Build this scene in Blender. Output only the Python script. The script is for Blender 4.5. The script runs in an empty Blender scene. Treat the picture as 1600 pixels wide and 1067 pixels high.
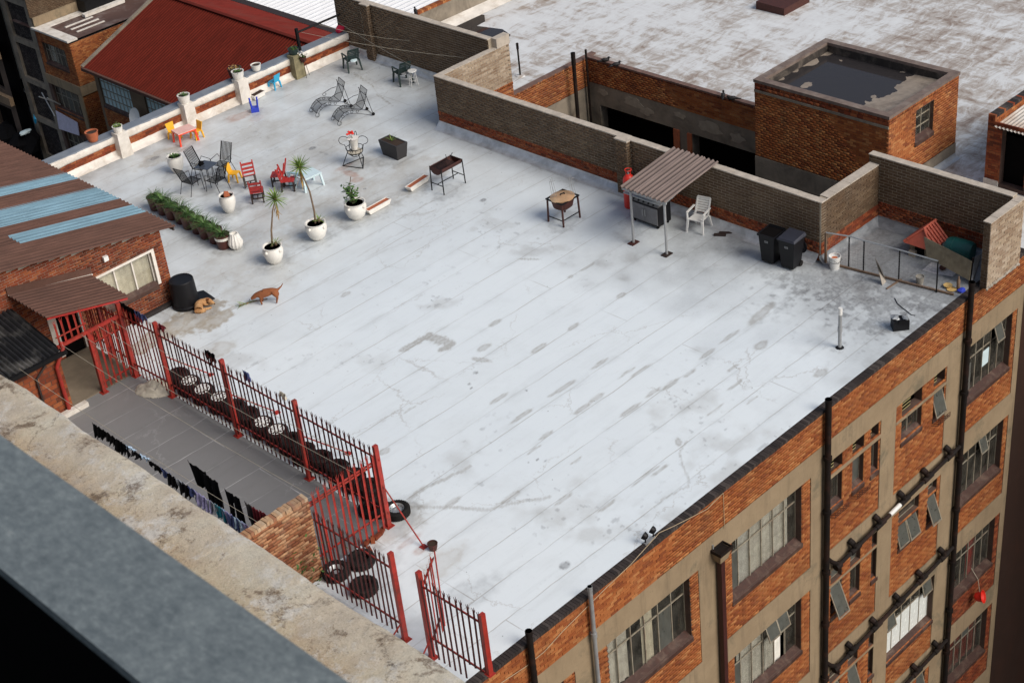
import bpy, math, random
import numpy as np
from math import sin, cos, pi, radians
from mathutils import Vector, Matrix
random.seed(7); RNG = np.random.default_rng(7)
scene = bpy.context.scene
# ---------------------------------------------------------------- camera, sky, sun, exposure
H = 24.5                                    # camera height over the white roof (m)
FPX, YAW, PIT, ROL = 2524.435, 0.84145165, 0.56990323, -0.11287243
_f = np.array([cos(YAW)*cos(PIT), sin(YAW)*cos(PIT), -sin(PIT)])
_r = np.array([sin(YAW), -cos(YAW), 0.0]); _u = np.cross(_r, _f)
CR = cos(ROL)*_r + sin(ROL)*_u; CU = -sin(ROL)*_r + cos(ROL)*_u; CF = _f
CP = np.array([0, 0, H])
cam_data = bpy.data.cameras.new('camera'); cam = bpy.data.objects.new('camera', cam_data)
scene.collection.objects.link(cam); scene.camera = cam
cam.matrix_world = Matrix(((CR[0], CU[0], -CF[0], 0), (CR[1], CU[1], -CF[1], 0), (CR[2], CU[2], -CF[2], H), (0, 0, 0, 1)))
cam_data.sensor_width = 36; cam_data.lens = FPX/1600*36
cam_data.clip_start = .1; cam_data.clip_end = 2000
cam_data.dof.use_dof = True; cam_data.dof.focus_distance = 42; cam_data.dof.aperture_fstop = 9
SUN_EL, SUN_AZ = radians(40), radians(-80)      # azimuth of the sun, from +X towards +Y
world = bpy.data.worlds.new('World'); scene.world = world; world.use_nodes = True
wn = world.node_tree; sky = wn.nodes.new('ShaderNodeTexSky'); sky.sky_type = 'NISHITA'
sky.sun_disc = False; sky.sun_elevation = SUN_EL; sky.sun_rotation = pi/2 - SUN_AZ
sky.air_density = 1.0; sky.dust_density = 2.5; sky.ozone_density = 1.0
hsv = wn.nodes.new('ShaderNodeHueSaturation'); hsv.inputs['Saturation'].default_value = .8      # thin high cloud takes the blue out of the sky
wn.links.new(sky.outputs[0], hsv.inputs['Color']); wn.links.new(hsv.outputs[0], wn.nodes['Background'].inputs[0]); wn.nodes['Background'].inputs[1].default_value = .085
sl = bpy.data.lights.new('sun', 'SUN'); sl.energy = 2.1; sl.angle = radians(36); sl.color = (1, .93, .84)
so = bpy.data.objects.new('sun', sl); scene.collection.objects.link(so)
so.rotation_euler = Vector((-cos(SUN_EL)*cos(SUN_AZ), -cos(SUN_EL)*sin(SUN_AZ), -sin(SUN_EL))).to_track_quat('-Z', 'Y').to_euler()
scene.view_settings.view_transform = 'Standard'; scene.view_settings.look = 'None'
scene.view_settings.gamma = 1; scene.view_settings.use_curve_mapping = False; scene.view_settings.exposure = 0.42
scene.render.engine = 'CYCLES'

# ---------------------------------------------------------------- helpers
def W(px, py, z=0.0):
    """point of the horizontal plane z seen at a spot of the photograph"""
    d = CF + CR*(px-800)/FPX - CU*(py-533.5)/FPX
    t = (z-H)/d[2]; p = CP + t*d
    return (float(p[0]), float(p[1]), z)
def PX(p):
    q = np.asarray(p, float) - CP; zz = q @ CF
    return 800 + FPX*(q @ CR)/zz, 533.5 - FPX*(q @ CU)/zz, zz
COL = scene.collection
WL = {}                                     # world location of every parent
def tag(o, label=None, cat=None, group=None, kind=None):
    if label: o['label'] = label
    if cat: o['category'] = cat
    if group: o['group'] = group
    if kind: o['kind'] = kind
    return o
def thing(name, label, cat, loc=(0, 0, 0), rz=0, group=None):
    o = bpy.data.objects.new(name, None); COL.objects.link(o)
    o.empty_display_size = .2; o.location = loc; o.rotation_euler = (0, 0, rz); WL[o.name] = np.array(loc, float)
    return tag(o, label, cat, group)
def rootloc(o):
    return WL.get(o.name, np.zeros(3)) if o is not None else np.zeros(3)
def link(o, parent=None):
    COL.objects.link(o)
    if parent is not None: o.parent = parent
    return o
class MB:
    def __init__(s): s.v = []; s.f = []; s.a = []; s.ca = 0.0
    def add(s, vs, fs, a=None):
        n = len(s.v); s.v += [tuple(map(float, p)) for p in vs]; s.f += [tuple(i+n for i in f) for f in fs]
        s.a += [s.ca if a is None else a]*len(fs); return s
    def box(s, x0, x1, y0, y1, z0, z1, a=None):
        return s.add([(x0, y0, z0), (x1, y0, z0), (x1, y1, z0), (x0, y1, z0), (x0, y0, z1), (x1, y0, z1), (x1, y1, z1), (x0, y1, z1)],
                     [(0, 3, 2, 1), (4, 5, 6, 7), (0, 1, 5, 4), (1, 2, 6, 5), (2, 3, 7, 6), (3, 0, 4, 7)], a)
    def hexa(s, bot, top):
        return s.add(list(bot)+list(top), [(0, 3, 2, 1), (4, 5, 6, 7), (0, 1, 5, 4), (1, 2, 6, 5), (2, 3, 7, 6), (3, 0, 4, 7)])
    def bar(s, p, q, w, h=None, up=(0, 0, 1)):
        """box bar from p to q"""
        h = w if h is None else h
        p = Vector(p); q = Vector(q); d = (q-p).normalized(); u = Vector(up)
        if abs(d.dot(u)) > .95: u = Vector((1, 0, 0))
        r = d.cross(u).normalized()*w/2; t = r.cross(d).normalized()*h/2
        return s.hexa([p-r-t, p+r-t, p+r+t, p-r+t], [q-r-t, q+r-t, q+r+t, q-r+t])
    def tube(s, pts, r, n=6, caps=True):
        pts = [Vector(p) for p in pts]; m = len(pts); rs = r if isinstance(r, (list, tuple)) else [r]*m
        rings = []; u = None
        for i, p in enumerate(pts):
            d = (pts[min(i+1, m-1)] - pts[max(i-1, 0)])
            if d.length < 1e-9: d = Vector((0, 0, 1))
            d.normalize()
            if u is None: u = Vector((0, 0, 1)) if abs(d.z) < .9 else Vector((1, 0, 0))
            u = u - d*u.dot(d)
            if u.length < 1e-6: u = Vector((1, 0, 0)) - d*d.x
            u.normalize(); w = d.cross(u)
            rings.append([p + (u*cos(2*pi*k/n) + w*sin(2*pi*k/n))*rs[i] for k in range(n)])
        vs = [q for ring in rings for q in ring]
        fs = [(i*n+k, i*n+(k+1) % n, (i+1)*n+(k+1) % n, (i+1)*n+k) for i in range(m-1) for k in range(n)]
        if caps: fs += [tuple(range(n))[::-1], tuple((m-1)*n+k for k in range(n))]
        return s.add(vs, fs)
    def lathe(s, prof, c=(0, 0, 0), n=20, sx=1, sy=1, flute=0, nf=8):
        vs = []
        for (r, z) in prof:
            for k in range(n):
                a = 2*pi*k/n; rr = r*(1+flute*cos(a*nf))
                vs.append((c[0]+rr*cos(a)*sx, c[1]+rr*sin(a)*sy, c[2]+z))
        fs = [(i*n+k, i*n+(k+1) % n, (i+1)*n+(k+1) % n, (i+1)*n+k) for i in range(len(prof)-1) for k in range(n)]
        if prof[0][0] > 1e-4: fs.append(tuple(range(n))[::-1])
        if prof[-1][0] > 1e-4: fs.append(tuple((len(prof)-1)*n+k for k in range(n)))
        return s.add(vs, fs)
    def disc(s, c, r, n=16, nrm=None):
        return s.add([(c[0]+r*cos(2*pi*k/n), c[1]+r*sin(2*pi*k/n), c[2]) for k in range(n)], [tuple(range(n))])
    def blob(s, c, r, n=8, jit=.1):
        m = 5; vs = [(c[0], c[1], c[2]-r[2])]
        for i in range(1, m):
            ph = -pi/2 + pi*i/m
            for k in range(n):
                j = 1+random.uniform(-jit, jit)
                vs.append((c[0]+r[0]*cos(ph)*cos(2*pi*k/n)*j, c[1]+r[1]*cos(ph)*sin(2*pi*k/n)*j, c[2]+r[2]*sin(ph)*j))
        vs.append((c[0], c[1], c[2]+r[2])); L = len(vs)-1
        fs = [(0, 1+(k+1) % n, 1+k) for k in range(n)]
        fs += [(1+i*n+k, 1+i*n+(k+1) % n, 1+(i+1)*n+(k+1) % n, 1+(i+1)*n+k) for i in range(m-2) for k in range(n)]
        fs += [(1+(m-2)*n+k, 1+(m-2)*n+(k+1) % n, L) for k in range(n)]
        return s.add(vs, fs)
    def mesh(s, name, off=(0, 0, 0), smooth=False):
        me = bpy.data.meshes.new(name)
        V = np.array(s.v, float).reshape(-1, 3) - np.asarray(off, float)
        me.from_pydata(V.tolist(), [], s.f)
        if any(s.a):
            at = me.attributes.new('rnd', 'FLOAT', 'FACE'); at.data.foreach_set('value', np.array(s.a, 'f'))
        if smooth:
            me.shade_smooth() if hasattr(me, 'shade_smooth') else me.polygons.foreach_set('use_smooth', [True]*len(me.polygons))
        me.update(); return me
    def build(s, name, m, parent=None, world=False, smooth=False, loc=None, label=None):
        off = np.zeros(3)
        if world and parent is not None: off = rootloc(parent)
        if loc is not None: off = off + 0
        me = s.mesh(name, off, smooth); me.materials.append(m)
        if smooth == 'auto':
            try: me.set_sharp_from_angle(angle=radians(35))
            except Exception: pass
        o = bpy.data.objects.new(name, me); link(o, parent); WL[o.name] = rootloc(parent)
        if loc is not None: o.location = loc
        if label: o['label'] = label
        return o
def top(mb, name, m, label, cat, base=None, rz=0, group=None, smooth=False):
    """a thing that is one mesh (vertices are local to base)"""
    o = mb.build(name, m, None, smooth=smooth)
    if base is not None: o.location = base
    o.rotation_euler = (0, 0, rz)
    return tag(o, label, cat, group)
KIDS = {}
def copy_tree(o, parent=None):
    c = o.copy(); COL.objects.link(c)
    if parent is not None: c.parent = parent
    for ch in list(o.children): copy_tree(ch, c)
    return c
def relabel(o, label): o['label'] = label; return o
ORD = ['first', 'second', 'third', 'fourth', 'fifth', 'sixth', 'seventh', 'eighth', 'ninth', 'tenth', 'eleventh', 'twelfth', 'thirteenth', 'fourteenth', 'fifteenth']

# ---------------------------------------------------------------- materials
class NT:
    def __init__(s, name):
        s.m = bpy.data.materials.new(name); s.m.use_nodes = True; s.t = s.m.node_tree
        s.b = s.t.nodes['Principled BSDF']; s.out = s.t.nodes['Material Output']
    def n(s, typ, **kw):
        nd = s.t.nodes.new(typ)
        for k, v in kw.items():
            if k.startswith('i_'):
                key = k[2:]; key = int(key) if key.isdigit() else key.replace('_', ' '); s.set(nd.inputs[key], v)
            else: setattr(nd, k, v)
        return nd
    def set(s, inp, v):
        if isinstance(v, bpy.types.NodeSocket): s.t.links.new(v, inp)
        elif isinstance(v, bpy.types.Node): s.t.links.new(v.outputs[0], inp)
        elif isinstance(v, (tuple, list)) and len(v) == 3 and inp.type == 'RGBA': inp.default_value = (*v, 1)
        else: inp.default_value = v
    def math(s, op, a, b=0.0, c=0.0, clamp=False):
        nd = s.t.nodes.new('ShaderNodeMath'); nd.operation = op; nd.use_clamp = clamp
        s.set(nd.inputs[0], a); s.set(nd.inputs[1], b); s.set(nd.inputs[2], c); return nd.outputs[0]
    def vmath(s, op, a, b=(0, 0, 0)):
        nd = s.t.nodes.new('ShaderNodeVectorMath'); nd.operation = op; s.set(nd.inputs[0], a); s.set(nd.inputs[1], b); return nd.outputs[0]
    def mix(s, f, a, b, mode='MIX'):
        nd = s.t.nodes.new('ShaderNodeMix'); nd.data_type = 'RGBA'; nd.blend_type = mode; nd.clamp_factor = True
        s.set(nd.inputs[0], f); s.set(nd.inputs[6], a); s.set(nd.inputs[7], b); return nd.outputs[2]
    def ramp(s, f, stops, interp='LINEAR'):
        nd = s.t.nodes.new('ShaderNodeValToRGB'); s.set(nd.inputs[0], f); r = nd.color_ramp; r.interpolation = interp
        while len(r.elements) < len(stops): r.elements.new(.5)
        for e, (p, c) in zip(r.elements, stops):
            e.position = p; e.color = (*c, 1) if isinstance(c, (tuple, list)) else (c, c, c, 1)
        return nd.outputs[0]
    def co(s, world=False):
        if world: return s.n('ShaderNodeNewGeometry').outputs['Position']
        return s.n('ShaderNodeTexCoord').outputs['Object']
    def noise(s, vec, scale, detail=4, rough=.6, dist=0, out=0):
        nd = s.t.nodes.new('ShaderNodeTexNoise'); s.set(nd.inputs['Vector'], vec); nd.inputs['Scale'].default_value = scale
        nd.inputs['Detail'].default_value = detail; nd.inputs['Roughness'].default_value = rough; nd.inputs['Distortion'].default_value = dist
        return nd.outputs[out]
    def bump(s, h, strength=.3, dist=.02):
        nd = s.t.nodes.new('ShaderNodeBump'); s.set(nd.inputs['Height'], h); nd.inputs['Strength'].default_value = strength
        nd.inputs['Distance'].default_value = dist; s.set(s.b.inputs['Normal'], nd.outputs[0]); return nd
    def fin(s, col=None, rough=None, metal=None, spec=None):
        if col is not None: s.set(s.b.inputs['Base Color'], col)
        if rough is not None: s.set(s.b.inputs['Roughness'], rough)
        if metal is not None: s.set(s.b.inputs['Metallic'], metal)
        if spec is not None: s.set(s.b.inputs['Specular IOR Level'], spec)
        return s.m
def plain(name, col, rough=.7, metal=0.0, var=.25, scale=6, bump=0, dirt=None, spec=None, world=False):
    t = NT(name); co = t.co(world); nz = t.noise(co, scale, 5, .65)
    k = t.ramp(nz, [(.25, 1-var), (.75, 1+var*.4)])
    c = t.mix(1.0, tuple(col), k, 'MULTIPLY')
    if dirt:
        n2 = t.noise(co, scale*.35+.3, 6, .7, .6)
        c = t.mix(t.ramp(n2, [(.48, 0.), (.68, dirt[1])]), c, tuple(dirt[0]))
    if bump: t.bump(nz, bump, .01)
    rr = t.math('MULTIPLY_ADD', nz, .25, rough-.12)
    return t.fin(c, rr, metal, spec)
def brickmat(name, stops, wear=(.3, .25, .2), wamt=.25, dark=(.05, .02, .012), damt=.5):
    t = NT(name); at = t.n('ShaderNodeAttribute', attribute_name='rnd').outputs['Fac']
    oi = t.n('ShaderNodeObjectInfo').outputs['Random']
    r = t.math('FRACT', t.math('ADD', at, oi)); pos = t.co(True)
    c = t.ramp(r, stops, 'CONSTANT')
    n1 = t.noise(pos, 1.3, 5, .6); n2 = t.noise(pos, 18, 4, .7); n3 = t.noise(pos, .5, 6, .65, .5)
    c = t.mix(t.ramp(n2, [(.35, .45), (.7, 0.)]), c, tuple(x*.5 for x in stops[len(stops)//2][1]))
    c = t.mix(t.ramp(n1, [(.52, 0.), (.75, wamt)]), c, wear)
    c = t.mix(t.ramp(n3, [(.5, 0.), (.72, damt)]), c, dark)
    st = t.noise(t.vmath('MULTIPLY', pos, (2.4, 2.4, .35)), 1.0, 6, .7); c = t.mix(t.ramp(st, [(.54, 0.), (.74, .5)]), c, dark)
    t.bump(n2, .4, .006)
    return t.fin(c, .85, 0, .25)
M = {}
M['brick_orange'] = brickmat('orange_brick', [(0, (.33, .095, .027)), (.2, (.40, .135, .042)), (.42, (.27, .068, .02)), (.58, (.46, .19, .068)), (.72, (.20, .046, .016)), (.84, (.36, .11, .032))], (.42, .22, .10), .25, (.08, .028, .014), .4)
M['brick_red'] = brickmat('red_brick', [(0, (.23, .045, .018)), (.2, (.30, .075, .028)), (.45, (.16, .03, .014)), (.65, (.35, .11, .042)), (.8, (.10, .025, .014)), (.9, (.26, .06, .024))], (.35, .16, .08), .2, (.05, .015, .01), .6)
M['brick_grey'] = brickmat('grey_brown_brick', [(0, (.125, .080, .047)), (.25, (.145, .095, .058)), (.5, (.11, .070, .042)), (.7, (.17, .115, .070)), (.88, (.13, .080, .047))], (.28, .22, .155), .25, (.07, .05, .037), .5)
M['brick_pale'] = brickmat('pale_cement_brick', [(0, (.36, .27, .19)), (.3, (.44, .34, .24)), (.55, (.30, .21, .14)), (.8, (.50, .40, .30))], (.5, .42, .34), .4, (.16, .09, .05), .5)
M['brick_dark'] = brickmat('dark_coping_brick', [(0, (.032, .026, .025)), (.3, (.055, .044, .041)), (.6, (.04, .031, .029)), (.85, (.085, .07, .064))], (.15, .13, .12), .25, (.02, .018, .018), .4)
M['mortar'] = plain('mortar', (.40, .34, .26), .95, var=.4, scale=3)
M['mortar_red'] = plain('dark_mortar', (.10, .06, .045), .95, var=.5, scale=3)
M['mortar_pale'] = plain('pale_mortar', (.36, .32, .27), .95, var=.4, scale=3)
def wallmat():
    t = NT('painted_plaster'); pos = t.co(True); n = t.noise(pos, 1.1, 6, .65); st = t.noise(t.vmath('MULTIPLY', pos, (3.2, 3.2, .30)), 1.0, 6, .7); bl = t.noise(pos, .55, 7, .75, .4); f = t.noise(pos, 14, 5, .75)
    c = t.ramp(n, [(.3, (.235, .175, .11)), (.7, (.31, .235, .15))])
    c = t.mix(t.ramp(st, [(.52, 0.), (.72, .55)]), c, (.12, .095, .065)); c = t.mix(t.ramp(bl, [(.54, 0.), (.66, .75)]), c, (.13, .115, .08))
    c = t.mix(t.ramp(f, [(.58, 0.), (.72, .45)]), c, (.09, .075, .055)); t.bump(f, .25, .006)
    return t.fin(c, .88, 0, .25)
M['concrete'] = wallmat()
M['plaster_grey'] = plain('grey_plaster', (.26, .22, .17), .9, var=.4, scale=1.5, bump=.2, dirt=((.10, .08, .06), .8))
M['cap'] = plain('mortar_capping', (.50, .44, .37), .9, var=.3, scale=4, bump=.2, dirt=((.3, .25, .2), .5))
M['white_plaster'] = plain('peeling_white_plaster', (.72, .68, .62), .8, var=.25, scale=2.5, bump=.5, dirt=((.42, .36, .29), .75))
M['bitumen'] = plain('grey_blue_coping_paint', (.16, .185, .22), .6, var=.2, scale=1.5, dirt=((.26, .28, .30), .5))
M['flash'] = plain('silver_flashing', (.60, .63, .66), .38, .3, var=.35, scale=2.5, bump=.4, dirt=((.25, .25, .25), .6))
M['flash_dull'] = plain('dull_flashing', (.24, .26, .28), .5, .2, var=.35, scale=2.5, dirt=((.45, .47, .5), .6))
M['red_paint'] = plain('red_gate_paint', (.38, .030, .020), .55, var=.45, scale=6, dirt=((.16, .035, .02), .75), world=True)
M['maroon'] = plain('dark_red_pale_paint', (.13, .014, .012), .55, var=.4, scale=5)
M['black'] = plain('black_plastic', (.007, .007, .009), .5, var=.3, scale=4, spec=.25)
M['black_metal'] = plain('black_metal', (.008, .008, .009), .55, .0, var=.3, spec=.2)
M['pipe_black'] = plain('black_cast_pipe', (.012, .009, .008), .7, 0, var=.4, scale=5, dirt=((.06, .025, .016), .4), spec=.2)
M['white_pot'] = plain('white_glazed_pot', (.78, .76, .71), .45, var=.12, scale=5, dirt=((.55, .47, .38), .4))
M['white_plastic'] = plain('white_plastic', (.74, .74, .72), .4, var=.1)
M['brown_pot'] = plain('brown_pot', (.085, .022, .016), .5, var=.3)
M['terracotta'] = plain('terracotta', (.42, .12, .05), .75, var=.25)
M['soil'] = plain('soil', (.045, .025, .015), .95, var=.6, scale=30, bump=.5)
M['rubber'] = plain('tyre_rubber', (.012, .011, .011), .85, var=.3, scale=8, dirt=((.028, .024, .022), .5), spec=.15)
M['steel'] = plain('galvanised_steel', (.42, .44, .45), .42, .55, var=.25, scale=5)
M['steel_dull'] = plain('dull_grey_steel', (.33, .34, .35), .5, .3, var=.2)
M['yellow'] = plain('yellow_plastic', (.80, .42, .02), .45, var=.1)
M['redplastic'] = plain('red_plastic', (.80, .06, .02), .4, var=.1)
M['pink_top'] = plain('faded_pink_tabletop', (.78, .46, .40), .5, var=.15, dirt=((.75, .6, .55), .6))
M['blue'] = plain('blue_plastic', (.03, .06, .50), .4, var=.1)
M['cyan'] = plain('light_blue_plastic', (.03, .40, .66), .4, var=.1)
M['paleblue'] = plain('pale_blue_plastic', (.60, .74, .78), .45, var=.1)
M['bluetable'] = plain('washed_blue_plastic', (.30, .50, .60), .45, var=.1)
M['redwood'] = plain('red_painted_wood', (.42, .03, .025), .5, var=.3, scale=8)
M['darkwood'] = plain('dark_stained_wood', (.03, .018, .014), .6, var=.3)
M['wood'] = plain('weathered_wood', (.20, .13, .085), .85, var=.4, scale=9)
M['board'] = plain('grey_plank_board', (.20, .17, .115), .8, var=.4, scale=5, dirt=((.10, .08, .05), .6))
M['white_wood'] = plain('white_painted_wood', (.74, .70, .64), .6, var=.15, dirt=((.5, .42, .32), .4))
M['cream'] = plain('cream_blind', (.82, .76, .62), .8, var=.12, scale=2)
M['green_plastic'] = plain('dark_green_plastic', (.012, .03, .028), .4, var=.2)
M['barrel'] = plain('green_barrel', (.012, .11, .095), .45, var=.3)
M['hot_red'] = plain('red_gas_bottle', (.75, .035, .02), .4, var=.12)
M['iron'] = plain('rust_brown_iron', (.075, .022, .016), .65, .2, var=.4, scale=9)
M['copper'] = plain('copper_lid', (.75, .46, .25), .38, .5, var=.35, scale=4, dirt=((.85, .66, .42), .6))
M['cloth_black'] = plain('black_cloth', (.007, .007, .008), .95, spec=.05)
M['cloth_white'] = plain('offwhite_cloth', (.52, .48, .40), .95, var=.3, scale=6)
M['fur_tan'] = plain('tan_fur', (.42, .22, .09), .9, var=.35, scale=14, dirt=((.62, .42, .22), .6))
M['fur_brown'] = plain('brown_fur', (.26, .085, .03), .85, var=.3, scale=14)
M['bird'] = plain('black_feather', (.012, .011, .012), .7)
M['tile'] = plain('red_roof_tile', (.46, .10, .06), .7, var=.3, scale=6)
M['cable'] = plain('cream_cable', (.42, .32, .2), .7)
M['wire'] = plain('line_wire', (.42, .38, .30), .6)
M['void'] = plain('dark_interior', (.006, .005, .005), .95, spec=.05)
M['sill'] = plain('brown_sill_tile', (.055, .022, .015), .7, var=.5, scale=8, dirt=((.22, .16, .12), .35))
M['frame'] = plain('window_steel_paint', (.30, .27, .21), .6, var=.4, scale=8, dirt=((.14, .07, .04), .6))
M['curtain'] = plain('pale_curtain', (.80, .78, .72), .9, var=.25, scale=3)
M['louver'] = plain('yellowed_louvre', (.36, .32, .15), .6, var=.2)
M['dark_red_wall'] = plain('maroon_tile', (.22, .03, .02), .6, var=.3)
M['shadow_black'] = plain('shadow_black_paint', (.003, .003, .003), .95, spec=.02)
def meshmat():
    t = NT('fine_wire_mesh'); tr = t.n('ShaderNodeBsdfTransparent'); df = t.n('ShaderNodeBsdfDiffuse'); df.inputs[0].default_value = (.035, .038, .042, 1)
    mx = t.n('ShaderNodeMixShader'); mx.inputs[0].default_value = .48; t.set(mx.inputs[1], tr.outputs[0]); t.set(mx.inputs[2], df.outputs[0]); t.set(t.out.inputs[0], mx.outputs[0]); return t.m
M['mesh'] = meshmat()
def glass():
    t = NT('window_glass'); tr = t.n('ShaderNodeBsdfTransparent'); tr.inputs[0].default_value = (.90, .90, .88, 1)
    gl = t.n('ShaderNodeBsdfGlossy'); gl.inputs['Roughness'].default_value = .06; gl.inputs['Color'].default_value = (.9, .92, .92, 1)
    fr = t.n('ShaderNodeLayerWeight'); fr.inputs[0].default_value = .5
    pos = t.co(True); nz = t.noise(pos, 2.5, 5, .7)
    df = t.n('ShaderNodeBsdfDiffuse'); df.inputs[0].default_value = (.22, .21, .18, 1)
    mx0 = t.n('ShaderNodeMixShader'); t.set(mx0.inputs[0], t.ramp(nz, [(.35, .03), (.7, .2)])); t.set(mx0.inputs[1], tr.outputs[0]); t.set(mx0.inputs[2], df.outputs[0])
    mx = t.n('ShaderNodeMixShader'); t.set(mx.inputs[0], t.math('MULTIPLY_ADD', t.math('POWER', fr.outputs[1], 4.0), .8, .04)); t.set(mx.inputs[1], mx0.outputs[0]); t.set(mx.inputs[2], gl.outputs[0])
    t.set(t.out.inputs[0], mx.outputs[0]); return t.m
M['glass'] = glass()
def bluepane():
    return plain('painted_blue_glass', (.50, .66, .68), .3, 0, var=.3, scale=1.1, dirt=((.16, .24, .26), .6))
M['bluepane'] = bluepane()
M['frosted'] = plain('grimy_frosted_glass', (.095, .10, .09), .3, 0, var=.4, scale=5, dirt=((.08, .075, .06), .6))
def leafmat(name, a, b):
    t = NT(name); r = t.n('ShaderNodeAttribute', attribute_name='rnd').outputs['Fac']; oi = t.n('ShaderNodeObjectInfo').outputs['Random']
    c = t.ramp(t.math('FRACT', t.math('ADD', r, oi)), [(0, a), (.6, b), (1, tuple(x*1.5 for x in b))])
    return t.fin(c, .55)
M['leaf'] = leafmat('strap_leaf', (.022, .06, .012), (.07, .14, .03))
M['leaf_yucca'] = leafmat('spiky_leaf', (.06, .13, .02), (.18, .26, .05))
M['leaf_dead'] = leafmat('dead_leaf', (.25, .13, .04), (.42, .27, .09))
M['stalk'] = plain('palm_stalk', (.16, .11, .07), .9, var=.4, scale=20)
def roofmat(name, base, attr=True, seam=.62, seamcol=(.36, .34, .31), rough=.42, darker=(.55, .56, .57)):
    t = NT(name); pos = t.co(True)
    n_big = t.noise(pos, .16, 5, .6); n_mid = t.noise(pos, .9, 6, .65, .4); n_fine = t.noise(pos, 9, 5, .7)
    st = t.noise(t.vmath('MULTIPLY', pos, (.35, 3.2, 1)), 1.0, 5, .7)
    c = t.mix(t.ramp(n_big, [(.35, 0.), (.7, .45)]), base, tuple(b*d for b, d in zip(base, (.90, .925, .96))))
    c = t.mix(t.ramp(n_mid, [(.5, 0.), (.75, .35)]), c, tuple(b*.80 for b in base))
    c = t.mix(t.ramp(st, [(.52, 0.), (.75, .30)]), c, tuple(b*.74 for b in base))
    c = t.mix(t.ramp(n_fine, [(.60, 0.), (.78, .35)]), c, tuple(b*.6 for b in base))
    wob = t.vmath('ADD', pos, t.vmath('MULTIPLY', t.noise(pos, 1.2, 3, .5, 0, 1), (.0, .05, 0)))
    wob = t.vmath('ADD', wob, t.vmath('MULTIPLY', t.noise(pos, .35, 3, .6, 0, 1), (.0, .16, 0)))
    wob = t.vmath('ADD', wob, (0.0, .295, 0))
    bt = t.n('ShaderNodeTexBrick', offset=.37, offset_frequency=3, squash=1.0)
    t.set(bt.inputs['Vector'], wob); bt.inputs['Scale'].default_value = 1; bt.inputs['Mortar Size'].default_value = .02
    bt.inputs['Mortar Smooth'].default_value = .6; bt.inputs['Brick Width'].default_value = 17.3; bt.inputs['Row Height'].default_value = 1.0
    bt.inputs['Color1'].default_value = (.93, .93, .93, 1); bt.inputs['Color2'].default_value = (1, 1, 1, 1); bt.inputs['Mortar'].default_value = (.90, .90, .90, 1)
    sn = t.noise(t.vmath('MULTIPLY', pos, (.5, 1.1, 1)), .9, 5, .65)
    c = t.mix(.45, c, t.mix(1.0, c, bt.outputs['Color'], 'MULTIPLY'))
    fac = t.math('MULTIPLY', bt.outputs['Fac'], t.ramp(sn, [(.42, .14), (.60, seam)]))
    c = t.mix(fac, c, seamcol)
    # broad faint grey wash that collects along some seams
    y = t.n('ShaderNodeSeparateXYZ'); t.set(y.inputs[0], wob)
    fy = t.math('ABSOLUTE', t.math('SUBTRACT', t.math('FRACT', y.outputs[1]), .5))
    near = t.ramp(fy, [(.34, 0.), (.5, 1.)])
    c = t.mix(t.math('MULTIPLY', near, t.ramp(n_mid, [(.47, 0.), (.66, .42)])), c, tuple(b*.66 for b in base))
    # hairline cracks and small scuffs in the coating, only in patches
    wp = t.vmath('ADD', pos, t.vmath('MULTIPLY', t.noise(pos, 2.2, 5, .7, 0, 1), (.9, .9, 0)))
    cr = t.n('ShaderNodeTexVoronoi', feature='DISTANCE_TO_EDGE'); t.set(cr.inputs['Vector'], wp); cr.inputs['Scale'].default_value = .42
    msk = t.ramp(t.noise(pos, .33, 3, .6), [(.50, 0.), (.60, 1.)])
    c = t.mix(t.math('MULTIPLY', t.ramp(cr.outputs[0], [(0, .5), (.010, 0.)]), msk), c, seamcol)
    sc = t.noise(t.vmath('MULTIPLY', t.vmath('ADD', pos, (3, 7, 0)), (3.0, 9, 1)), 2.2, 5, .8)
    c = t.mix(t.math('MULTIPLY', t.ramp(sc, [(.63, 0.), (.68, .5)]), t.ramp(n_big, [(.38, .1), (.6, 1.)])), c, tuple(b*.55 for b in base))
    sp = t.n('ShaderNodeTexVoronoi', feature='F1'); t.set(sp.inputs['Vector'], pos); sp.inputs['Scale'].default_value = 1.7
    c = t.mix(t.ramp(sp.outputs['Distance'], [(.022, .8), (.032, 0.)]), c, (.12, .12, .12))
    if attr:
        for nm, colr in (('dirt', (.27, .245, .205)), ('warm', (.36, .31, .235)), ('rust', (.36, .13, .05)), ('shade_grime', (.10, .10, .105))):
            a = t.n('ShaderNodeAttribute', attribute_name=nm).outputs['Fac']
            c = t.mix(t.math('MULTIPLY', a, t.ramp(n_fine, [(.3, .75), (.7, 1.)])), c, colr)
    hb = t.math('ADD', t.math('MULTIPLY', n_mid, 1.0), t.math('MULTIPLY', bt.outputs['Fac'], -.4))
    wr = t.noise(t.vmath('MULTIPLY', pos, (.8, 3.5, 1)), 2.2, 5, .6, .8)
    t.bump(t.math('ADD', t.math('ADD', hb, t.math('MULTIPLY', wr, .5)), t.math('MULTIPLY', n_fine, .2)), .3, .02)
    return t.fin(c, t.math('MULTIPLY_ADD', n_mid, .5, rough-.25), 0, .5)
M['roof'] = roofmat('white_roof_coating', (.755, .815, .845))
M['yard'] = roofmat('grey_yard_coating', (.215, .212, .21), seam=1.0, seamcol=(.42, .42, .42), rough=.6)
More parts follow.
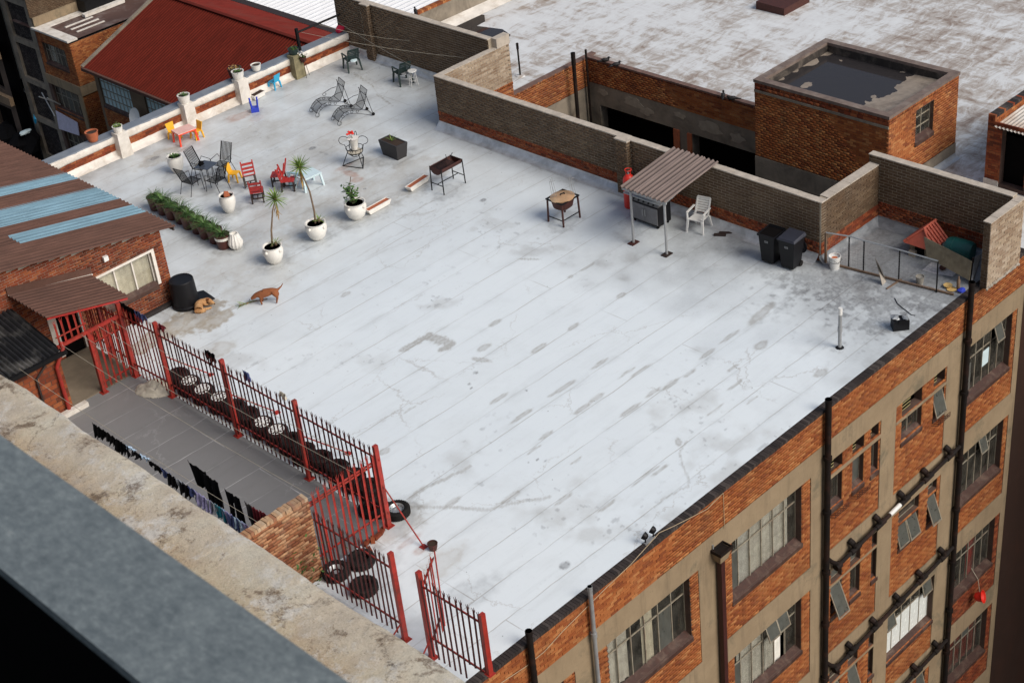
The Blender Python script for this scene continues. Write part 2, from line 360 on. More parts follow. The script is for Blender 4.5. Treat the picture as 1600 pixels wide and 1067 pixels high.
def roof2mat():
    t = NT('weathered_silver_roof'); pos = t.co(True)
    bt = t.n('ShaderNodeTexBrick', offset=.43, offset_frequency=2)
    wob = t.vmath('ADD', pos, t.vmath('MULTIPLY', t.noise(pos, .8, 3, .5, 0, 1), (.5, .25, 0)))
    t.set(bt.inputs['Vector'], wob); bt.inputs['Scale'].default_value = 1; bt.inputs['Mortar Size'].default_value = .04; bt.inputs['Mortar Smooth'].default_value = 1
    bt.inputs['Brick Width'].default_value = 5.2; bt.inputs['Row Height'].default_value = 1.05
    bt.inputs['Color1'].default_value = (0, 0, 0, 1); bt.inputs['Color2'].default_value = (1, 1, 1, 1); bt.inputs['Mortar'].default_value = (.25, .25, .25, 1)
    s1 = t.noise(t.vmath('MULTIPLY', pos, (.8, 1.9, 1)), 1.1, 9, .78, .9)
    s2 = t.noise(t.vmath('MULTIPLY', pos, (2.2, .6, 1)), 1.0, 6, .7, .4)
    big = t.noise(pos, .12, 4, .6)
    v = t.math('ADD', t.math('MULTIPLY', s1, .62), t.math('ADD', t.math('MULTIPLY', s2, .38), t.math('MULTIPLY', t.math('SUBTRACT', bt.outputs['Color'], .5), .06)))
    v = t.math('ADD', v, t.math('MULTIPLY', t.math('SUBTRACT', big, .5), .38))
    c = t.ramp(v, [(.29, (.15, .10, .075)), (.38, (.27, .205, .16)), (.45, (.43, .39, .35)), (.53, (.63, .64, .64)), (.75, (.76, .79, .80))])
    t.bump(s1, .2, .02)
    return t.fin(c, t.math('MULTIPLY_ADD', v, .5, .15), 0, .5)
M['roof2'] = roof2mat()
def corrmat(name, col, streak=.3, dirt=(.05, .03, .025), rough=.55, metal=0.0, damt=.4, vall=.75):
    t = NT(name); pos = t.co(True)
    n = t.noise(t.vmath('MULTIPLY', pos, (.7, 5, 1)), 1.5, 5, .65); n2 = t.noise(pos, .7, 5, .6); n3 = t.noise(pos, 12, 4, .6)
    c = t.mix(1.0, tuple(col), t.ramp(n, [(.3, 1-streak), (.7, 1.1)]), 'MULTIPLY')
    va = t.n('ShaderNodeAttribute', attribute_name='rnd').outputs['Fac']; c = t.mix(t.ramp(va, [(.35, 0.), (.9, vall)]), c, tuple(x*.28 for x in col))  # valleys darkened to paint in the shade between ribs
    c = t.mix(t.ramp(n2, [(.5, 0.), (.75, damt)]), c, dirt); c = t.mix(t.ramp(n3, [(.6, 0.), (.8, .3)]), c, tuple(x*1.8 for x in col))
    return t.fin(c, rough, metal, .15)
M['brown_sheet'] = corrmat('brown_corrugated_sheet', (.115, .06, .046), rough=.7)
M['blue_sheet'] = corrmat('blue_translucent_sheet', (.17, .29, .37), .25, (.09, .15, .19), .5)
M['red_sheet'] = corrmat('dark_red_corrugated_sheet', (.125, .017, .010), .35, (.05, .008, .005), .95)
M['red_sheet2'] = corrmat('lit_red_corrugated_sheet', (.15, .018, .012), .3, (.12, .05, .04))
M['black_sheet'] = corrmat('worn_black_corrugated_sheet', (.03, .032, .036), .4, (.30, .29, .27), .5, .2, .8)
M['canopy_sheet'] = corrmat('brown_grey_canopy_sheet', (.20, .155, .14), .25, (.12, .09, .08))
M['white_sheet'] = corrmat('white_corrugated_sheet', (.82, .83, .84), .05, (.7, .7, .7), .5, vall=.12)
M['rusty_white'] = corrmat('rusty_white_sheet', (.66, .63, .58), .35, (.30, .17, .09), .55, 0, .7, .4)
def ledgemat():
    t = NT('stained_concrete_ledge'); pos = t.co(True)
    a = t.noise(pos, 1.1, 6, .7, .2); b = t.noise(pos, 3.4, 9, .78, .1); g = t.noise(pos, 95, 4, .8); g2 = t.noise(pos, 34, 6, .8)
    c = t.ramp(a, [(.36, (.60, .55, .45)), (.46, (.50, .42, .29)), (.55, (.40, .27, .14)), (.66, (.22, .12, .06))])
    sx = t.n('ShaderNodeSeparateXYZ'); t.set(sx.inputs[0], pos); ed = t.math('ADD', t.math('MULTIPLY', t.math('SUBTRACT', sx.outputs[0], 2.95), 2.2), t.math('MULTIPLY', t.math('SUBTRACT', a, .5), 2.2))
    c = t.mix(t.ramp(ed, [(.15, 0.), (.8, .6)]), c, (.60, .57, .49))
    c = t.mix(t.ramp(b, [(.52, 0.), (.60, .75)]), c, (.60, .585, .55))
    d = t.noise(t.vmath('ADD', pos, (9, 3, 1)), 2.3, 9, .82, .2)
    c = t.mix(t.ramp(d, [(.53, 0.), (.60, .85)]), c, (.13, .08, .045))
    c = t.mix(t.math('MULTIPLY', t.ramp(g2, [(.56, 0.), (.62, .95)]), t.ramp(d, [(.46, .15), (.58, 1.)])), c, (.05, .035, .025))
    c = t.mix(t.ramp(g, [(.30, .4), (.5, 0.)]), c, (.10, .085, .065), 'MIX')
    c = t.mix(t.ramp(g, [(.58, 0.), (.72, .6)]), c, (.66, .64, .60))
    vo = t.n('ShaderNodeTexVoronoi', feature='F1'); t.set(vo.inputs['Vector'], t.vmath('ADD', pos, t.vmath('MULTIPLY', t.noise(pos, 16, 6, .8, 0, 1), (.22, .22, 0)))); vo.inputs['Scale'].default_value = 1.9
    c = t.mix(t.ramp(vo.outputs['Distance'], [(.11, .95), (.15, 0.)]), c, (.76, .75, .72))
    cr = t.n('ShaderNodeTexVoronoi', feature='DISTANCE_TO_EDGE'); t.set(cr.inputs['Vector'], t.vmath('ADD', pos, t.vmath('MULTIPLY', t.noise(pos, 5, 7, .7, 0, 1), (.4, .4, 0)))); cr.inputs['Scale'].default_value = .7
    c = t.mix(t.ramp(cr.outputs[0], [(.0, .65), (.005, 0.)]), c, (.08, .055, .04))
    t.bump(t.math('ADD', t.math('MULTIPLY', b, .8), t.math('ADD', t.math('MULTIPLY', g, .35), t.math('MULTIPLY', g2, .6))), .9, .01)
    return t.fin(c, .9)
M['ledge'] = ledgemat()
def railmat():
    t = NT('galvanised_handrail'); pos = t.co(True)
    a = t.math('ADD', t.math('MULTIPLY', t.noise(t.vmath('MULTIPLY', pos, (1, .55, 1)), 58, 6, .7, .1), .6), t.math('MULTIPLY', t.noise(pos, 9, 6, .75), .4)); b = t.noise(t.vmath('MULTIPLY', pos, (1.6, .5, 1)), 6, 6, .75); g = t.noise(pos, 150, 3, .8)
    c = t.ramp(a, [(.34, (.095, .115, .12)), (.48, (.15, .175, .18)), (.58, (.205, .235, .235)), (.70, (.35, .37, .355))])
    c = t.mix(t.ramp(b, [(.5, 0.), (.7, .4)]), c, (.085, .11, .12)); c = t.mix(t.ramp(g, [(.6, 0.), (.75, .35)]), c, (.42, .45, .45))
    t.bump(t.math('ADD', a, g), .2, .001); return t.fin(c, .45, .2)
M['rail'] = railmat()
def watermat():
    t = NT('standing_water'); t.b.inputs['IOR'].default_value = 1.33; t.bump(t.noise(t.co(True), 3, 2, .5), .01, .01)
    return t.fin((.032, .029, .030), .06, 0, .4)
M['water'] = watermat()
M['asphalt'] = plain('dark_asphalt', (.03, .028, .028), .9, var=.5, scale=.5)
def clothmat(name, col): return plain(name, col, .95, var=.25, scale=7)

# ---------------------------------------------------------------- brickwork
UNIT = MB().box(-.5, .5, -.5, .5, -.5, .5).mesh('brick'); _unit_cache = {}
def unit(m):
    if m.name not in _unit_cache:
        me = UNIT.copy(); me.name = 'brick'; me.materials.append(m); _unit_cache[m.name] = me
    return _unit_cache[m.name]
BRICKS = {}                                  # thing name -> list of (score, centre, dims, material)
def brickpanel(parent, O, U, N, u0, u1, v0, v1, m, holes=(), L=.234, Hh=.086, joint=.011, proud=.009, soldier=False, jit=.004, stuff=False):
    """lay courses in a rectangle of the plane O + u*U + v*Z, facing N; collected on the parent until flush()"""
    O = np.array(O, float); U = np.array(U, float); N = np.array(N, float)
    if soldier: L, Hh = .086, v1-v0
    rows = max(1, int(round((v1-v0)/Hh))); hh = (v1-v0)/rows; out = []
    for r in range(rows):
        va, vb = v0+r*hh, v0+(r+1)*hh; segs = [(u0, u1)]
        for (a, b, c, d) in holes:
            if c < vb-hh*.4 and d > va+hh*.4:
                ns = []
                for (s, e) in segs:
                    if b <= s or a >= e: ns.append((s, e)); continue
                    if a > s: ns.append((s, a))
                    if b < e: ns.append((b, e))
                segs = ns
        off = (r % 2)*L*.5 if not soldier else 0
        for (s, e) in segs:
            k = math.floor((s-u0-off)/L); x = u0+off+k*L
            while x < e:
                a, b = max(x, s), min(x+L, e)
                jj = joint*(1.0 if L < .28 else 1.75)
                if b-a > .045: out.append((a+jj/2, b-jj/2, va+jj/2, vb-jj/2))
                x += L
    lst = BRICKS.setdefault(parent.name, dict(parent=parent, items=[]))['items']
    for (a, b, c, d) in out:
        pr = proud + random.uniform(-jit, jit); th = .05+pr
        cen = O + U*((a+b)/2) + np.array([0, 0, (c+d)/2]) + N*(pr-th/2)
        dims = np.abs(U)*(b-a) + np.abs(N)*th + np.array([0, 0, d-c])
        lst.append((cen, dims, m, stuff, N))
def flush(nmax=300):
    for nm, d in BRICKS.items():
        par = d['parent']; items = d['items']; rl = rootloc(par)
        cand = []
        for i, (c, dm, m, stf, N) in enumerate(items):
            if stf: continue
            x, y, z = PX(c)
            if -5 < x < 1605 and -5 < y < 1072 and z > 0 and np.dot(CP-c, N) > 0: cand.append((z/max(dm), i))
        cand.sort(); pick = {i for _, i in cand[:nmax]}
        for i in pick:
            c, dm, m, stf, N = items[i]
            o = bpy.data.objects.new('brick', unit(m)); link(o, par); o.location = c-rl; o.scale = dm
        rest = {}
        for i, it in enumerate(items):
            if i not in pick: rest.setdefault(it[2].name, []).append(it)
        for mn, its in rest.items():
            C = np.array([i[0] for i in its]) - rl; D = np.array([i[1] for i in its])/2
            sg = np.array([(-1, -1, -1), (1, -1, -1), (1, 1, -1), (-1, 1, -1), (-1, -1, 1), (1, -1, 1), (1, 1, 1), (-1, 1, 1)], float)
            V = (C[:, None, :] + sg[None]*D[:, None, :]).reshape(-1, 3)
            F = np.array([(0, 3, 2, 1), (4, 5, 6, 7), (0, 1, 5, 4), (1, 2, 6, 5), (2, 3, 7, 6), (3, 0, 4, 7)])
            F = (F[None] + (np.arange(len(its))*8)[:, None, None]).reshape(-1, 4)
            me = bpy.data.meshes.new('brickwork'); me.vertices.add(len(V)); me.vertices.foreach_set('co', V.ravel())
            me.loops.add(F.size); me.loops.foreach_set('vertex_index', F.ravel().astype('i'))
            me.polygons.add(len(F)); me.polygons.foreach_set('loop_start', np.arange(0, F.size, 4, dtype='i'))
            at = me.attributes.new('rnd', 'FLOAT', 'FACE'); at.data.foreach_set('value', np.repeat(RNG.random(len(its)), 6).astype('f'))
            me.update(calc_edges=True); me.materials.append(its[0][2])
            o = bpy.data.objects.new('brickwork', me); link(o, par); o['kind'] = 'stuff'
def holed(mb, O, U, N, u0, u1, v0, v1, holes, thick):
    """flat wall face with openings and their reveals"""
    O = np.array(O, float); U = np.array(U, float); N = np.array(N, float)
    P = lambda u, v, d=0.: O+U*u+np.array([0, 0, v])+N*d
    us = sorted({u0, u1} | {x for h in holes for x in h[:2] if u0 < x < u1}); vs = sorted({v0, v1} | {x for h in holes for x in h[2:] if v0 < x < v1})
    for i in range(len(us)-1):
        for j in range(len(vs)-1):
            uc, vc = (us[i]+us[i+1])/2, (vs[j]+vs[j+1])/2
            if any(a < uc < b and c < vc < d for a, b, c, d in holes): continue
            mb.add([P(us[i], vs[j]), P(us[i+1], vs[j]), P(us[i+1], vs[j+1]), P(us[i], vs[j+1])], [(0, 1, 2, 3)])
    for a, b, c, d in holes:
        for (p, q, r, s) in (((a, c), (b, c), (b, c), (a, c)), ((b, c), (b, d), (b, d), (b, c)), ((b, d), (a, d), (a, d), (b, d)), ((a, d), (a, c), (a, c), (a, d))):
            mb.add([P(*p), P(*q), P(*r, -thick), P(*s, -thick)], [(0, 1, 2, 3)])
WR = random.Random(3)
def pane(parent, c, dims, m=None):
    m = m or M['glass']
    o = bpy.data.objects.new('pane', unit(m)); link(o, parent); o.location = np.array(c)-rootloc(parent); o.scale = dims
    return o
def window(parent, O, U, N, a, b, c, d, cols, rows, inset=.20, curtain=None, sashes=(), glassm=None, sill=True, bar=.03, name='window', skip=()):
    """steel window: bars as one mesh, every pane a sub-part; rows = fractions of the height"""
    O = np.array(O, float); U = np.array(U, float); N = np.array(N, float)
    P = lambda u, v, dd=0.: O+U*u+np.array([0, 0, v])+N*dd
    f = MB(); D = -inset
    xs = [a+(b-a)*i/cols for i in range(cols+1)]; ys = [d-(d-c)*r for r in rows]
    for x in xs: f.bar(P(x, c, D), P(x, d, D), bar, .04, up=tuple(N))
    for y in ys: f.bar(P(a, y, D-.004), P(b, y, D-.004), bar, .034, up=(0, 0, 1))
    w = f.build(name, M['frame'], parent, world=True)
    for i in range(cols):
        for j in range(len(ys)-1):
            if (i, j) in skip: continue
            x0, x1, y0, y1 = xs[i], xs[i+1], ys[j+1], ys[j]
            if (i, j) in sashes:                      # sash pushed open, hinged at its top
                th = radians(random.uniform(12, 24)); hh = y1-y0; s = MB()
                q = lambda u, t: P(u, y1-t*hh*cos(th), D+.03+t*hh*sin(th))
                s.bar(q(x0+.02, 0), q(x0+.02, 1), .03); s.bar(q(x1-.02, 0), q(x1-.02, 1), .03); s.bar(q(x0, 0), q(x1, 0), .03); s.bar(q(x0, 1), q(x1, 1), .03)
                so_ = s.build('sash', M['frame'], w, world=True)
                gm = MB(); e = .004
                A, B, C2, D2 = q(x0+.03, .04), q(x1-.03, .04), q(x1-.03, .96), q(x0+.03, .96)
                gm.hexa([A, B, C2, D2], [A+N*e, B+N*e, C2+N*e, D2+N*e]); gm.build('pane', glassm or M['frosted'], w, world=True)
            else:
                dims = np.abs(U)*(x1-x0-bar) + np.abs(N)*.006 + np.array([0, 0, y1-y0-bar])
                pane(w, P((x0+x1)/2, (y0+y1)/2, D), dims, glassm or (M['frosted'] if WR.random() < .10 else None))
    if curtain:
        for (u0, u1, v0, v1, mm) in curtain:
            cm = MB(); n = max(6, int((u1-u0)/.04)); vs = []
            for i in range(n+1):
                u = u0+(u1-u0)*i/n; dd = D-.06+.02*sin(i*1.3)+.012*sin(i*2.9)
                vs += [P(u, v1, dd), P(u, v0, dd)]
            cm.add(vs, [(2*i, 2*i+1, 2*i+3, 2*i+2) for i in range(n)]); cm.build('curtain', mm, w, world=True, smooth=True)
    if sill:
        s = MB(); s.hexa([P(a-.03, c-.16, -inset), P(b+.03, c-.16, -inset), P(b+.03, c-.16, .045), P(a-.03, c-.16, .045)],
                         [P(a-.03, c+.09, -inset), P(b+.03, c+.09, -inset), P(b+.03, c-.03, .045), P(a-.03, c-.03, .045)])
        s.build('sill', M['sill'], w, world=True)
    return w
def corrugated(mb, p0, along, across, length, width, pitch=.2, amp=.03, thick=.004, seg=6, up=(0, 0, 1)):
    """sheet with ribs running along 'along'"""
    p0 = np.array(p0, float); A = np.array(along, float); A /= np.linalg.norm(A); B = np.array(across, float); B /= np.linalg.norm(B); Z = np.array(up, float)
    n = max(2, int(round(width/pitch*seg)))
    t, b = [], []
    for i in range(n+1):
        w = width*i/n; h = amp*sin(2*pi*w/pitch)
        for s in (0, 1):
            q = p0+B*w+A*length*s+Z*h; t.append(q); b.append(q-Z*thick)
    k = len(t); vs = t+b
    fs = [(2*i, 2*i+2, 2*i+3, 2*i+1) for i in range(n)] + [(k+2*i, k+2*i+1, k+2*i+3, k+2*i+2) for i in range(n)]
    fs += [(2*i, k+2*i, k+2*i+2, 2*i+2) for i in range(n)] + [(2*i+1, 2*i+3, k+2*i+3, k+2*i+1) for i in range(n)]
    fs += [(0, 1, k+1, k), (2*n, k+2*n, k+2*n+1, 2*n+1)]
    mb.add(vs, fs); m0 = len(mb.f)-len(fs)
    for i in range(n): mb.a[m0+i] = .5-.5*sin(2*pi*(width*(i+.5)/n)/pitch)      # how deep in the valley a facet lies (rib shade is painted there)
    return mb
# ================================================================ SETTING
_lat = RNG.random((256, 256))
def vnoise(x, y):
    xi = np.floor(x).astype(int); yi = np.floor(y).astype(int); fx = x-xi; fy = y-yi
    fx = fx*fx*(3-2*fx); fy = fy*fy*(3-2*fy); g = lambda i, j: _lat[i % 256, j % 256]
    return (g(xi, yi)*(1-fx)+g(xi+1, yi)*fx)*(1-fy)+(g(xi, yi+1)*(1-fx)+g(xi+1, yi+1)*fx)*fy
def fbm(x, y, o=4):
    r = 0; a = .5
    for k in range(o): r = r+a*vnoise(x*2**k+k*17.3, y*2**k+k*5.1); a *= .5
    return r/(1-.5**o)
def gridmesh(rects, step, z=0.0):
    V = []; F = []; n = 0
    for (x0, x1, y0, y1, st) in rects:
        nx = max(1, int(math.ceil((x1-x0)/st))); ny = max(1, int(math.ceil((y1-y0)/st)))
        gx, gy = np.meshgrid(np.linspace(x0, x1, nx+1), np.linspace(y0, y1, ny+1), indexing='ij')
        V.append(np.stack([gx.ravel(), gy.ravel(), np.full(gx.size, z)], 1))
        i, j = np.meshgrid(np.arange(nx), np.arange(ny), indexing='ij'); a = (i*(ny+1)+j).ravel()+n
        F.append(np.stack([a, a+ny+1, a+ny+2, a+1], 1)); n += gx.size
    return np.concatenate(V), np.concatenate(F)
def npmesh(name, V, F, m, attrs=None):
    me = bpy.data.meshes.new(name); me.vertices.add(len(V)); me.vertices.foreach_set('co', V.ravel())
    me.loops.add(F.size); me.loops.foreach_set('vertex_index', F.ravel().astype('i'))
    me.polygons.add(len(F)); me.polygons.foreach_set('loop_start', np.arange(0, F.size, 4, dtype='i'))
    for k, v in (attrs or {}).items():
        at = me.attributes.new(k, 'FLOAT', 'POINT'); at.data.foreach_set('value', np.clip(v, 0, 1).astype('f'))
    me.update(calc_edges=True); me.materials.append(m); o = bpy.data.objects.new(name, me); COL.objects.link(o); return o
V, F = gridmesh([(17.9, 34.02, 19.93, 48.8, .05), (15.2, 17.9, 19.93, 25.15, .05), (3.4, 15.2, 19.93, 25.15, .5), (34.02, 36.8, 40.4, 48.8, .06), (34.02, 36.95, 19.93, 24.3, .05)], .05)
X, Y = V[:, 0], V[:, 1]; dirt = np.zeros(len(V)); warm = np.zeros(len(V)); rust = np.zeros(len(V)); shade_grime = np.zeros(len(V))
nA = fbm(X*1.7, Y*1.7); nB = fbm(X*6, Y*6, 3); nC = fbm(X*.5+40, Y*.5+3)
def spot(px, py, rx, ry, rot=0., edge=.25, arr=None, amt=.9, rough=.9):
    c = W(px, py); dx = X-c[0]; dy = Y-c[1]; u = dx*cos(rot)+dy*sin(rot); v = -dx*sin(rot)+dy*cos(rot)
    sel = (np.abs(dx) < 3*max(rx, ry)) & (np.abs(dy) < 3*max(rx, ry))
    d = np.sqrt((u/rx)**2+(v/ry)**2) + (nB-.5)*rough
    val = np.clip((1+edge-d)/edge, 0, 1)*(.62+.38*np.exp(-((d-.9)/.2)**2)+.25*(nA-.5))*amt*sel; np.maximum(arr, val, out=arr)
for (px, py, rx, ry, ro) in [(918, 417, .32, .06, 0), (892, 432, .10, .08, 0), (774, 504, .22, .12, 0), (756, 543, .22, .14, 0), (752, 562, .28, .12, -1.2), (842, 544, .30, .11, .05), (895, 511, .22, .10, .1), (970, 462, .16, .12, 0),
        (780, 622, .30, .08, 0), (815, 650, .38, .09, 0), (884, 603, .36, .11, 0), (864, 615, .20, .06, 0), (912, 637, .30, .10, 0), (931, 622, .28, .10, 0), (985, 640, .36, .09, 0), (980, 582, .30, .06, 0), (937, 568, .30, .08, 0), (1000, 580, .40, .06, 0),
        (706, 785, .30, .11, 0), (797, 777, .34, .10, 0), (853, 680, .25, .08, 0), (880, 780, .30, .08, 0), (835, 702, .22, .05, 0), (1190, 490, .62, .18, .12), (1188, 540, .24, .20, 0), (1140, 526, .40, .07, 0), (1105, 553, .30, .09, 0), (1048, 600, .32, .10, 0), (1078, 583, .25, .07, 0),
        (1022, 612, .28, .08, 0), (1283, 582, .22, .16, 0), (1060, 690, .16, .10, .8), (665, 320, .3, .06, 0), (1010, 742, .5, .05, 0), (600, 705, .16, .14, 0), (948, 790, .3, .06, 0), (1030, 735, .3, .07, 0), (700, 545, .1, .1, 0), (826, 405, .3, .06, -1), (1118, 640, .3, .05, 0), (1150, 600, .3, .06, 0), (900, 720, .2, .04, 0), (640, 640, .2, .05, 0), (540, 460, .18, .12, 0), (1175, 625, .2, .05, 0), (1145, 575, .25, .05, 0)]:
    spot(px, py, rx*.95, ry*.72, ro, .4, dirt, .62, .6)
# L-shaped patch near the middle, dark blots
for a, b in (((632, 545), (670, 524)), ((670, 524), (706, 538)), ((706, 538), (693, 545))):
    for k in range(7): t = k/6; spot(a[0]+(b[0]-a[0])*t, a[1]+(b[1]-a[1])*t, .14+.10*t*(1-t)*2, .10, 0, .4, dirt, .7, 1.2)
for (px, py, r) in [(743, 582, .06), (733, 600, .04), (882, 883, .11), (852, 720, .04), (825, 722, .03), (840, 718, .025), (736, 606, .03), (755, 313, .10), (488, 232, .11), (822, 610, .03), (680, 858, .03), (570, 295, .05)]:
    spot(px, py, r, r*.8, 0, .5, shade_grime, .85, .5)
def path(pts, w, arr, amt, wig=3.0, n=60):
    for i in range(len(pts)-1):
        (a, b), (c, d) = pts[i], pts[i+1]; m = max(2, int(math.hypot(c-a, d-b)/2.2))
        for k in range(m):
            t = k/m; q = 2*fbm(np.array([(a+t*(c-a))*.05]), np.array([(b+t*(d-b))*.05]))[0]-1
            spot(a+(c-a)*t+q*wig, b+(d-b)*t+q*wig*.6, w*(1+q*.5), w*(.8), 0, .5, arr, amt, .6)
path([(548, 112), (582, 134), (592, 150), (606, 160), (616, 168)], .05, dirt, .95)
path([(610, 163), (625, 170), (680, 180), (696, 195)], .03, dirt, .4)
path([(1072, 690), (1062, 708), (1076, 752), (1074, 760), (1045, 775), (1020, 792)], .03, dirt, .5)
path([(604, 780), (640, 792), (690, 792), (760, 795), (860, 775)], .05, dirt, .45, 5)
path([(622, 800), (650, 770), (700, 745), (735, 728)], .06, dirt, .55, 4)
path([(400, 190), (460, 225), (520, 262), (560, 275)], .10, dirt, .22, 4)
path([(380, 225), (440, 255), (500, 250)], .08, dirt, .2, 5)
path([(430, 380), (500, 345), (580, 318), (640, 296), (700, 270)], .16, warm, .5, 5)
path([(640, 345), (750, 300), (850, 262)], .05, dirt, .35, 2)
path([(560, 400), (660, 345), (700, 320)], .05, dirt, .35, 2)
path([(480, 455), (600, 392), (700, 356)], .05, dirt, .3, 2)
path([(630, 292), (665, 330), (700, 355), (720, 345)], .05, dirt, .3, 2)
for (px, py, rx, ry, am, ed) in [(300, 498, 1.1, .55, .85, .3), (335, 500, .6, .35, .7, .3), (255, 520, 1.5, .35, .8, .3), (345, 545, .4, .3, .35, .5), (405, 440, 1.2, .7, .25, .9), (380, 400, 1.6, .8, .25, .9), (250, 245, .9, .4, .45, .6), (270, 300, 1.2, .7, .2, .9), (420, 345, 1.2, .6, .30, .9), (520, 330, 1.6, .7, .35, .9), (600, 300, 1.2, .8, .35, .9), (650, 262, .8, .6, .3, .9), (560, 265, .9, .6, .28, .9), (470, 250, 1.8, .7, .22, .9), (400, 215, 1.4, .8, .22, .9), (500, 210, 1.5, .4, .2, .9), (620, 820, .7, .4, .35, .8), (690, 880, .6, .3, .3, .8)]:
    spot(px, py, rx, ry, .1, ed, warm, min(.95, am*1.35), 1.1)
for (px, py, rx, ry, am) in [(375, 182, .45, .22, .55), (362, 184, .25, .15, .4), (402, 184, .25, .18, .2), (537, 262, .28, .10, .45), (548, 272, .12, .3, .6), (558, 281, .16, .14, .5), (640, 845, .3, .08, .35), (655, 860, .14, .1, .5)]:
    spot(px, py, rx, ry, 0, .7, rust, am, 1.0)
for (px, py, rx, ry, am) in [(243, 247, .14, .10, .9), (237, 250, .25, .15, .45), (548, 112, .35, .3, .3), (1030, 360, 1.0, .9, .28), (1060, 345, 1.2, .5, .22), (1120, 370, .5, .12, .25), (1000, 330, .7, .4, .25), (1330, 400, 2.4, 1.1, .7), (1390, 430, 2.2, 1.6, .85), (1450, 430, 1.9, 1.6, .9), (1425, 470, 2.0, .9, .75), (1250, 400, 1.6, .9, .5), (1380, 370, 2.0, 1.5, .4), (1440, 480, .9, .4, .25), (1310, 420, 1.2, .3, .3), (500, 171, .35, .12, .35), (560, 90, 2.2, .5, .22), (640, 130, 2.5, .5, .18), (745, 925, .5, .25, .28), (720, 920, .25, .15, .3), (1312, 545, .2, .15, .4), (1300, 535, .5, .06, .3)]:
    spot(px, py, rx, ry, 0, .9, shade_grime, am, 1.4)  # canopy shadow and pen darkening painted in, among dark stains
dirt = np.maximum(dirt, np.clip((nC-.60)*3, 0, .30)*np.clip((nA-.45)*4, 0, 1))
shade_grime = np.maximum(shade_grime, np.clip((nB-.73)*6, 0, .35)*np.clip((nC-.5)*5, 0, 1))
dirt = np.maximum(dirt, np.clip((Y-33+(X-22)*.15)/9, 0, 1)*.5*(.25+nA+.5*(nC-.5))); shade_grime = np.maximum(shade_grime, np.clip((X-28.5+(nC-.5)*6)/6, 0, 1)*np.clip((34-Y)/6, 0, 1)*.85*(.35+.9*nA)); shade_grime = np.maximum(shade_grime, ((X > 34.1) & (Y < 24.2))*(.72+.3*nA))  # paints far-side sheen falloff and boundary-wall shade with grime; darker pen floor
# contact darkening painted round the feet of things that stand on the roof
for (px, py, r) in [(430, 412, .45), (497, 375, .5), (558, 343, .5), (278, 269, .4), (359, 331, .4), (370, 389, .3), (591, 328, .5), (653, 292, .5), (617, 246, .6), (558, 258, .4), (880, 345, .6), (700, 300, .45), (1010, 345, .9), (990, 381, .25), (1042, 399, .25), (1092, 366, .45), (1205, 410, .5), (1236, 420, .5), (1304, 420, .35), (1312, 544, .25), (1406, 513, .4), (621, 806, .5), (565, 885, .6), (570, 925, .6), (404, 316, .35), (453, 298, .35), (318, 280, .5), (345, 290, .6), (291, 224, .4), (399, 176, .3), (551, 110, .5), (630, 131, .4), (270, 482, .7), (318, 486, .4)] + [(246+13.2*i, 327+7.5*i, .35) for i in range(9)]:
    spot(px, py, r, r*.75, .2, 1.0, shade_grime, .42, 1.5)
# wall shade and grime painted along the feet of the walls
wall_d = np.minimum(np.abs(34.02-X)+(Y > 40.4)*9, np.abs(48.5-Y)); shade_grime = np.maximum(shade_grime, np.clip((.9-wall_d)/.9, 0, 1)*.5*nA*1.6)
roof = npmesh('roof_deck', V, F, M['roof'], dict(dirt=dirt, warm=warm, rust=rust, shade_grime=shade_grime)); roof['kind'] = 'structure'
V, F = gridmesh([(3.4, 17.9, 25.15, 38.6, 1.0)], 1.0)
yard = npmesh('yard_floor', V, F, M['yard']); yard['kind'] = 'structure'
mb = MB().box(15.1, 17.9, 36.1, 38.42, .0, .035); o = mb.build('entrance_step', plain('beige_step_floor', (.22, .18, .13), .85, var=.3, scale=2)); o['kind'] = 'structure'
# ground far below, side street, second roof
mb = MB().box(-60, 260, -80, 300, -26.2, -26); o = mb.build('street', M['asphalt']); o['kind'] = 'structure'
mb = MB()
for (x0, x1, y0, y1) in [(37.12, 42.12, 40.92, 48.4), (42.12, 115, 19.72, 48.4), (37.12, 42.12, 19.72, 25.05), (41.2, 115, -30, 19.72), (42.6, 42.7, 25, 30)]:
    mb.add([(x0, y0, -.5), (x1, y0, -.5), (x1, y1, -.5), (x0, y1, -.5)], [(0, 1, 2, 3)])
o = mb.build('neighbouring_roof', M['roof2']); o['kind'] = 'structure'

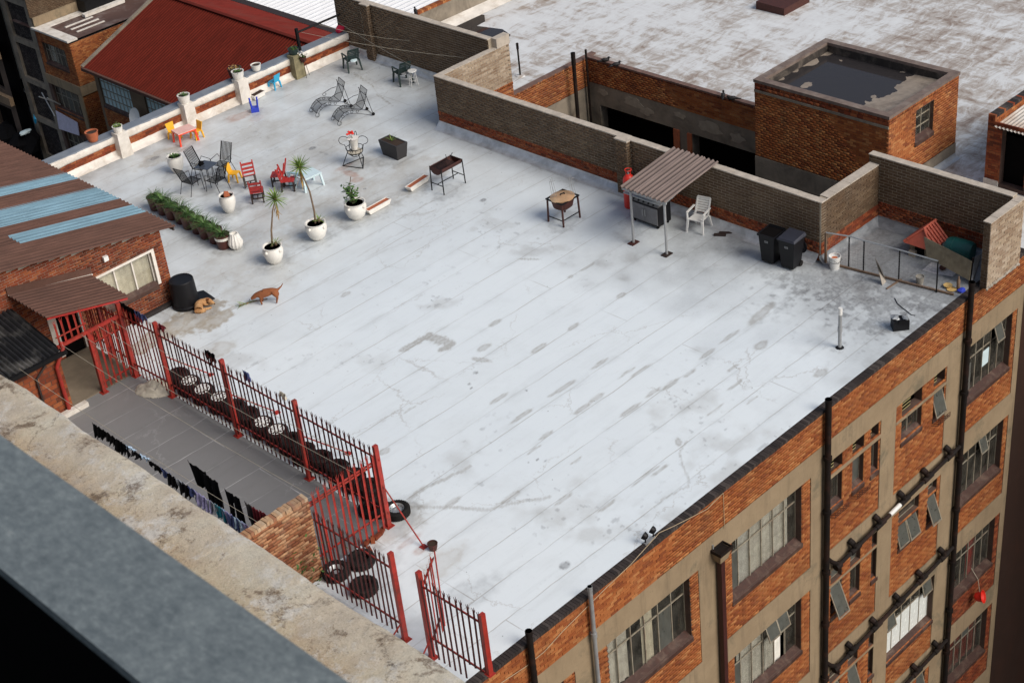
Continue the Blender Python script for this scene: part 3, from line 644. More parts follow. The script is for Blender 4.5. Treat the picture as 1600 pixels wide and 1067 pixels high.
# ---------------------------------------------------------------- facade of our own building
cv = lambda p: (p*.991, ); FY = 19.72
def cx(x): return .991*x
def cz(z): return .2205+.991*z
bld = thing('brick_building', 'long orange brick building with pale plaster frame and steel windows under the white roof', 'building', (26, FY, -26))
OF, UF, NF = (0, FY, 0), (1, 0, 0), (0, -1, 0)
rows = [(-2.1, -5.2)] + [(-6.0-3.9*k, -9.1-3.9*k) for k in range(4)]
bays = [(15.3, 18.57), (19.32, 23.05), (24.02, 27.7), (28.43, 30.93), (31.66, 34.22), (35.2, 38.05)]
allholes = []; winlist = []
for k, (zt, zb) in enumerate(rows):
    for b, (xa, xb) in enumerate(bays):
        if b in (0, 1, 2, 5):
            wa, wb = {0: (15.6, 18.2), 1: (19.71, 22.72), 2: (24.37, 27.31), 5: (35.3, 37.8)}[b]
            winlist.append((b, k, wa, wb, zt-1.96, zt, 'big'))
        elif b == 3:
            ws = ((28.57, 29.14), (29.6, 30.15), (30.48, 30.84)) if k == 0 else ((28.69, 29.22), (29.63, 30.12), (30.69, 30.97))
            for j, (wa, wb) in enumerate(ws):
                if k == 0: winlist.append((b, k, wa, wb, -2.56, -2.08, 'louvre')); winlist.append((b, k, wa+.02, wb, -3.75, -2.72, 'small'))
                else: winlist.append((b, k, wa, wb, zt-1.75, zt-.62, 'small')); winlist.append((b, k, wa, wb, zt-.52, zt, 'small1'))
        else:
            if k == 0:
                winlist += [(b, k, 31.97, 32.98, -2.62, -2.1, 'louvre'), (b, k, 31.97, 33.0, -3.5, -2.74, 'pair'), (b, k, 33.58, 34.15, -2.56, -2.08, 'louvre'), (b, k, 33.6, 34.15, -3.6, -2.66, 'smallopen')]
            elif k == 1: winlist += [(b, k, 32.05, 33.1, -7.46, -6.62, 'pairopen'), (b, k, 32.05, 33.1, -6.52, -6.0, 'small1'), (b, k, 33.58, 34.05, -7.55, -6.5, 'smallopen'), (b, k, 33.58, 34.05, -6.4, -6.0, 'small1')]
            elif k == 2: winlist += [(b, k, 31.7, 34.22, zt-1.9, zt-.02, 'frost')]
            else: winlist += [(b, k, 32.0, 33.0, zt-1.7, zt-.05, 'pair'), (b, k, 33.5, 34.0, zt-1.7, zt-.05, 'small')]
H4 = [(cx(a), cx(b), cz(c), cz(d)) for (_, _, a, b, c, d, _) in winlist]
# concrete frame: everything outside the brick panels
panels = []
for (zt, zb) in rows:
    for (xa, xb) in bays: panels.append((cx(xa), cx(xb), cz(zb), cz(zt)))
XL, XR = 3.4, cx(38.37)
fr = MB(); holed(fr, OF, UF, NF, XL, XR, -26, cz(-1.36), panels, .03)
fr.box(XR-.02, XR, FY, FY+6, -26, -.1); fr.build('plaster_frame', M['concrete'], bld, world=True)
bk = MB(); holed(bk, (0, FY+.03, 0), UF, NF, XL, XR, -26, -.1, H4, .24); bk.build('wall', M['mortar_red'], bld, world=True)
OB = (0, FY+.022, 0)
for (xa, xb, za, zb) in panels:
    if zb < -16.5: continue
    hs = [h for h in H4 if h[0] < xb and h[1] > xa and h[2] < zb and h[3] > za-.01]
    mm = M['brick_orange']
    if xa > 34 and zb < -8.5: mm = M['brick_red']
    brickpanel(bld, OB, UF, NF, xa, xb, za, zb, mm, hs)
brickpanel(bld, (0, FY+.004, 0), UF, NF, 14.8, XR, cz(-1.36), -.105, M['brick_orange'])
mb = MB().box(3.4, XR, FY+.012, FY+.022, cz(-1.36), -.1); mb.build('mortar_bed', M['mortar_red'], bld, world=True)
mb = MB().box(XL, XR, FY+.9, FY+.95, -26, -1.0); mb.build('interior_wall', M['void'], bld, world=True)
mb = MB()
for (zt, zb) in rows[:4]: mb.box(XL, XR, FY+.28, FY+.9, cz(zb)-.1, cz(zb))
mb.build('floor_slab', M['void'], bld, world=True)
for b, (xa, xb) in enumerate(bays):
    mb = MB().box(cx(xb)+.1, cx(xb)+.5, FY+.28, FY+.9, -20, -1.5); mb.build('partition', M['void'], bld, world=True)
# concrete strips between the small openings of the bathroom bays
mb = MB(); mb.box(cx(28.43), cx(30.93), FY-.01, FY+.03, cz(-2.69), cz(-2.58)); mb.box(cx(31.66), cx(34.22), FY-.012, FY+.03, cz(-2.72), cz(-2.64))
for k in (1, 2, 3): mb.box(cx(28.43), cx(30.93), FY-.006, FY+.03, cz(rows[k][0]-.60), cz(rows[k][0]-.53))
mb.build('transom_band', M['concrete'], bld, world=True)['kind'] = 'stuff'
for (b, k, wa, wb, c, d, ty) in winlist:
    if d < -16: continue
    a_, b_, c_, d_ = cx(wa), cx(wb), cz(c), cz(d); Wd = b_-a_; OW = (0, FY+.03, 0)
    if ty == 'big':
        sash = {(2, 1): [(3, 0), (4, 0)], (5, 0): [(4, 0)], (2, 2): [(1, 0)], (5, 1): [(3, 0)], (1, 2): [(4, 0)]}.get((b, k), [])
        cur = {(1, 0): [(.02, .30, .03, .9, 'curtain'), (.48, .62, .0, 1, 'cream')], (2, 0): [(.17, .33, 0, 1, 'white_plastic'), (.34, .9, .0, .98, 'curtain')], (2, 1): [(.14, .5, 0, 1, 'curtain'), (.55, .8, 0, .9, 'curtain')],
               (5, 0): [(.05, .3, .0, .5, 'steel_dull')], (5, 1): [(.0, .2, 0, .8, 'curtain')], (5, 2): [(.5, .68, 0, .8, 'redwood'), (.1, .25, 0, .6, 'curtain')], (0, 0): [(.2, .8, 0, 1, 'curtain')], (5, 3): [(.0, .9, .1, .95, 'dark_red_wall')], (2, 2): [(.1, .7, 0, 1, 'curtain')], (1, 1): [(.2, .8, 0, 1, 'curtain')]}.get((b, k), [])
        window(bld, OW, UF, NF, a_, b_, c_, d_, 6, (0, .33, 1) if b != 5 else (0, .36, 1), .20,
               [(a_+Wd*p, a_+Wd*q, c_+(d_-c_)*r, c_+(d_-c_)*s, M[m_]) for p, q, r, s, m_ in cur], sash, skip=[(4, 1)] if (b, k) == (2, 1) else ())
    elif ty == 'louvre':
        f = MB(); n = 5; dp = .10
        f.box(a_, a_+Wd*.62, FY+.03+dp+.04, FY+.03+dp+.05, c_, d_); w = f.build('window', M['void'], bld, world=True)
        for i in range(n):
            s = MB(); z = c_+.04+(d_-c_-.06)*i/(n-1); s.hexa([(a_+.02, FY+.05+dp, z-.012), (a_+Wd*.62, FY+.05+dp, z-.012), (a_+Wd*.62, FY+.056+dp, z-.012), (a_+.02, FY+.056+dp, z-.012)], [(a_+.02, FY+.045+dp, z+.022), (a_+Wd*.62, FY+.045+dp, z+.022), (a_+Wd*.62, FY+.051+dp, z+.022), (a_+.02, FY+.051+dp, z+.022)])
            s.build('louvre_slat', M['louver'], w, world=True)
    elif ty == 'frost':
        wf = window(bld, OW, UF, NF, a_, b_, c_, d_, 5, (0, .34, 1), .18, [(a_, b_-.05, c_, c_+(d_-c_)*.66, M['white_plastic'])], [(0, 0), (4, 0)])
        for ch in wf.children:
            if ch.name.startswith('pane') and ch.scale[2] > .8 and ch.scale[1] < .02: ch.data = unit(plain('white_painted_glass', (.74, .78, .76), .25, var=.15) if not bpy.data.materials.get('white_painted_glass') else bpy.data.materials['white_painted_glass'])
    else:
        cols = 2 if 'pair' in ty else 1
        window(bld, OW, UF, NF, a_, b_, c_, d_, cols, (0, 1), .15, None, [(i, 0) for i in range(cols)] if ('open' in ty or (ty == 'small' and k and random.random() < .35)) else [], sill=(ty != 'small1'))
    if ty == 'small' and b == 3 and k == 0 and wa < 30.4 or ty == 'smallopen' and k == 0:      # little wire basket under the opened window
        g = MB(); x0, x1, z0 = a_-.05, b_+.03, c_-.02
        for i in range(6): x = x0+(x1-x0)*i/5; g.bar((x, FY+.02, z0-.22), (x, FY-.20, z0-.12), .012); g.bar((x, FY-.20, z0-.12), (x, FY-.20, z0+.02), .012)
        for zz in (-.12, -.05, .02): g.bar((x0, FY-.20, z0+zz), (x1, FY-.20, z0+zz), .012)
        g.build('window_basket', M['iron'], bld, world=True)
# sheet of paper / sticker on the far top window
mb = MB().box(cx(36.55), cx(36.9), FY+.21, FY+.215, cz(-3.5), cz(-2.95)); mb.build('paper_notice', M['paleblue'], bld, world=True)
# soldier bricks of the coping, one by one
cbm = [unit(M['brick_dark'])]
x = 14.9; i = 0
cop = []
while x < XR-.04:
    cop.append(x+.0425); x += .0855
for i, xc in enumerate(cop[-285:]):
    o = bpy.data.objects.new('coping_brick', cbm[0]); link(o, bld)
    o.location = np.array((xc, FY+.108+random.uniform(-.003, .003), -.055+random.uniform(-.004, .004)))-rootloc(bld); o.scale = (.076, .235, .10)
mb = MB().box(3.4, XR, FY+.0, FY+.225, -.12, -.03); mb.build('coping_mortar', M['mortar_red'], bld, world=True)
# ---- pipes on the facade
def vpipe(x, y, z0, z1, r, m, label, collars=(), name='downpipe'):
    t = thing(name, label, 'pipe', (x, y, z0)); h = z1-z0
    p = MB().tube([(0, 0, 0), (0, 0, h)], r, 12); p.tube([(0, 0, h-.12), (0, 0, h)], r*1.12, 12); p.build('pipe', m, t, smooth='auto')
    for c in collars: q = MB().tube([(0, 0, c-z0-.06), (0, 0, c-z0+.06)], r*1.35, 12); q.bar((0, 0, c-z0), (0, .18, c-z0), .05); q.build('collar', m, t, smooth='auto')
    return t
vpipe(28.0, FY-.13, -20, .38, .085, M['pipe_black'], 'tall black soil pipe rising above the roof edge between the second and third window bays', (-1.5, -3.3, -5.4, -7.3, -9.4, -11.5))
vpipe(34.72, FY-.13, -20, .55, .085, M['pipe_black'], 'tall black soil pipe beside the farthest window bay, topping out next to the dog pen', (-1.4, -3.2, -5.6, -7.5, -9.6, -11.6, -13.4))
vpipe(17.05, FY-.12, -12, .45, .075, M['pipe_black'], 'short black pipe end standing up at the bottom edge of the picture', (-2.0,))
vpipe(19.0, FY-.12, -12, .36, .055, M['steel_dull'], 'pale grey plastic pipe with black clips fixed left of the nearest window', (-1.1, -3.2))
t = thing('rainwater_head', 'dark box shaped rainwater hopper with a square downpipe between the two nearest big windows', 'hopper', (23.55, FY-.14, -1.6))
p = MB(); p.hexa([(-.15, -.1, -.32), (.15, -.1, -.32), (.15, .13, -.32), (-.15, .13, -.32)], [(-.22, -.17, 0), (.22, -.17, 0), (.22, .13, 0), (-.22, .13, 0)]); p.build('hopper', M['concrete'], t)
p = MB()
for (a, b, c, d) in ((-.24, .24, -.19, -.16), (-.24, .24, .10, .13), (-.24, -.21, -.16, .10), (.21, .24, -.16, .10)): p.box(a, b, c, d, -.03, .06)
p.box(-.2, .2, -.15, .1, -.02, 0.005); p.build('rim', M['pipe_black'], t)
p = MB().box(-.07, .07, -.06, .08, -11, -.3); p.build('square_pipe', plain('dark_red_downpipe', (.05, .012, .01), .6), t)
p = MB().bar((-.16, .12, .02), (-.16, .12, .18), .04); p.build('bracket', M['steel'], t)
def soil(zl, zr, label, x0=28.6, x1=34.6, stubs=5, white=False, elbow=True):
    t = thing('soil_pipe', label, 'pipe', (x1, FY-.16, zr)); r = .062
    L = x1-x0; P = lambda s: (-(L*(1-s)), 0, (zl-zr)*(1-s))
    p = MB(); p.tube([P(-.03), P(1)], r, 10)
    if elbow: p.tube([(P(0)[0]-.05, 0, P(0)[2]), (P(0)[0]-.35, .02, P(0)[2]+.28), (-L-.62, .04, P(0)[2]+.62)], r, 10)
    p.build('pipe', M['pipe_black'], t, smooth='auto')
    for i in range(stubs):
        s = (i+.6)/stubs; q = MB(); c = Vector(P(s)); q.tube([c, c+Vector((-.08, .02, .24))], r*1.25, 10); q.tube([c+Vector((-.08, .02, .22)), c+Vector((-.11, .14, .31))], r*1.5, 10); q.tube([Vector(P(s-.035)), Vector(P(s+.035))], r*1.45, 10)
        q.build('branch', M['pipe_black'], t, smooth='auto')
    q = MB(); q.tube([P(-.035), P(.0)], r*1.7, 10); q.build('end_cap', M['pipe_black'], t, smooth='auto')
    if white: q = MB(); q.tube([P(.40), P(.54)], r*1.08, 12); q.build('repair_sleeve', M['white_plastic'], t, smooth='auto', label='bright white plastic replacement length')
    return t
soil(cz(-5.75), cz(-5.30), 'black soil pipe slanting across the bathroom windows with one white replacement length', white=True)
soil(cz(-9.65), cz(-9.20), 'black slanting soil pipe one floor below the one with the white length')
soil(cz(-13.55), cz(-13.1), 'lowest black slanting soil pipe, cut by the bottom edge of the picture')
# cable looping along the top of the facade
pts = []
for (px, py) in [(782, 1067), (820, 1042), (850, 1018), (880, 985), (912, 953), (950, 915), (985, 882), (1012, 852), (1030, 832), (1050, 823), (1080, 808), (1105, 795), (1122, 778), (1130, 770)]:
    d = CF + CR*(px-800)/FPX - CU*(py-533.5)/FPX; t_ = (FY-.03-CP[1])/d[1]; pts.append(tuple(CP+t_*d))
pts.append((pts[-1][0]+.01, FY-.03, pts[-1][2]-1.1))
o = MB().tube(pts, .009, 5).build('cable', M['cable'], None); tag(o, 'thin cream cable looping along the brick parapet above the nearest windows', 'cable')
t = thing('basin', 'bright red plastic basin hung out of a window of the farthest bay', 'basin', (cx(36.6), FY-.3, cz(-12.35)))
p = MB().lathe([(.06, -.18), (.14, -.12), (.2, .12), (.22, .12), (.2, .1), (.12, -.1), (.0, -.13)], n=16); o = p.build('bowl', M['hot_red'], t, smooth='auto'); o.rotation_euler = (radians(70), 0, .3)
p = MB().tube([(0, 0, .1), (-.02, .1, .7), (-.1, .32, 1.1)], .012, 5); p.build('cord', M['wire'], t)

# ---------------------------------------------------------------- walls round the roof
def fillet(parent, p0, p1, n, m=M['flash'], w=.16, h=.17, z=0.):
    """sloping skirting where a wall meets the roof; n points away from the wall"""
    p0 = Vector((*p0, z)); p1 = Vector((*p1, z)); n = Vector(n); k = 24; mb = MB(); d = (p1-p0)
    prof = [(0.012, h+.06), (.02, h), (w*.6, h*.35), (w, .02), (w+.09, .006)]; vs = []
    for i in range(k+1):
        j = random.uniform(-.012, .012)
        for (a, b) in prof: vs.append(p0+d*i/k+n*(a+(j if a > .03 else 0))+Vector((0, 0, b+(j*.5 if b > .05 else 0))))
    q = len(prof); mb.add(vs, [(i*q+a, (i+1)*q+a, (i+1)*q+a+1, i*q+a+1) for i in range(k) for a in range(q-1)])
    return mb.build('flashing', m, parent, world=True)
XB = 34.0
bw = thing('boundary_wall', 'long dark grey brown brick wall with a red brick base running behind the barbecue canopy', 'wall', (XB+.12, 32, 0))
mb = MB().box(XB+.012, XB+.23, 24.18, 40.56, -6, 1.93); mb.build('wall', M['mortar'], bw, world=True)
OX = (XB+.012, 0, 0); UX = (0, 1, 0); NX = (-1, 0, 0)
brickpanel(bw, OX, UX, NX, 24.19, 40.58, .62, 1.93, M['brick_grey'], [(31.42, 31.92, 0, 3)], L=.30, Hh=.094)
brickpanel(bw, OX, UX, NX, 24.19, 40.58, .0, .53, M['brick_red'], [(31.42, 31.92, 0, 3)])
brickpanel(bw, OX, UX, NX, 24.19, 40.58, .53, .62, M['brick_red'], soldier=True, proud=.02, jit=.012)
mb = MB().box(XB-.17, XB+.0, 31.42, 31.92, 0, 1.93); mb.build('pier_core', M['mortar'], bw, world=True)
brickpanel(bw, (XB-.17, 0, 0), UX, NX, 31.42, 31.92, 0, 1.93, M['brick_grey'], L=.25, Hh=.094)
brickpanel(bw, (0, 31.42, 0), (1, 0, 0), (0, -1, 0), XB-.17, XB, 0, 1.93, M['brick_grey'], L=.25, Hh=.094)
mb = MB()
for i in range(40):
    y0 = 24.15+(40.60-24.15)*i/40; y1 = 24.15+(40.60-24.15)*(i+1)/40; z = 1.965+random.uniform(-.006, .006); mb.box(XB-.01, XB+.25, y0, y1-.004, 1.93, z)
mb.box(XB-.19, XB-.012, 31.40, 31.94, 1.93, 1.975); mb.build('capping', M['cap'], bw, world=True)
fillet(bw, (XB, 24.2), (XB, 40.6), (-1, 0, 0), w=.24, h=.19)
# return wall towards +X, its inner (sunlit) side is seen over the top
rw = thing('return_wall', 'short pale brick return wall stepping back behind the long dark wall', 'wall', (35.8, 40.47, 0))
mb = MB().box(XB+.24, 37.55, 40.37, 40.585, -6, 1.93); mb.build('wall', M['mortar_pale'], rw, world=True)
brickpanel(rw, (0, 40.37, 0), (1, 0, 0), (0, -1, 0), XB+.26, 37.55, .45, 1.93, M['brick_pale'], L=.30, Hh=.094)
brickpanel(rw, (0, 40.37, 0), (1, 0, 0), (0, -1, 0), 34.4, 37.55, -.6, .35, M['brick_orange'])
brickpanel(rw, (0, 40.37, 0), (1, 0, 0), (0, -1, 0), 34.4, 37.55, .35, .45, M['brick_orange'], soldier=True, proud=.02, jit=.015)
brickpanel(rw, (37.55, 0, 0), (0, 1, 0), (1, 0, 0), 40.37, 40.585, -.5, 1.93, M['brick_pale'], L=.30, Hh=.094)
brickpanel(rw, (0, 40.585, 0), (1, 0, 0), (0, 1, 0), XB+.0, 36.75, 0, 1.93, M['brick_grey'], L=.30, Hh=.094)
mb = MB()
for i in range(10):
    x0 = XB+.255+(37.1-XB-.255)*i/10; x1 = XB+.255+(37.1-XB-.255)*(i+1)/10; mb.box(x0, x1-.004, 40.355, 40.6, 1.93, 1.965+random.uniform(-.006, .006))
mb.box(36.93, 37.58, 40.34, 40.62, 1.94, 2.31); mb.build('capping', M['cap'], rw, world=True)
fw = thing('far_wall', 'tall grey brown brick wall closing the far end of the white roof behind the green chairs', 'wall', (36.9, 44.8, 0))
mb = MB().box(36.77, 36.99, 40.6, 49.35, -6, 2.28); mb.build('wall', M['mortar'], fw, world=True)
brickpanel(fw, (36.77, 0, 0), UX, NX, 40.6, 49.35, 0, 2.28, M['brick_grey'], [(47.12, 47.55, 0, 3)], L=.30, Hh=.094)
mb = MB().box(36.6, 36.76, 47.12, 47.55, 0, 2.28); mb.build('pier_core', M['mortar'], fw, world=True)
brickpanel(fw, (36.6, 0, 0), UX, NX, 47.12, 47.55, 0, 2.28, M['brick_grey'], L=.2, Hh=.094)
brickpanel(fw, (0, 47.12, 0), (1, 0, 0), (0, -1, 0), 36.6, 36.76, 0, 2.28, M['brick_grey'], L=.2, Hh=.094)
mb = MB()
for i in range(22):
    y0 = 40.62+(49.37-40.62)*i/22; y1 = 40.62+(49.37-40.62)*(i+1)/22; mb.box(36.75, 37.01, y0, y1-.004, 2.28, 2.315+random.uniform(-.006, .006))
mb.box(36.58, 36.745, 47.1, 47.57, 2.28, 2.32); mb.build('capping', M['cap'], fw, world=True)
fillet(fw, (36.77, 40.6), (36.77, 48.8), (-1, 0, 0), h=.22)
# pen: side wall, back wall, end wall on the facade line
pw = thing('pen_side_wall', 'short brick wall jutting out behind the pair of wheelie bins', 'wall', (35.5, 24.3, 0))
mb = MB().box(XB+.24, 36.9, 24.21, 24.42, -.6, 1.93); mb.box(XB+.0, XB+.235, 24.13, 24.17, 0, 1.93); mb.build('wall', M['mortar'], pw, world=True)
brickpanel(pw, (0, 24.13, 0), (1, 0, 0), (0, -1, 0), XB+.0, 36.9, .62, 1.93, M['brick_grey'], L=.30, Hh=.094)
brickpanel(pw, (0, 24.13, 0), (1, 0, 0), (0, -1, 0), XB+.0, 36.9, 0, .62, M['brick_red'])
mb = MB().box(XB+.25, 36.9, 24.14, 24.2, 0, 1.9); mb.build('mortar_bed', M['mortar'], pw, world=True)
mb = MB()
for i in range(8):
    x0 = XB+(36.88-XB)*i/8; x1 = XB+(36.88-XB)*(i+1)/8; mb.box(x0+.002, x1-.002, 24.12 if x0 > XB+.24 else 24.115, 24.44 if x0 > XB+.24 else 24.149, 1.93, 1.966+random.uniform(-.005, .005))
mb.build('capping', M['cap'], pw, world=True)
fillet(pw, (XB-.1, 24.13), (36.9, 24.13), (0, -1, 0), m=M['flash_dull'])
pb = thing('pen_back_wall', 'grey brown brick wall with red base behind the small dog pen', 'wall', (37, 22, 0))
mb = MB().box(36.93, 37.14, 19.75, 24.5, -.6, 2.17); mb.build('wall', M['mortar'], pb, world=True)
brickpanel(pb, (36.93, 0, 0), UX, NX, 19.76, 24.5, .72, 2.17, M['brick_grey'], L=.30, Hh=.094)
brickpanel(pb, (36.93, 0, 0), UX, NX, 19.76, 24.5, 0, .64, M['brick_red']); brickpanel(pb, (36.93, 0, 0), UX, NX, 19.76, 24.5, .64, .72, M['brick_red'], soldier=True, proud=.02, jit=.012)
mb = MB()
for i in range(12):
    y0 = 19.75+(24.52-19.75)*i/12; y1 = 19.75+(24.52-19.75)*(i+1)/12; mb.box(36.91, 37.16, y0, y1-.004, 2.17, 2.205+random.uniform(-.005, .005))
mb.build('capping', M['cap'], pb, world=True)
fillet(pb, (36.93, 19.9), (36.93, 24.2), (-1, 0, 0), w=.22, h=.18, m=M['flash_dull'])
pe = thing('pen_end_wall', 'pale cement brick end wall standing on the facade edge at the right of the picture', 'wall', (36.0, 19.6, 0))
mb = MB().box(35.4, 37.16, 19.52, 19.73, 0, 2.10); mb.build('wall', M['mortar_pale'], pe, world=True)
brickpanel(pe, (0, 19.52, 0), (1, 0, 0), (0, -1, 0), 35.4, 37.16, .0, 2.10, M['brick_pale'], L=.30, Hh=.094)
brickpanel(pe, (35.4, 0, 0), UX, NX, 19.52, 19.73, 0, 2.10, M['brick_grey'], L=.2, Hh=.094)
mb = MB()
for i in range(5):
    x0 = 35.37+1.8*i/5; mb.box(x0, x0+.356, 19.5, 19.745, 2.10, 2.135+random.uniform(-.005, .005))
mb.build('capping', M['cap'], pe, world=True)
mb = MB()
for i in range(26): x0 = 35.4+i*.068; mb.blob((x0, 19.5, .02+random.uniform(-.02, .02)), (.05, .03, .05), 6, .3)
mb.build('mortar_lump', M['mortar_pale'], pe, world=True)
# parapet on the far long side: grey top, white plaster, red brick band, white plaster foot
PY = 48.78
pp = thing('parapet', 'low parapet with grey blue top, peeling white plaster and a strip of red brick', 'parapet', (28, 49, 0))
n = 60; x0, x1 = 17.5, 36.74; mb = MB(); vs = []
prof = [(PY+.45, -1.5), (PY+.45, .78), (PY+.43, .835), (PY+.03, .805), (PY-.012, .765)]
for i in range(n+1):
    x = x0+(x1-x0)*i/n
    for (y, z) in prof: vs.append((x, y, z+random.uniform(-.004, .004)))
q = len(prof); mb.add(vs, [(i*q+a, (i+1)*q+a, (i+1)*q+a+1, i*q+a+1) for i in range(n) for a in range(q-1)]); mb.build('coping_top', M['bitumen'], pp, world=True)
mb = MB(); vs = []; n = 160
prof = [(.03, .79), (-.022, .765), (-.045, .69), (-.04, .58), (-.01, .515), (.02, .51)]
for i in range(n+1):
    x = x0+(x1-x0)*i/n; w = fbm(np.array([x*1.3]), np.array([2.2]))[0]-.5
    for j, (y, z) in enumerate(prof): vs.append((x, PY+y-(w*.10 if 0 < j < 5 else 0)+random.uniform(-.005, .005), z+(w*.10 if j in (1, 2) else 0)-(abs(w)*.02 if j > 3 else 0)))
q = len(prof); mb.add(vs, [(i*q+a, (i+1)*q+a, (i+1)*q+a+1, i*q+a+1) for i in range(n) for a in range(q-1)]); mb.build('white_render', M['white_plaster'], pp, world=True, smooth=True)
mb = MB().box(x0, x1, PY+.01, PY+.2, 0, .53); mb.build('wall', M['mortar_red'], pp, world=True)
brickpanel(pp, (0, PY+.01, 0), (1, 0, 0), (0, -1, 0), x0, x1, .23, .515, M['brick_red'], proud=.012)
mb = MB(); vs = []
prof = [(.02, .25), (-.02, .23), (-.04, .12), (-.14, .06), (-.26, .008)]
for i in range(n+1):
    x = x0+(x1-x0)*i/n
    for j, (y, z) in enumerate(prof): vs.append((x, PY+y+random.uniform(-.012, .012), z+random.uniform(-.004, .004)))
q = len(prof); mb.add(vs, [(i*q+a, (i+1)*q+a, (i+1)*q+a+1, i*q+a+1) for i in range(n) for a in range(q-1)]); mb.build('foot_render', M['white_plaster'], pp, world=True, smooth=True)
PIERS = []
for (px, py, nm) in [(203, 246, 'whitewashed'), (295, 195, 'whitewashed'), (385, 160, 'whitewashed'), (466, 120, 'moss stained')]:
    c = W(px, py); PIERS.append(c[0]); mb = MB(); w = .21
    mb.hexa([(c[0]-w-.03, PY-.36, .0), (c[0]+w+.03, PY-.36, 0), (c[0]+w+.03, PY+.02, 0), (c[0]-w-.03, PY+.02, 0)], [(c[0]-w, PY-.32, .92), (c[0]+w, PY-.32, .92), (c[0]+w, PY+.10, .92), (c[0]-w, PY+.10, .92)])
    mb.build('pier', M['white_plaster'] if nm != 'moss stained' else plain('mossy_render', (.24, .21, .12), .9, var=.5, scale=4), pp, world=True)
# ---------------------------------------------------------------- light well and tank house
lw = thing('light_well', 'deep dark light well with orange brick rim walls behind the long dark wall', 'light well', (40, 36, -12))
mb = MB()
holed(mb, (42.12, 0, 0), (0, 1, 0), (-1, 0, 0), 30.2, 40.92, -14, -.40, [(36.62, 40.4, -6, -2.3), (31, 35.75, -6, -2.3), (36.62, 40.4, -12, -7.5), (31, 35.75, -12, -7.5)], .4)
holed(mb, (0, 40.92, 0), (1, 0, 0), (0, -1, 0), 34.2, 42.12, -14, -.40, [(35, 41.6, -12, -7)], .4)
mb.build('wall', M['plaster_grey'], lw, world=True)
brickpanel(lw, (42.12, 0, 0), (0, 1, 0), (-1, 0, 0), 30.2, 40.92, -1.42, -.52, M['brick_orange']); brickpanel(lw, (42.12, 0, 0), (0, 1, 0), (-1, 0, 0), 30.2, 40.92, -.52, -.42, M['brick_red'], soldier=True)
brickpanel(lw, (0, 40.92, 0), (1, 0, 0), (0, -1, 0), 37.0, 42.11, -1.6, -.53, M['brick_orange']); brickpanel(lw, (0, 40.92, 0), (1, 0, 0), (0, -1, 0), 37.0, 42.11, -.53, -.42, M['brick_orange'], soldier=True, proud=.015, jit=.01)
mb = MB()
for (a, b) in ((36.35, 36.62), (35.75, 35.95)): mb.box(42.05, 42.11, a, b, -6, -2.3)
mb.build('door_jamb', M['terracotta'], lw, world=True)
mb = MB().box(34.25, 42.6, 40.9, 41.12, -.45, -.38); mb.box(42.1, 42.32, 30.2, 40.89, -.45, -.385); mb.build('capping', plain('worn_brown_capping', (.17, .10, .08), .85, var=.5, scale=5), lw, world=True)
mb = MB().box(34.2, 43, 24, 41.5, -14.1, -14); mb.box(43.4, 43.5, 25, 41, -14, -.6); mb.box(42.45, 43.4, 40.6, 40.7, -14, -.6); mb.box(42.45, 43.4, 29, 41, -.62, -.58); mb.build('floor', M['void'], lw, world=True)
mb = MB(); holed(mb, (34.24, 0, 0), (0, 1, 0), (1, 0, 0), 24.4, 40.3, -14, -.5, [], .1); mb.build('near_wall', M['plaster_grey'], lw, world=True)
TX0, TX1, TY0, TY1, TZ = 38.82, 42.75, 25.08, 30.22, 2.5
th = thing('tank_house', 'orange brick rooftop block with a walled top holding dark standing water', 'rooftop block', ((TX0+TX1)/2, (TY0+TY1)/2, -.5))
wh = [(40.32, 41.33, 1.02, 2.08)]
mb = MB(); holed(mb, (0, TY0, 0), (1, 0, 0), (0, -1, 0), TX0, TX1, -.5, TZ-.1, wh, .24); holed(mb, (TX0, 0, 0), (0, 1, 0), (-1, 0, 0), TY0, TY1, -14, TZ-.1, [(TY0+.6, TY1-.6, -5, -2.2)], .3)
mb.box(TX0, TX1, TY1-.02, TY1, -.5, TZ-.1); mb.box(TX1-.02, TX1, TY0, TY1-.03, -.5, TZ-.1); mb.build('wall', M['mortar_red'], th, world=True)
brickpanel(th, (0, TY0, 0), (1, 0, 0), (0, -1, 0), TX0, TX1, .02, TZ-.22, M['brick_orange'], wh); brickpanel(th, (0, TY0, 0), (1, 0, 0), (0, -1, 0), TX0, TX1, TZ-.22, TZ-.1, M['brick_orange'], soldier=True)
brickpanel(th, (TX0, 0, 0), (0, 1, 0), (-1, 0, 0), TY0, TY1, -.24, TZ-.44, M['brick_orange']); brickpanel(th, (TX0, 0, 0), (0, 1, 0), (-1, 0, 0), TY0, TY1, TZ-.34, TZ-.22, M['brick_red']); brickpanel(th, (TX0, 0, 0), (0, 1, 0), (-1, 0, 0), TY0, TY1, TZ-.22, TZ-.1, M['brick_red'], soldier=True)
mb = MB().box(TX0-.03, TX0-.005, TY0+.03, TY1, -1.0, -.26); mb.box(TX0-.005, TX1, TY0-.03, TY0-.003, -.5, .0); mb.box(TX0-.035, TX0-.002, TY0, TY1, TZ-.43, TZ-.35); mb.build('plinth', M['plaster_grey'], th, world=True)
mb = MB(); w = .24
mb.box(TX0-.03, TX1+.03, TY0-.03, TY0+w, TZ-.1, TZ); mb.box(TX0-.03, TX1+.03, TY1-w, TY1+.03, TZ-.1, TZ); mb.box(TX0-.03, TX0+w, TY0+w, TY1-w, TZ-.1, TZ); mb.box(TX1-w, TX1+.03, TY0+w, TY1-w, TZ-.1, TZ)
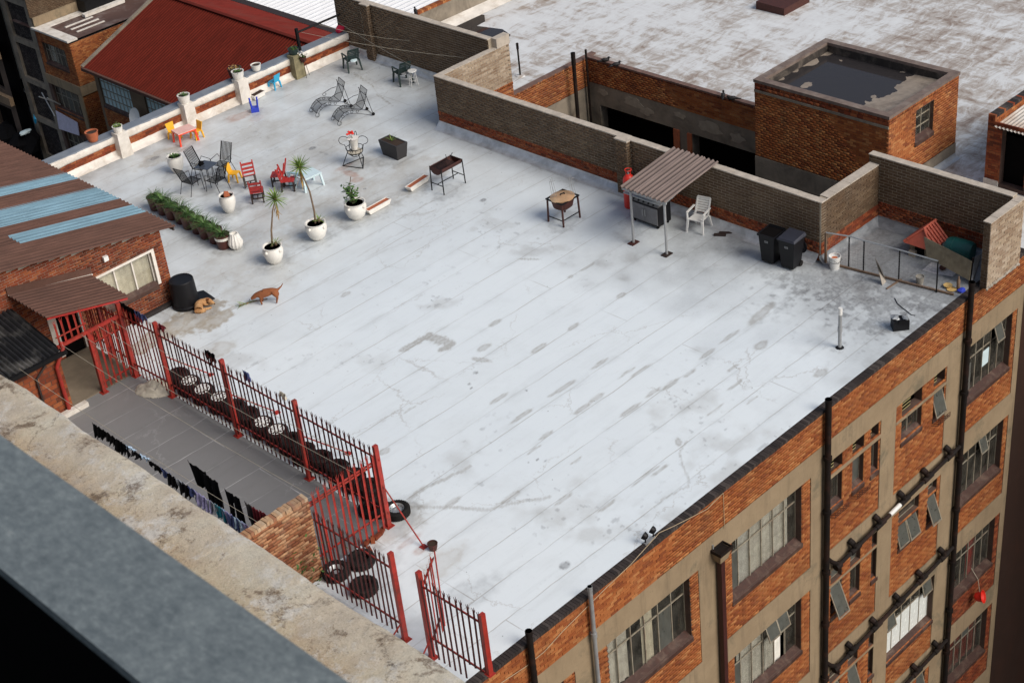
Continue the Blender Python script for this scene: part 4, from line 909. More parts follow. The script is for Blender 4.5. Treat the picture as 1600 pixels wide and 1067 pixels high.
mb.build('coping', plain('worn_brown_coping', (.17, .125, .105), .8, var=.4, scale=4, dirt=((.32, .28, .24), .5)), th, world=True)
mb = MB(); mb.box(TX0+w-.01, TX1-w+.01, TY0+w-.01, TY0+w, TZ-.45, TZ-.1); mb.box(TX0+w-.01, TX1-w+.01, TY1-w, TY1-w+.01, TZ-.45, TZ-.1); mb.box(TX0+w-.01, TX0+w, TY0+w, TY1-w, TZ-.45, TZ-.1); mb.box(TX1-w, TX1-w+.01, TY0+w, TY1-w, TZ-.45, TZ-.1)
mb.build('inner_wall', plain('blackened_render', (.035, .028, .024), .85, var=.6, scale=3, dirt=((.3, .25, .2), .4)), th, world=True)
n = 40; V2, F2 = gridmesh([(TX0+w, TX1-w, TY0+w, TY1-w, .08)], .08); u = (V2[:, 0]-TX0-w)/(TX1-TX0-2*w); v = (V2[:, 1]-TY0-w)/(TY1-TY0-2*w)
V2[:, 2] = TZ-.36 + np.clip(.17-u, 0, 1)*.2 + np.clip(.28-v, 0, 1)*.2 + np.clip(v-.93, 0, 1)*.2 + (fbm(V2[:, 0]*2, V2[:, 1]*2)-.5)*.035
V2 -= rootloc(th); me_o = npmesh('basin_floor', V2, F2, plain('silty_roof_floor', (.30, .25, .20), .6, var=.4, scale=3, dirt=((.12, .09, .07), .7))); me_o.parent = th
mb = MB().add([(TX0+w, TY0+w, TZ-.352), (TX1-w, TY0+w, TZ-.352), (TX1-w, TY1-w, TZ-.352), (TX0+w, TY1-w, TZ-.352)], [(0, 1, 2, 3)]); mb.build('water', M['water'], th, world=True)
window(th, (0, TY0, 0), (1, 0, 0), (0, -1, 0), *wh[0], 2, (0, .33, .66, 1), .15)
mb = MB().box(TX0+.3, TX1-.3, TY0+.9, TY0+.95, 0, 2.1); mb.build('interior_wall', M['void'], th, world=True)
fillet(th, (TX0, TY0-.03), (TX1, TY0-.03), (0, -1, 0), z=-.5, w=.12, h=.1)
# standpipes rising out of the light well
for i, (x, y, zt, r, lb) in enumerate([(41.9, 41.75-.95, .25, .07, 'thick black vent pipe rising out of the light well'), (41.98, 40.82, .52, .045, 'thin black pipe rising from the corner of the light well')]):
    pass
def wallray(px, py, Xp):
    d = CF + CR*(px-800)/FPX - CU*(py-533.5)/FPX; t_ = (Xp-CP[0])/d[0]; return CP+t_*d
a = wallray(895, 83, 41.0); t = thing('vent_pipe', 'thick black vent pipe rising out of the light well', 'pipe', (41.0, a[1], -14)); MB().tube([(0, 0, 0), (0, 0, a[2]+14)], .075, 10).tube([(0, 0, a[2]+13.5), (0, 0, a[2]+14)], .09, 10).build('pipe', M['pipe_black'], t, smooth='auto')
a = wallray(915, 78, 41.9); t = thing('vent_pipe', 'thin black pipe standing in the corner of the light well', 'pipe', (41.9, a[1], -14)); MB().tube([(0, 0, 0), (0, 0, a[2]+14)], .045, 10).build('pipe', M['pipe_black'], t, smooth='auto')
c = W(813, 119, -.5); t = thing('vent_pipe', 'lone thin black pipe standing on the weathered silver roof', 'pipe', c); MB().tube([(0, 0, 0), (0, 0, 1.32)], .035, 8).tube([(0, 0, 1.1), (0, 0, 1.34)], .05, 8).build('pipe', M['pipe_black'], t, smooth='auto'); MB().lathe([(.2, 0), (.17, .03), (.05, .05)], n=14).build('collar', M['roof2'], t)
for (y, z, r_) in ((38.6, -1.75, .42), (38.0, -1.95, .3), (36.3, -1.7, .25), (34.9, -1.8, .5), (33.6, -1.9, .35), (32.4, -1.75, .4), (40.2, -1.7, .25)):
    mb = MB(); k = 14; A_ = [(42.108, y+r_*1.3*cos(2*pi*i/k)*random.uniform(.55, 1.1), z+r_*.6*sin(2*pi*i/k)*random.uniform(.5, 1.1)) for i in range(k)]; mb.add(A_+[(42.119, p[1], p[2]) for p in A_], [tuple(range(k))]+[(i, (i+1) % k, k+(i+1) % k, k+i) for i in range(k)])
    mb.build('plaster_patch', plain('pale_plaster_patch', (.36, .31, .24), .9, var=.3) if 'pale_plaster_patch' not in bpy.data.materials else bpy.data.materials['pale_plaster_patch'], lw, world=True)
# hut at the right edge
hx, hy = 41.6, 23.3
ht = thing('roof_hut', 'small red brick hut with a black doorway and pale corrugated roof at the right edge', 'hut', (hx+1, hy-1, -.5))
mb = MB(); holed(mb, (hx, 0, 0), (0, 1, 0), (-1, 0, 0), hy-3.5, hy, -.5, 1.75, [(hy-1.36, hy-.52, -.35, 1.55)], .25); holed(mb, (0, hy, 0), (1, 0, 0), (0, 1, 0), hx, hx+5, -.5, 1.95, [], .1); mb.box(hx+.02, hx+5, hy-.24, hy-.02, 1.4, 1.85); mb.build('wall', M['mortar_red'], ht, world=True)
brickpanel(ht, (hx, 0, 0), (0, 1, 0), (-1, 0, 0), hy-3.5, hy, -.3, 1.75, M['brick_red'], [(hy-1.36, hy-.52, -.5, 1.55)]); brickpanel(ht, (hx, 0, 0), (0, 1, 0), (-1, 0, 0), hy-.24, hy, 1.75, 1.9, M['brick_red'], soldier=True)
brickpanel(ht, (0, hy-.24, 0), (1, 0, 0), (0, -1, 0), hx, hx+5, 1.4, 1.85, M['brick_orange'])
for i in range(40):
    o = bpy.data.objects.new('coping_brick', unit(M['brick_dark'] if i % 5 else M['brick_red'])); link(o, ht); o.location = np.array((hx+.05+i*.105, hy-.12, 1.9))-rootloc(ht); o.scale = (.095, .24, .1)
mb = MB().box(hx+.3, hx+5, hy-3.5, hy-.3, 1.2, 1.25); mb.box(hx+.3, hx+.4, hy-3.5, hy-.3, -.5, 1.2); mb.build('dark_interior', M['void'], ht, world=True)
mb = MB(); corrugated(mb, (hx-.1, hy-.26, 1.62), (1, 0, .03), (0, -1, 0), 5, 3.2, .13, .02); mb.build('roof_sheet', M['rusty_white'], ht, world=True, smooth='auto')
mb = MB().box(hx-.06, hx, hy-.5, hy-.0, -.5, -.25); mb.build('step', M['white_plaster'], ht, world=True)
# brick parapet with pale flashing at the top, and puddles on the weathered roof
q = thing('roof_upstand', 'low plastered upstand with an orange brick rim at the far side of the weathered roof', 'parapet', (50, 48.6, -.5))
mb = MB().box(40.2, 115, 48.45, 48.7, -.5, .42); mb.build('wall', M['plaster_grey'], q, world=True)
for i in range(130):
    o = bpy.data.objects.new('coping_brick', unit(M['brick_orange'])); link(o, q); o.location = np.array((40.25+i*.108, 48.56, .47))-rootloc(q); o.scale = (.096, .25, .11)
mb = MB().add([(37.1, 48.44, -.28), (115, 48.44, -.28), (115, 47.9, -.485), (37.1, 47.9, -.485)], [(0, 1, 2, 3)]); mb.build('flashing', M['white_plaster'], q, world=True)
def polyat(name, pts, z, m, label=None, cat=None, kind=None):
    mb = MB(); P = [W(px, py, z) for px, py in pts]; mb.add(P, [tuple(range(len(P)))]); o = mb.build(name, m); return tag(o, label, cat, None, kind)
o = polyat('puddle', [(690, 40), (700, 37), (735, 20), (757, 24), (758, 34), (745, 41), (785, 46), (798, 55), (790, 66), (770, 62), (700, 45)], -.492, M['water'], kind='stuff')
t = thing('roof_box', 'low dark brown box standing at the top edge on the weathered roof', 'box', W(1222, 10, -.5)); mb = MB(); mb.hexa([(-.8, -.7, 0), (.9, -.7, 0), (.9, .7, 0), (-.8, .7, 0)], [(-.8, -.7, .3), (.9, -.7, .3), (.9, .7, .33), (-.8, .7, .33)]); mb.build('body', M['iron'], t)
# neighbouring building block to the right, beyond a narrow alley
nb = thing('neighbour_block', 'dark brick wall of the next block seen in shadow beyond the corner of the facade', 'building', (50, 0, -26))
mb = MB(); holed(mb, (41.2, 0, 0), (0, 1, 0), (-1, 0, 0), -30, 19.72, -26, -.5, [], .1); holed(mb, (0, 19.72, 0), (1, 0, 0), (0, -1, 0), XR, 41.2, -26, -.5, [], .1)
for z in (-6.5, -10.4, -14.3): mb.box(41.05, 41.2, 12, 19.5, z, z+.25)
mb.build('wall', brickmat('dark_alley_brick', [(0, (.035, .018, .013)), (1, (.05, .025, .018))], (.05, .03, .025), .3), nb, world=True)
for z in (-6.2, -10.1, -14.0, -18):
    for y in (13.2, 15.6, 18.0): window(nb, (41.2, 0, 0), (0, 1, 0), (-1, 0, 0), y-.5, y+.5, z, z+1.4, 2, (0, .3, 1), -.02, sill=False)
# ================================================================ HOUSE ON THE LEFT OF THE ROOF
HY = 38.45; hs = thing('roof_house', 'brick house on the roof with brown corrugated roof and pale blue skylight sheets', 'house', (15, 44, 0))
rz_ = lambda x: 2.43+.2*(21.42-x)
mb = MB(); hw = [(18.6, 20.5, .82, 1.93), (17.05, 17.75, 0, 1.95)]
holed(mb, (0, HY+.012, 0), (1, 0, 0), (0, -1, 0), 3.4, 20.95, 0, 2.4, hw, .25)
mb.add([(3.4, HY+.012, 2.4), (20.95, HY+.012, 2.4), (20.95, HY+.012, rz_(20.95)-.06), (3.4, HY+.012, rz_(3.4)-.06)], [(0, 1, 2, 3)])
mb.box(20.7, 20.95, HY+.014, 48.6, 0, 2.38); mb.build('wall', M['mortar_pale'], hs, world=True)
brickpanel(hs, (0, HY+.012, 0), (1, 0, 0), (0, -1, 0), 8, 20.96, 0, 4.9, M['brick_red'], hw, L=.234, Hh=.0817)
it = BRICKS[hs.name]['items']; it[:] = [b for b in it if b[0][2]+.05 < rz_(b[0][0])-.05]
brickpanel(hs, (20.95, 0, 0), (0, 1, 0), (1, 0, 0), HY+.02, 48.5, 0, 2.35, M['brick_red'])
for (a, b, kind, xs) in [(38.28, 39.08, 0, 0), (39.08, 39.85, 0, 0), (39.85, 40.55, 1, 17.3), (40.55, 41.25, 0, 0), (41.25, 41.9, 1, 16.4), (41.9, 42.5, 1, 0), (42.5, 43.1, 0, 0), (43.1, 43.65, 0, 0), (43.65, 44.25, 1, 0)] + [(44.25+.6*i, 44.85+.6*i, 0, 0) for i in range(7)]:
    def sheet(xa, xb, m, dz=0):
        s = MB(); c = (xa-21.42); st = round(a/.2)*.2
        n0 = a; L = math.hypot(xb-xa, .2*(xb-xa))
        s2 = MB(); corrugated(s2, (xb, a, rz_(xb)+dz), (xa-xb, 0, rz_(xa)-rz_(xb)), (0, 1, 0), L, b-a+.05, .2, .05)
        s2.build('roof_sheet', m, hs, world=True, smooth='auto')
    if kind == 1 and xs: sheet(xs, 21.42, M['blue_sheet']); sheet(4, xs+.1, M['brown_sheet'], -.008)
    else: sheet(4, 21.42, M['blue_sheet'] if kind else M['brown_sheet'])
mb = MB(); mb.box(3.4, 20.9, HY+.3, 48.5, 2.2, 2.25); mb.build('ceiling', M['void'], hs, world=True)
mb = MB(); mb.bar((21.36, 38.32, 2.36), (21.36, 48.5, 2.36), .05, .1); mb.build('rafter', M['darkwood'], hs, world=True)
wdw = window(hs, (0, HY+.012, 0), (1, 0, 0), (0, -1, 0), 18.62, 20.48, .84, 1.91, 3, (0, 1), .10, [(18.66, 20.44, .86, 1.9, M['cream'])], (), sill=True, bar=.045)
wdw.data.materials[0] = M['white_wood']
mb = MB(); mb.box(18.5, 20.6, HY-.03, HY+.0, 1.93, 2.0); mb.box(20.5, 20.6, HY-.03, HY+.0, .82, 1.93); mb.build('window_surround', M['white_wood'], wdw, world=True)
mb = MB().box(16.8, 17.05, HY-.03, HY+.0, .1, 2.1); mb.box(17.75, 17.86, HY-.03, HY, 0, 2.0); mb.build('door_frame', M['white_wood'], hs, world=True)
mb = MB().box(16.9, 17.9, HY+.08, HY+.12, 0, 2.2); mb.build('doorway', M['void'], hs, world=True)
mb = MB().box(19.55, 21.0, HY-.14, HY+.0, 0, .12); mb.build('plinth', M['brick_dark'], hs, world=True)
mb = MB().hexa([(15.9, HY-.04, 2.72), (18.5, HY-.04, 2.14), (18.5, HY, 2.14), (15.9, HY, 2.72)], [(15.9, HY-.04, 2.95), (18.5, HY-.04, 2.36), (18.5, HY, 2.36), (15.9, HY, 2.95)]); mb.build('fascia', M['brown_sheet'], hs, world=True)
mb = MB().bar((15.9, HY-.06, 2.735), (18.5, HY-.06, 2.15), .03); mb.build('flashing_strip', M['white_wood'], hs, world=True)
mb = MB().box(18.95, 19.1, HY-.1, HY, 2.35, 2.5); mb.build('wall_lamp', M['white_plastic'], hs, world=True)
# porch roof
pr_ = wallray(202, 467, 18.43); 
t = thing('porch_roof', 'small brown corrugated porch roof over the house entrance with the red gate below', 'porch roof', (17.2, 37.6, 2.3)); yo = float(pr_[1])
s = MB(); corrugated(s, (18.46, yo, 2.13), (-2.55, 0, .60), (0, 1, 0), 2.62, HY-.06-yo, .19, .045); s.build('roof_sheet', M['brown_sheet'], t, world=True, smooth='auto')
s = MB(); s.bar((18.4, yo+.06, 2.08), (15.95, yo+.06, 2.66), .05, .06); s.bar((18.4, HY-.1, 2.08), (15.95, HY-.1, 2.66), .05, .06); s.build('rafter', M['redwood'], t, world=True)
# side room with black sheet roof
sr = thing('side_room', 'low brick side room with worn black corrugated roof and red downpipe', 'room', (12, 37, 0)); SY = 36.0
mb = MB().box(3.4, 15.76, SY+.012, 38.4, 0, 1.86); mb.build('wall', M['mortar_red'], sr, world=True)
brickpanel(sr, (0, SY+.012, 0), (1, 0, 0), (0, -1, 0), 12.5, 15.77, 0, 1.86, M['brick_red'], L=.3, Hh=.14)
brickpanel(sr, (15.76, 0, 0), (0, 1, 0), (1, 0, 0), SY+.02, 38.4, 0, 1.86, M['brick_orange'])
for i in range(6):
    xa = 15.86-.8*i; s = MB(); corrugated(s, (xa-.83, SY-.12, 1.92+.004*(i % 2)), (0, 2.5, .42), (1, 0, 0), 2.55, .84, .14, .035); s.build('roof_sheet', M['black_sheet'], sr, world=True, smooth='auto')
mb = MB().box(9, 15.95, SY-.2, SY-.1, 1.80, 1.92); mb.build('gutter', M['black_metal'], sr, world=True)
mb = MB().tube([(15.93, SY-.02, 2.12), (15.9, SY-.1, 1.95), (15.62, SY-.14, 1.62), (15.58, SY-.1, 1.5), (15.58, SY-.1, .02)], .055, 10); mb.build('downpipe', M['red_paint'], sr, world=True, smooth='auto')
mb = MB().tube([(15.3, SY-.05, 1.7), (14.95, SY-.06, 1.45), (14.95, SY-.06, .02)], .035, 8); mb.build('thin_pipe', M['darkwood'], sr, world=True, smooth='auto')
mb = MB().box(15.3, 16.1, 35.75, 35.92, 0, .14); o = mb.build('white_kerb', M['white_plaster']); tag(o, 'short whitewashed kerb at the foot of the red downpipe', 'kerb')
# black drum at the corner of the house
c = W(266, 437, 1.0)
t = thing('water_drum', 'squat black plastic drum standing at the corner of the brick house', 'drum', (21.02, 38.0, 0))
MB().lathe([(.44, 0), (.44, .08), (.40, .11), (.38, .78), (.37, .88), (.35, .90), (.33, .88), (.01, .87)], n=28).build('drum', M['black'], t, smooth='auto')
mb = MB().hexa([(-.1, -.55, 0), (.75, -.45, 0), (.8, .1, 0), (.2, .35, 0)], [(0, -.5, .16), (.66, -.42, .14), (.7, .06, .14), (.2, .3, .16)]); mb.build('base', M['black'], t)
# ================================================================ PALISADE FENCES
def pale_mesh(h, m, w=.062):
    mb = MB(); xs = [-w/2, -w/6, w/6, w/2]; ds = [0, .016, .016, 0]; t = .004
    vs = []
    for z in (0, h-.14):
        for x, d in zip(xs, ds): vs.append((x, d, z))
    mb.add(vs, [(0, 1, 5, 4), (1, 2, 6, 5), (2, 3, 7, 6)])
    mb.add([(x, d-t, z) for (x, d, z) in vs], [(4, 5, 1, 0), (5, 6, 2, 1), (6, 7, 3, 2)])
    for (a, b, tip) in ((xs[0], xs[1], (xs[0]-.018, .0, h-.02)), (xs[1], xs[2], (0, .016, h)), (xs[2], xs[3], (xs[3]+.018, .0, h-.02))):
        mb.add([(a, .004, h-.14), (b, .012, h-.14), (tip[0]-.004, tip[1], tip[2]), (tip[0]+.004, tip[1], tip[2])], [(0, 1, 3, 2)])
        mb.add([(a, -.002, h-.14), (b, .006, h-.14), (tip[0]-.004, tip[1]-.004, tip[2]), (tip[0]+.004, tip[1]-.004, tip[2])], [(2, 3, 1, 0)])
    me = mb.mesh('pale'); me.materials.append(m); return me
PALE_D = pale_mesh(2.28, M['maroon']); PALE_R = pale_mesh(2.28, M['red_paint']); PALE_S = pale_mesh(.75, M['red_paint']); PALE_L = pale_mesh(1.88, M['red_paint'])
def palisade(name, label, p, q, posts, pmesh, step=.178, rails=(.42, 2.02), z0=.10, cat='fence', post_h=2.42, rw=.05, braces=(), group=None, railm=None):
    p = Vector((*p, 0)); q = Vector((*q, 0)); d = q-p; L = d.length; d.normalize(); ang = math.atan2(d.y, d.x)
    t = thing(name, label, cat, tuple(p), ang, group); n = int(L/step)
    for i in range(n):
        x = (i+.6)*L/n
        if any(abs(x-s) < .07 for s in posts): continue
        o = bpy.data.objects.new('pale', pmesh); link(o, t); o.location = (x, -.03, z0+random.uniform(-.012, .012)); o.rotation_euler = (random.uniform(-.012, .012), random.uniform(-.01, .01), 0)
    for z in rails: MB().box(0, L, 0, .012, z-rw/2, z+rw/2).box(0, L, 0, rw, z-rw/2, z-rw/2+.01).build('rail', railm or M['red_paint'], t)
    for s in posts:
        mb = MB().box(s-.045, s+.045, -.06, .06, 0, post_h).box(s-.11, s+.11, -.11, .11, 0, .014); mb.build('post', M['red_paint'], t)
    for (s, dx, dy, zz) in braces:
        mb = MB().tube([(s, 0, zz), (s+dx, dy, .02)], .018, 6).box(s+dx-.08, s+dx+.08, dy-.08, dy+.08, 0, .015); mb.build('brace', M['red_paint'], t)
    return t
palisade('palisade_fence', 'long red palisade fence with dark pales running between the grey yard and the white roof', (17.85, 34.28), (17.85, 25.1), (.06, 3.08, 6.08, 9.12), PALE_D, braces=((.06, 0, 1.3, 1.35), (3.08, 0, 1.3, 1.35), (6.08, 0, 1.3, 1.35), (9.12, .05+1.2, .0, 1.3)))
palisade('palisade_fence', 'dark red palisade panel next to the house entrance, hung with dark clothes', (17.8, 36.0), (17.85, 34.34), (.05,), PALE_R)
palisade('palisade_fence', 'short red palisade panel joining the house wall under the porch roof', (17.95, 38.35), (17.85, 36.1), (1.0,), PALE_L, step=.13, rails=(.42, 1.75), post_h=1.95)
palisade('palisade_fence', 'bright red palisade panel across the yard end, from brick wall to corner post', (15.74, 25.1), (17.72, 25.1), (), PALE_R, step=.17, rails=(.5, 1.98, 2.06), rw=.06)
palisade('palisade_fence', 'red palisade panel in front of the gateway tyres, ending at the open gateway', (15.45, 24.62), (15.45, 21.86), (2.72,), PALE_D, step=.165, braces=((2.72, -.1, -.55, .55),), post_h=2.5)
t = palisade('palisade_fence', 'last short red palisade panel reaching out over the dark brick roof edge', (15.45, 21.02), (15.45, 19.13), (.0,), PALE_D, step=.165, braces=((.05, 0, -.55, .6),), post_h=2.45, rails=(.62, 2.06))
MB().box(1.845, 1.935, -.06, .06, .70, 2.36).box(1.80, 1.98, -.09, .09, .69, .70).build('post', M['red_paint'], t)
for o in t.children:
    if o.name.startswith('pale') and o.location.x > 1.2: o.location.z = .60; o.scale.z = .79
palisade('palisade_gate', 'narrow red palisade gate leaf standing ajar beside the open gateway', (15.5, 21.0), (16.28, 21.5), (), PALE_R, step=.16, cat='gate')
palisade('entrance_gate', 'red palisade gate leaf standing at the house entrance under the long beam', (16.75, 36.0), (17.75, 36.0), (.0,), PALE_L, step=.16, cat='gate', post_h=2.0, rails=(.3, 1.6))
t = thing('gate_beam', 'long red steel beam with a row of short spikes over the house entrance', 'beam', (15.8, 36.0, 2.0)); MB().box(0, 2.05, -.04, .04, -.04, .04).build('beam', M['red_paint'], t)
for i in range(5): o = bpy.data.objects.new('spike', PALE_S); link(o, t); o.location = (.12+i*.2, .05, .03)
MB().bar((.05, .05, .25), (1.0, .05, .25), .03).build('rail', M['red_paint'], t)
# brick wall closing the yard
yw = thing('yard_wall', 'weathered low orange brick wall between the yard and the gateway, with rough brick top', 'wall', (9, 25.2, 0))
mb = MB().box(3.4, 15.66, 25.02, 25.22, 0, 2.24); mb.build('wall', M['mortar_pale'], yw, world=True)
brickpanel(yw, (0, 25.02, 0), (1, 0, 0), (0, -1, 0), 9.5, 15.68, 0, 2.24, proud=.022, m=brickmat('weathered_yard_brick', [(0, (.33, .13, .06)), (.25, (.45, .22, .11)), (.5, (.22, .075, .035)), (.75, (.50, .29, .16))], (.5, .38, .26), .5, (.10, .05, .03), .5), jit=.012)
brickpanel(yw, (15.66, 0, 0), (0, 1, 0), (1, 0, 0), 25.02, 25.22, 0, 2.24, M['brick_orange'])
cm = unit(brickmat('pale_rough_top_brick', [(0, (.42, .24, .13)), (.3, (.52, .34, .2)), (.6, (.34, .16, .09)), (.8, (.56, .42, .28))], (.5, .42, .32), .5))
for i in range(72):
    o = bpy.data.objects.new('top_brick', cm); link(o, yw); o.location = np.array((15.62-i*.09, 25.12+random.uniform(-.015, .015), 2.285+random.uniform(-.01, .012)))-rootloc(yw); o.scale = (.082, .225, .1); o.rotation_euler = (random.uniform(-.05, .05), random.uniform(-.05, .05), random.uniform(-.05, .05))
# ================================================================ OUR TOWER: LEDGE AND HANDRAIL IN THE FOREGROUND
tw = thing('tower', 'stained concrete ledge and wall face of the tall building in the lower left foreground', 'ledge', (3, 10, -26))
V3, F3 = gridmesh([(2.72, 3.47, 1.5, 12.5, .012)], .012); V3[:, 2] = 19.0+(fbm(V3[:, 0]*3, V3[:, 1]*3, 5)-.5)*.03+(fbm(V3[:, 0]*14+5, V3[:, 1]*14, 4)-.5)*.008
e = np.clip((V3[:, 0]-3.40)/.07, 0, 1); V3[:, 2] -= e**2*.03; V3[:, 0] += e*(fbm(V3[:, 1]*2.2, V3[:, 1]*0+7, 5)-.5)*.045
V3 -= rootloc(tw); o = npmesh('ledge_top', V3, F3, M['ledge']); o.parent = tw
o.data.polygons.foreach_set('use_smooth', [True]*len(o.data.polygons))
mb = MB().box(2.0, 3.45, -25, 60, 18.6, 18.965); mb.box(1.9, 3.3, -25, 60, -26, 18.6); mb.build('wall', M['ledge'], tw, world=True)
mb = MB().box(2.72, 3.46, -25, 1.5, 18.9, 18.99); mb.box(2.72, 3.46, 12.5, 60, 18.9, 18.99); mb.build('ledge_top', M['ledge'], tw, world=True)
hr = thing('balcony_rail', 'blue grey galvanised handrail over a black sheet standing in for shadow in the near lower left corner', 'railing', (1, 2, 21))
mb = MB(); mb.box(.885, 1.125, -6, 12, 22.475, 22.5); mb.build('handrail', M['rail'], hr, world=True)
mb = MB(); mb.box(.888, .93, -6, 12, 20.4, 22.47); mb.box(-2, .9, -6, 12, 20.3, 20.4); mb.build('shadow_sheet', M['shadow_black'], hr, world=True)  # black sheet added where the floor behind lies in shadow
# ================================================================ STREET SIDE BUILDINGS, UPPER LEFT
rb = thing('red_roof_building', 'building with a huge dark red corrugated roof and painted blue factory windows', 'building', (48, 68, -26))
EX, EZ = 44.5, -12.0; RX, RZ = 50.5, -9.55; YL = 85.6
def rsheet(p0, al, L, m): s = MB(); corrugated(s, p0, al, (0, 1, 0), L, 42, .24, .06, seg=4); return s
s = MB(); corrugated(s, (EX-.3, 43.6, EZ-.12), (RX-EX+.3, 0, RZ-EZ+.12), (0, 1, 0), math.hypot(RX-EX+.3, RZ-EZ+.12), 42, .24, .06, seg=4); s.build('roof', M['red_sheet'], rb, world=True)
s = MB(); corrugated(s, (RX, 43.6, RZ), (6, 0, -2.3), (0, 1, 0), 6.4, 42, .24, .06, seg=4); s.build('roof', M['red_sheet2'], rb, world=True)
MB().bar((RX, 43.6, RZ+.08), (RX, YL, RZ+.08), .25, .06).build('ridge_cap', M['red_sheet'], rb, world=True)
MB().bar((EX-.3, YL+.05, EZ-.1), (RX, YL+.05, RZ+.06), .22, .16).build('verge', M['plaster_grey'], rb, world=True)
MB().bar((EX-.36, 43.6, EZ-.2), (EX-.36, YL, EZ-.2), .16, .2).build('gutter', M['brown_sheet'], rb, world=True)
wn_ = []
for (ya, yb) in [(81.75, 85.2), (76.9, 80.2), (72.0, 75.4), (67.2, 70.6)]:
    wn_ += [(ya, yb, -14.75, -12.6), (ya, yb, -18.6, -16.7), (ya, yb, -22.5, -20.5)]
mb = MB(); holed(mb, (EX+.3, 0, 0), (0, 1, 0), (-1, 0, 0), 44, YL, -26, EZ, wn_, .25); mb.box(EX+.32, 56, YL-.05, YL, -26, -12.2); mb.build('wall', plain('brown_render', (.17, .115, .07), .9, var=.3, scale=1), rb, world=True)
for (ya, yb) in [(81.75, 85.2), (76.9, 80.2), (72.0, 75.4)]:
    brickpanel(rb, (EX+.3, 0, 0), (0, 1, 0), (-1, 0, 0), ya-.05, yb+.1, -16.2, -14.8, M['brick_orange'])
mb = MB().box(EX+1.2, EX+1.3, 44, YL-.1, -26, -12.3); mb.build('interior_wall', M['void'], rb, world=True)
for (a, b, c, d) in wn_:
    if c < -17 and a < 76: continue
    window(rb, (EX+.3, 0, 0), (0, 1, 0), (-1, 0, 0), a, b, c, d, 8, (0, .25, .5, .75, 1), .12, None, (), M['bluepane'] if c > -15 else None, bar=.07)
t = thing('satellite_dish', 'round white satellite dish on the wall between the blue factory windows', 'dish', (44.3, 80.75, -14.2)); MB().lathe([(.02, 0), (.3, .03), (.55, .12), (.56, .13), (.3, .05), (.01, .02)], n=20).build('dish', M['white_plastic'], t, smooth='auto'); t.rotation_euler = (0, radians(-70), 0)
ob = thing('corner_building', 'orange brick corner building with ragged white edged brown roof across the street', 'building', (50, 92, -26))
wn2 = [(90.9, 93.7, -14.3, -12.9), (90.6, 93.9, -17.6, -15.95), (90.6, 93.9, -21.2, -19.3)]
mb = MB(); holed(mb, (46, 0, 0), (0, 1, 0), (-1, 0, 0), 90.1, 94.3, -26, -12.15, wn2, .3); mb.box(46.02, 62, 90.1, 90.2, -26, -12.3); mb.build('wall', M['mortar_red'], ob, world=True)
for (z0, z1) in ((-15.2, -12.2), (-18.9, -17.5), (-26, -21.5)): brickpanel(ob, (46, 0, 0), (0, 1, 0), (-1, 0, 0), 90.12, 94.2, z0, z1, M['brick_orange'], wn2)
for (z0, z1) in ((-15.2, -12.3), (-22, -15.9)): brickpanel(ob, (0, 90.1, 0), (1, 0, 0), (0, -1, 0), 46.02, 53, z0, z1, M['brick_orange'])
mb = MB().box(45.93, 46, 90.05, 94.3, -15.85, -15.2); mb.box(45.95, 53, 90.0, 90.07, -15.85, -15.2); mb.box(45.9, 46.0, 90.05, 90.45, -26, -15.86); mb.build('concrete_band', M['concrete'], ob, world=True)
mb = MB().add([(45.9, 90.0, -12.1), (62, 90.0, -12.1), (62, 97, -12.1), (45.9, 97, -12.1)], [(0, 1, 2, 3)]); mb.build('roof', plain('brown_flat_roof', (.10, .055, .045), .7, var=.4, scale=.6, dirt=((.4, .37, .35), .35)), ob, world=True)
mb = MB().box(45.85, 46.6, 89.95, 94.4, -12.14, -12.02); mb.box(46.6, 49.5, 93.4, 94.3, -12.09, -12.03)
for y in (90.9, 91.6, 92.3): mb.box(47.2, 49.3, y, y+.15, -12.09, -12.04)
mb.build('white_flashing', M['white_plaster'], ob, world=True)
for w_ in wn2: window(ob, (46, 0, 0), (0, 1, 0), (-1, 0, 0), *w_, 5, (0, .4, 1), .2, [(w_[0]+1.6, w_[1]-.3, w_[2]+.1, w_[3]-.1, M['curtain'])] if w_[2] > -15 else None, bar=.06)
mb = MB().box(46.06, 47, 90.3, 94.2, -22, -12.4); 
tb = thing('stair_tower', 'tall brown building with a pale concrete frame of stacked bays at the far left', 'building', (52, 97, -26))
wn3 = []
mb = MB(); fr_h = [(94.85, 97.4, -13.3-2.9*k, -10.8-2.9*k) for k in range(4)]
holed(mb, (46.0, 0, 0), (0, 1, 0), (-1, 0, 0), 94.3, 98.0, -26, -10.2, fr_h, .3); mb.build('concrete_frame', M['plaster_grey'], tb, world=True)
for h_ in fr_h: brickpanel(tb, (46.2, 0, 0), (0, 1, 0), (-1, 0, 0), h_[0], h_[1], h_[2], h_[3], M['brick_dark'], stuff=True)
mb = MB().box(46.21, 46.3, 94.3, 98, -26, -10.3); mb.box(45.9, 70, 94.25, 98, -10.2, -8.7); mb.build('wall', plain('brown_tower_wall', (.10, .07, .05), .9, var=.4, scale=1), tb, world=True)
brickpanel(tb, (0, 94.25, 0), (1, 0, 0), (0, -1, 0), 45.9, 56, -11.4, -8.7, M['brick_grey'], stuff=True)
mb = MB().box(46, 60, 94.1, 94.24, -12, -11.4); mb.build('plaster_band', M['concrete'], tb, world=True)
mb = MB().box(45.8, 62, 94.0, 98.2, -8.7, -8.55); mb.build('roof', M['brown_sheet'], tb, world=True)
mb = MB(); 
for x in (49.3, 51.4): mb.box(x, x+.12, 93.9, 94.05, -12, -9)
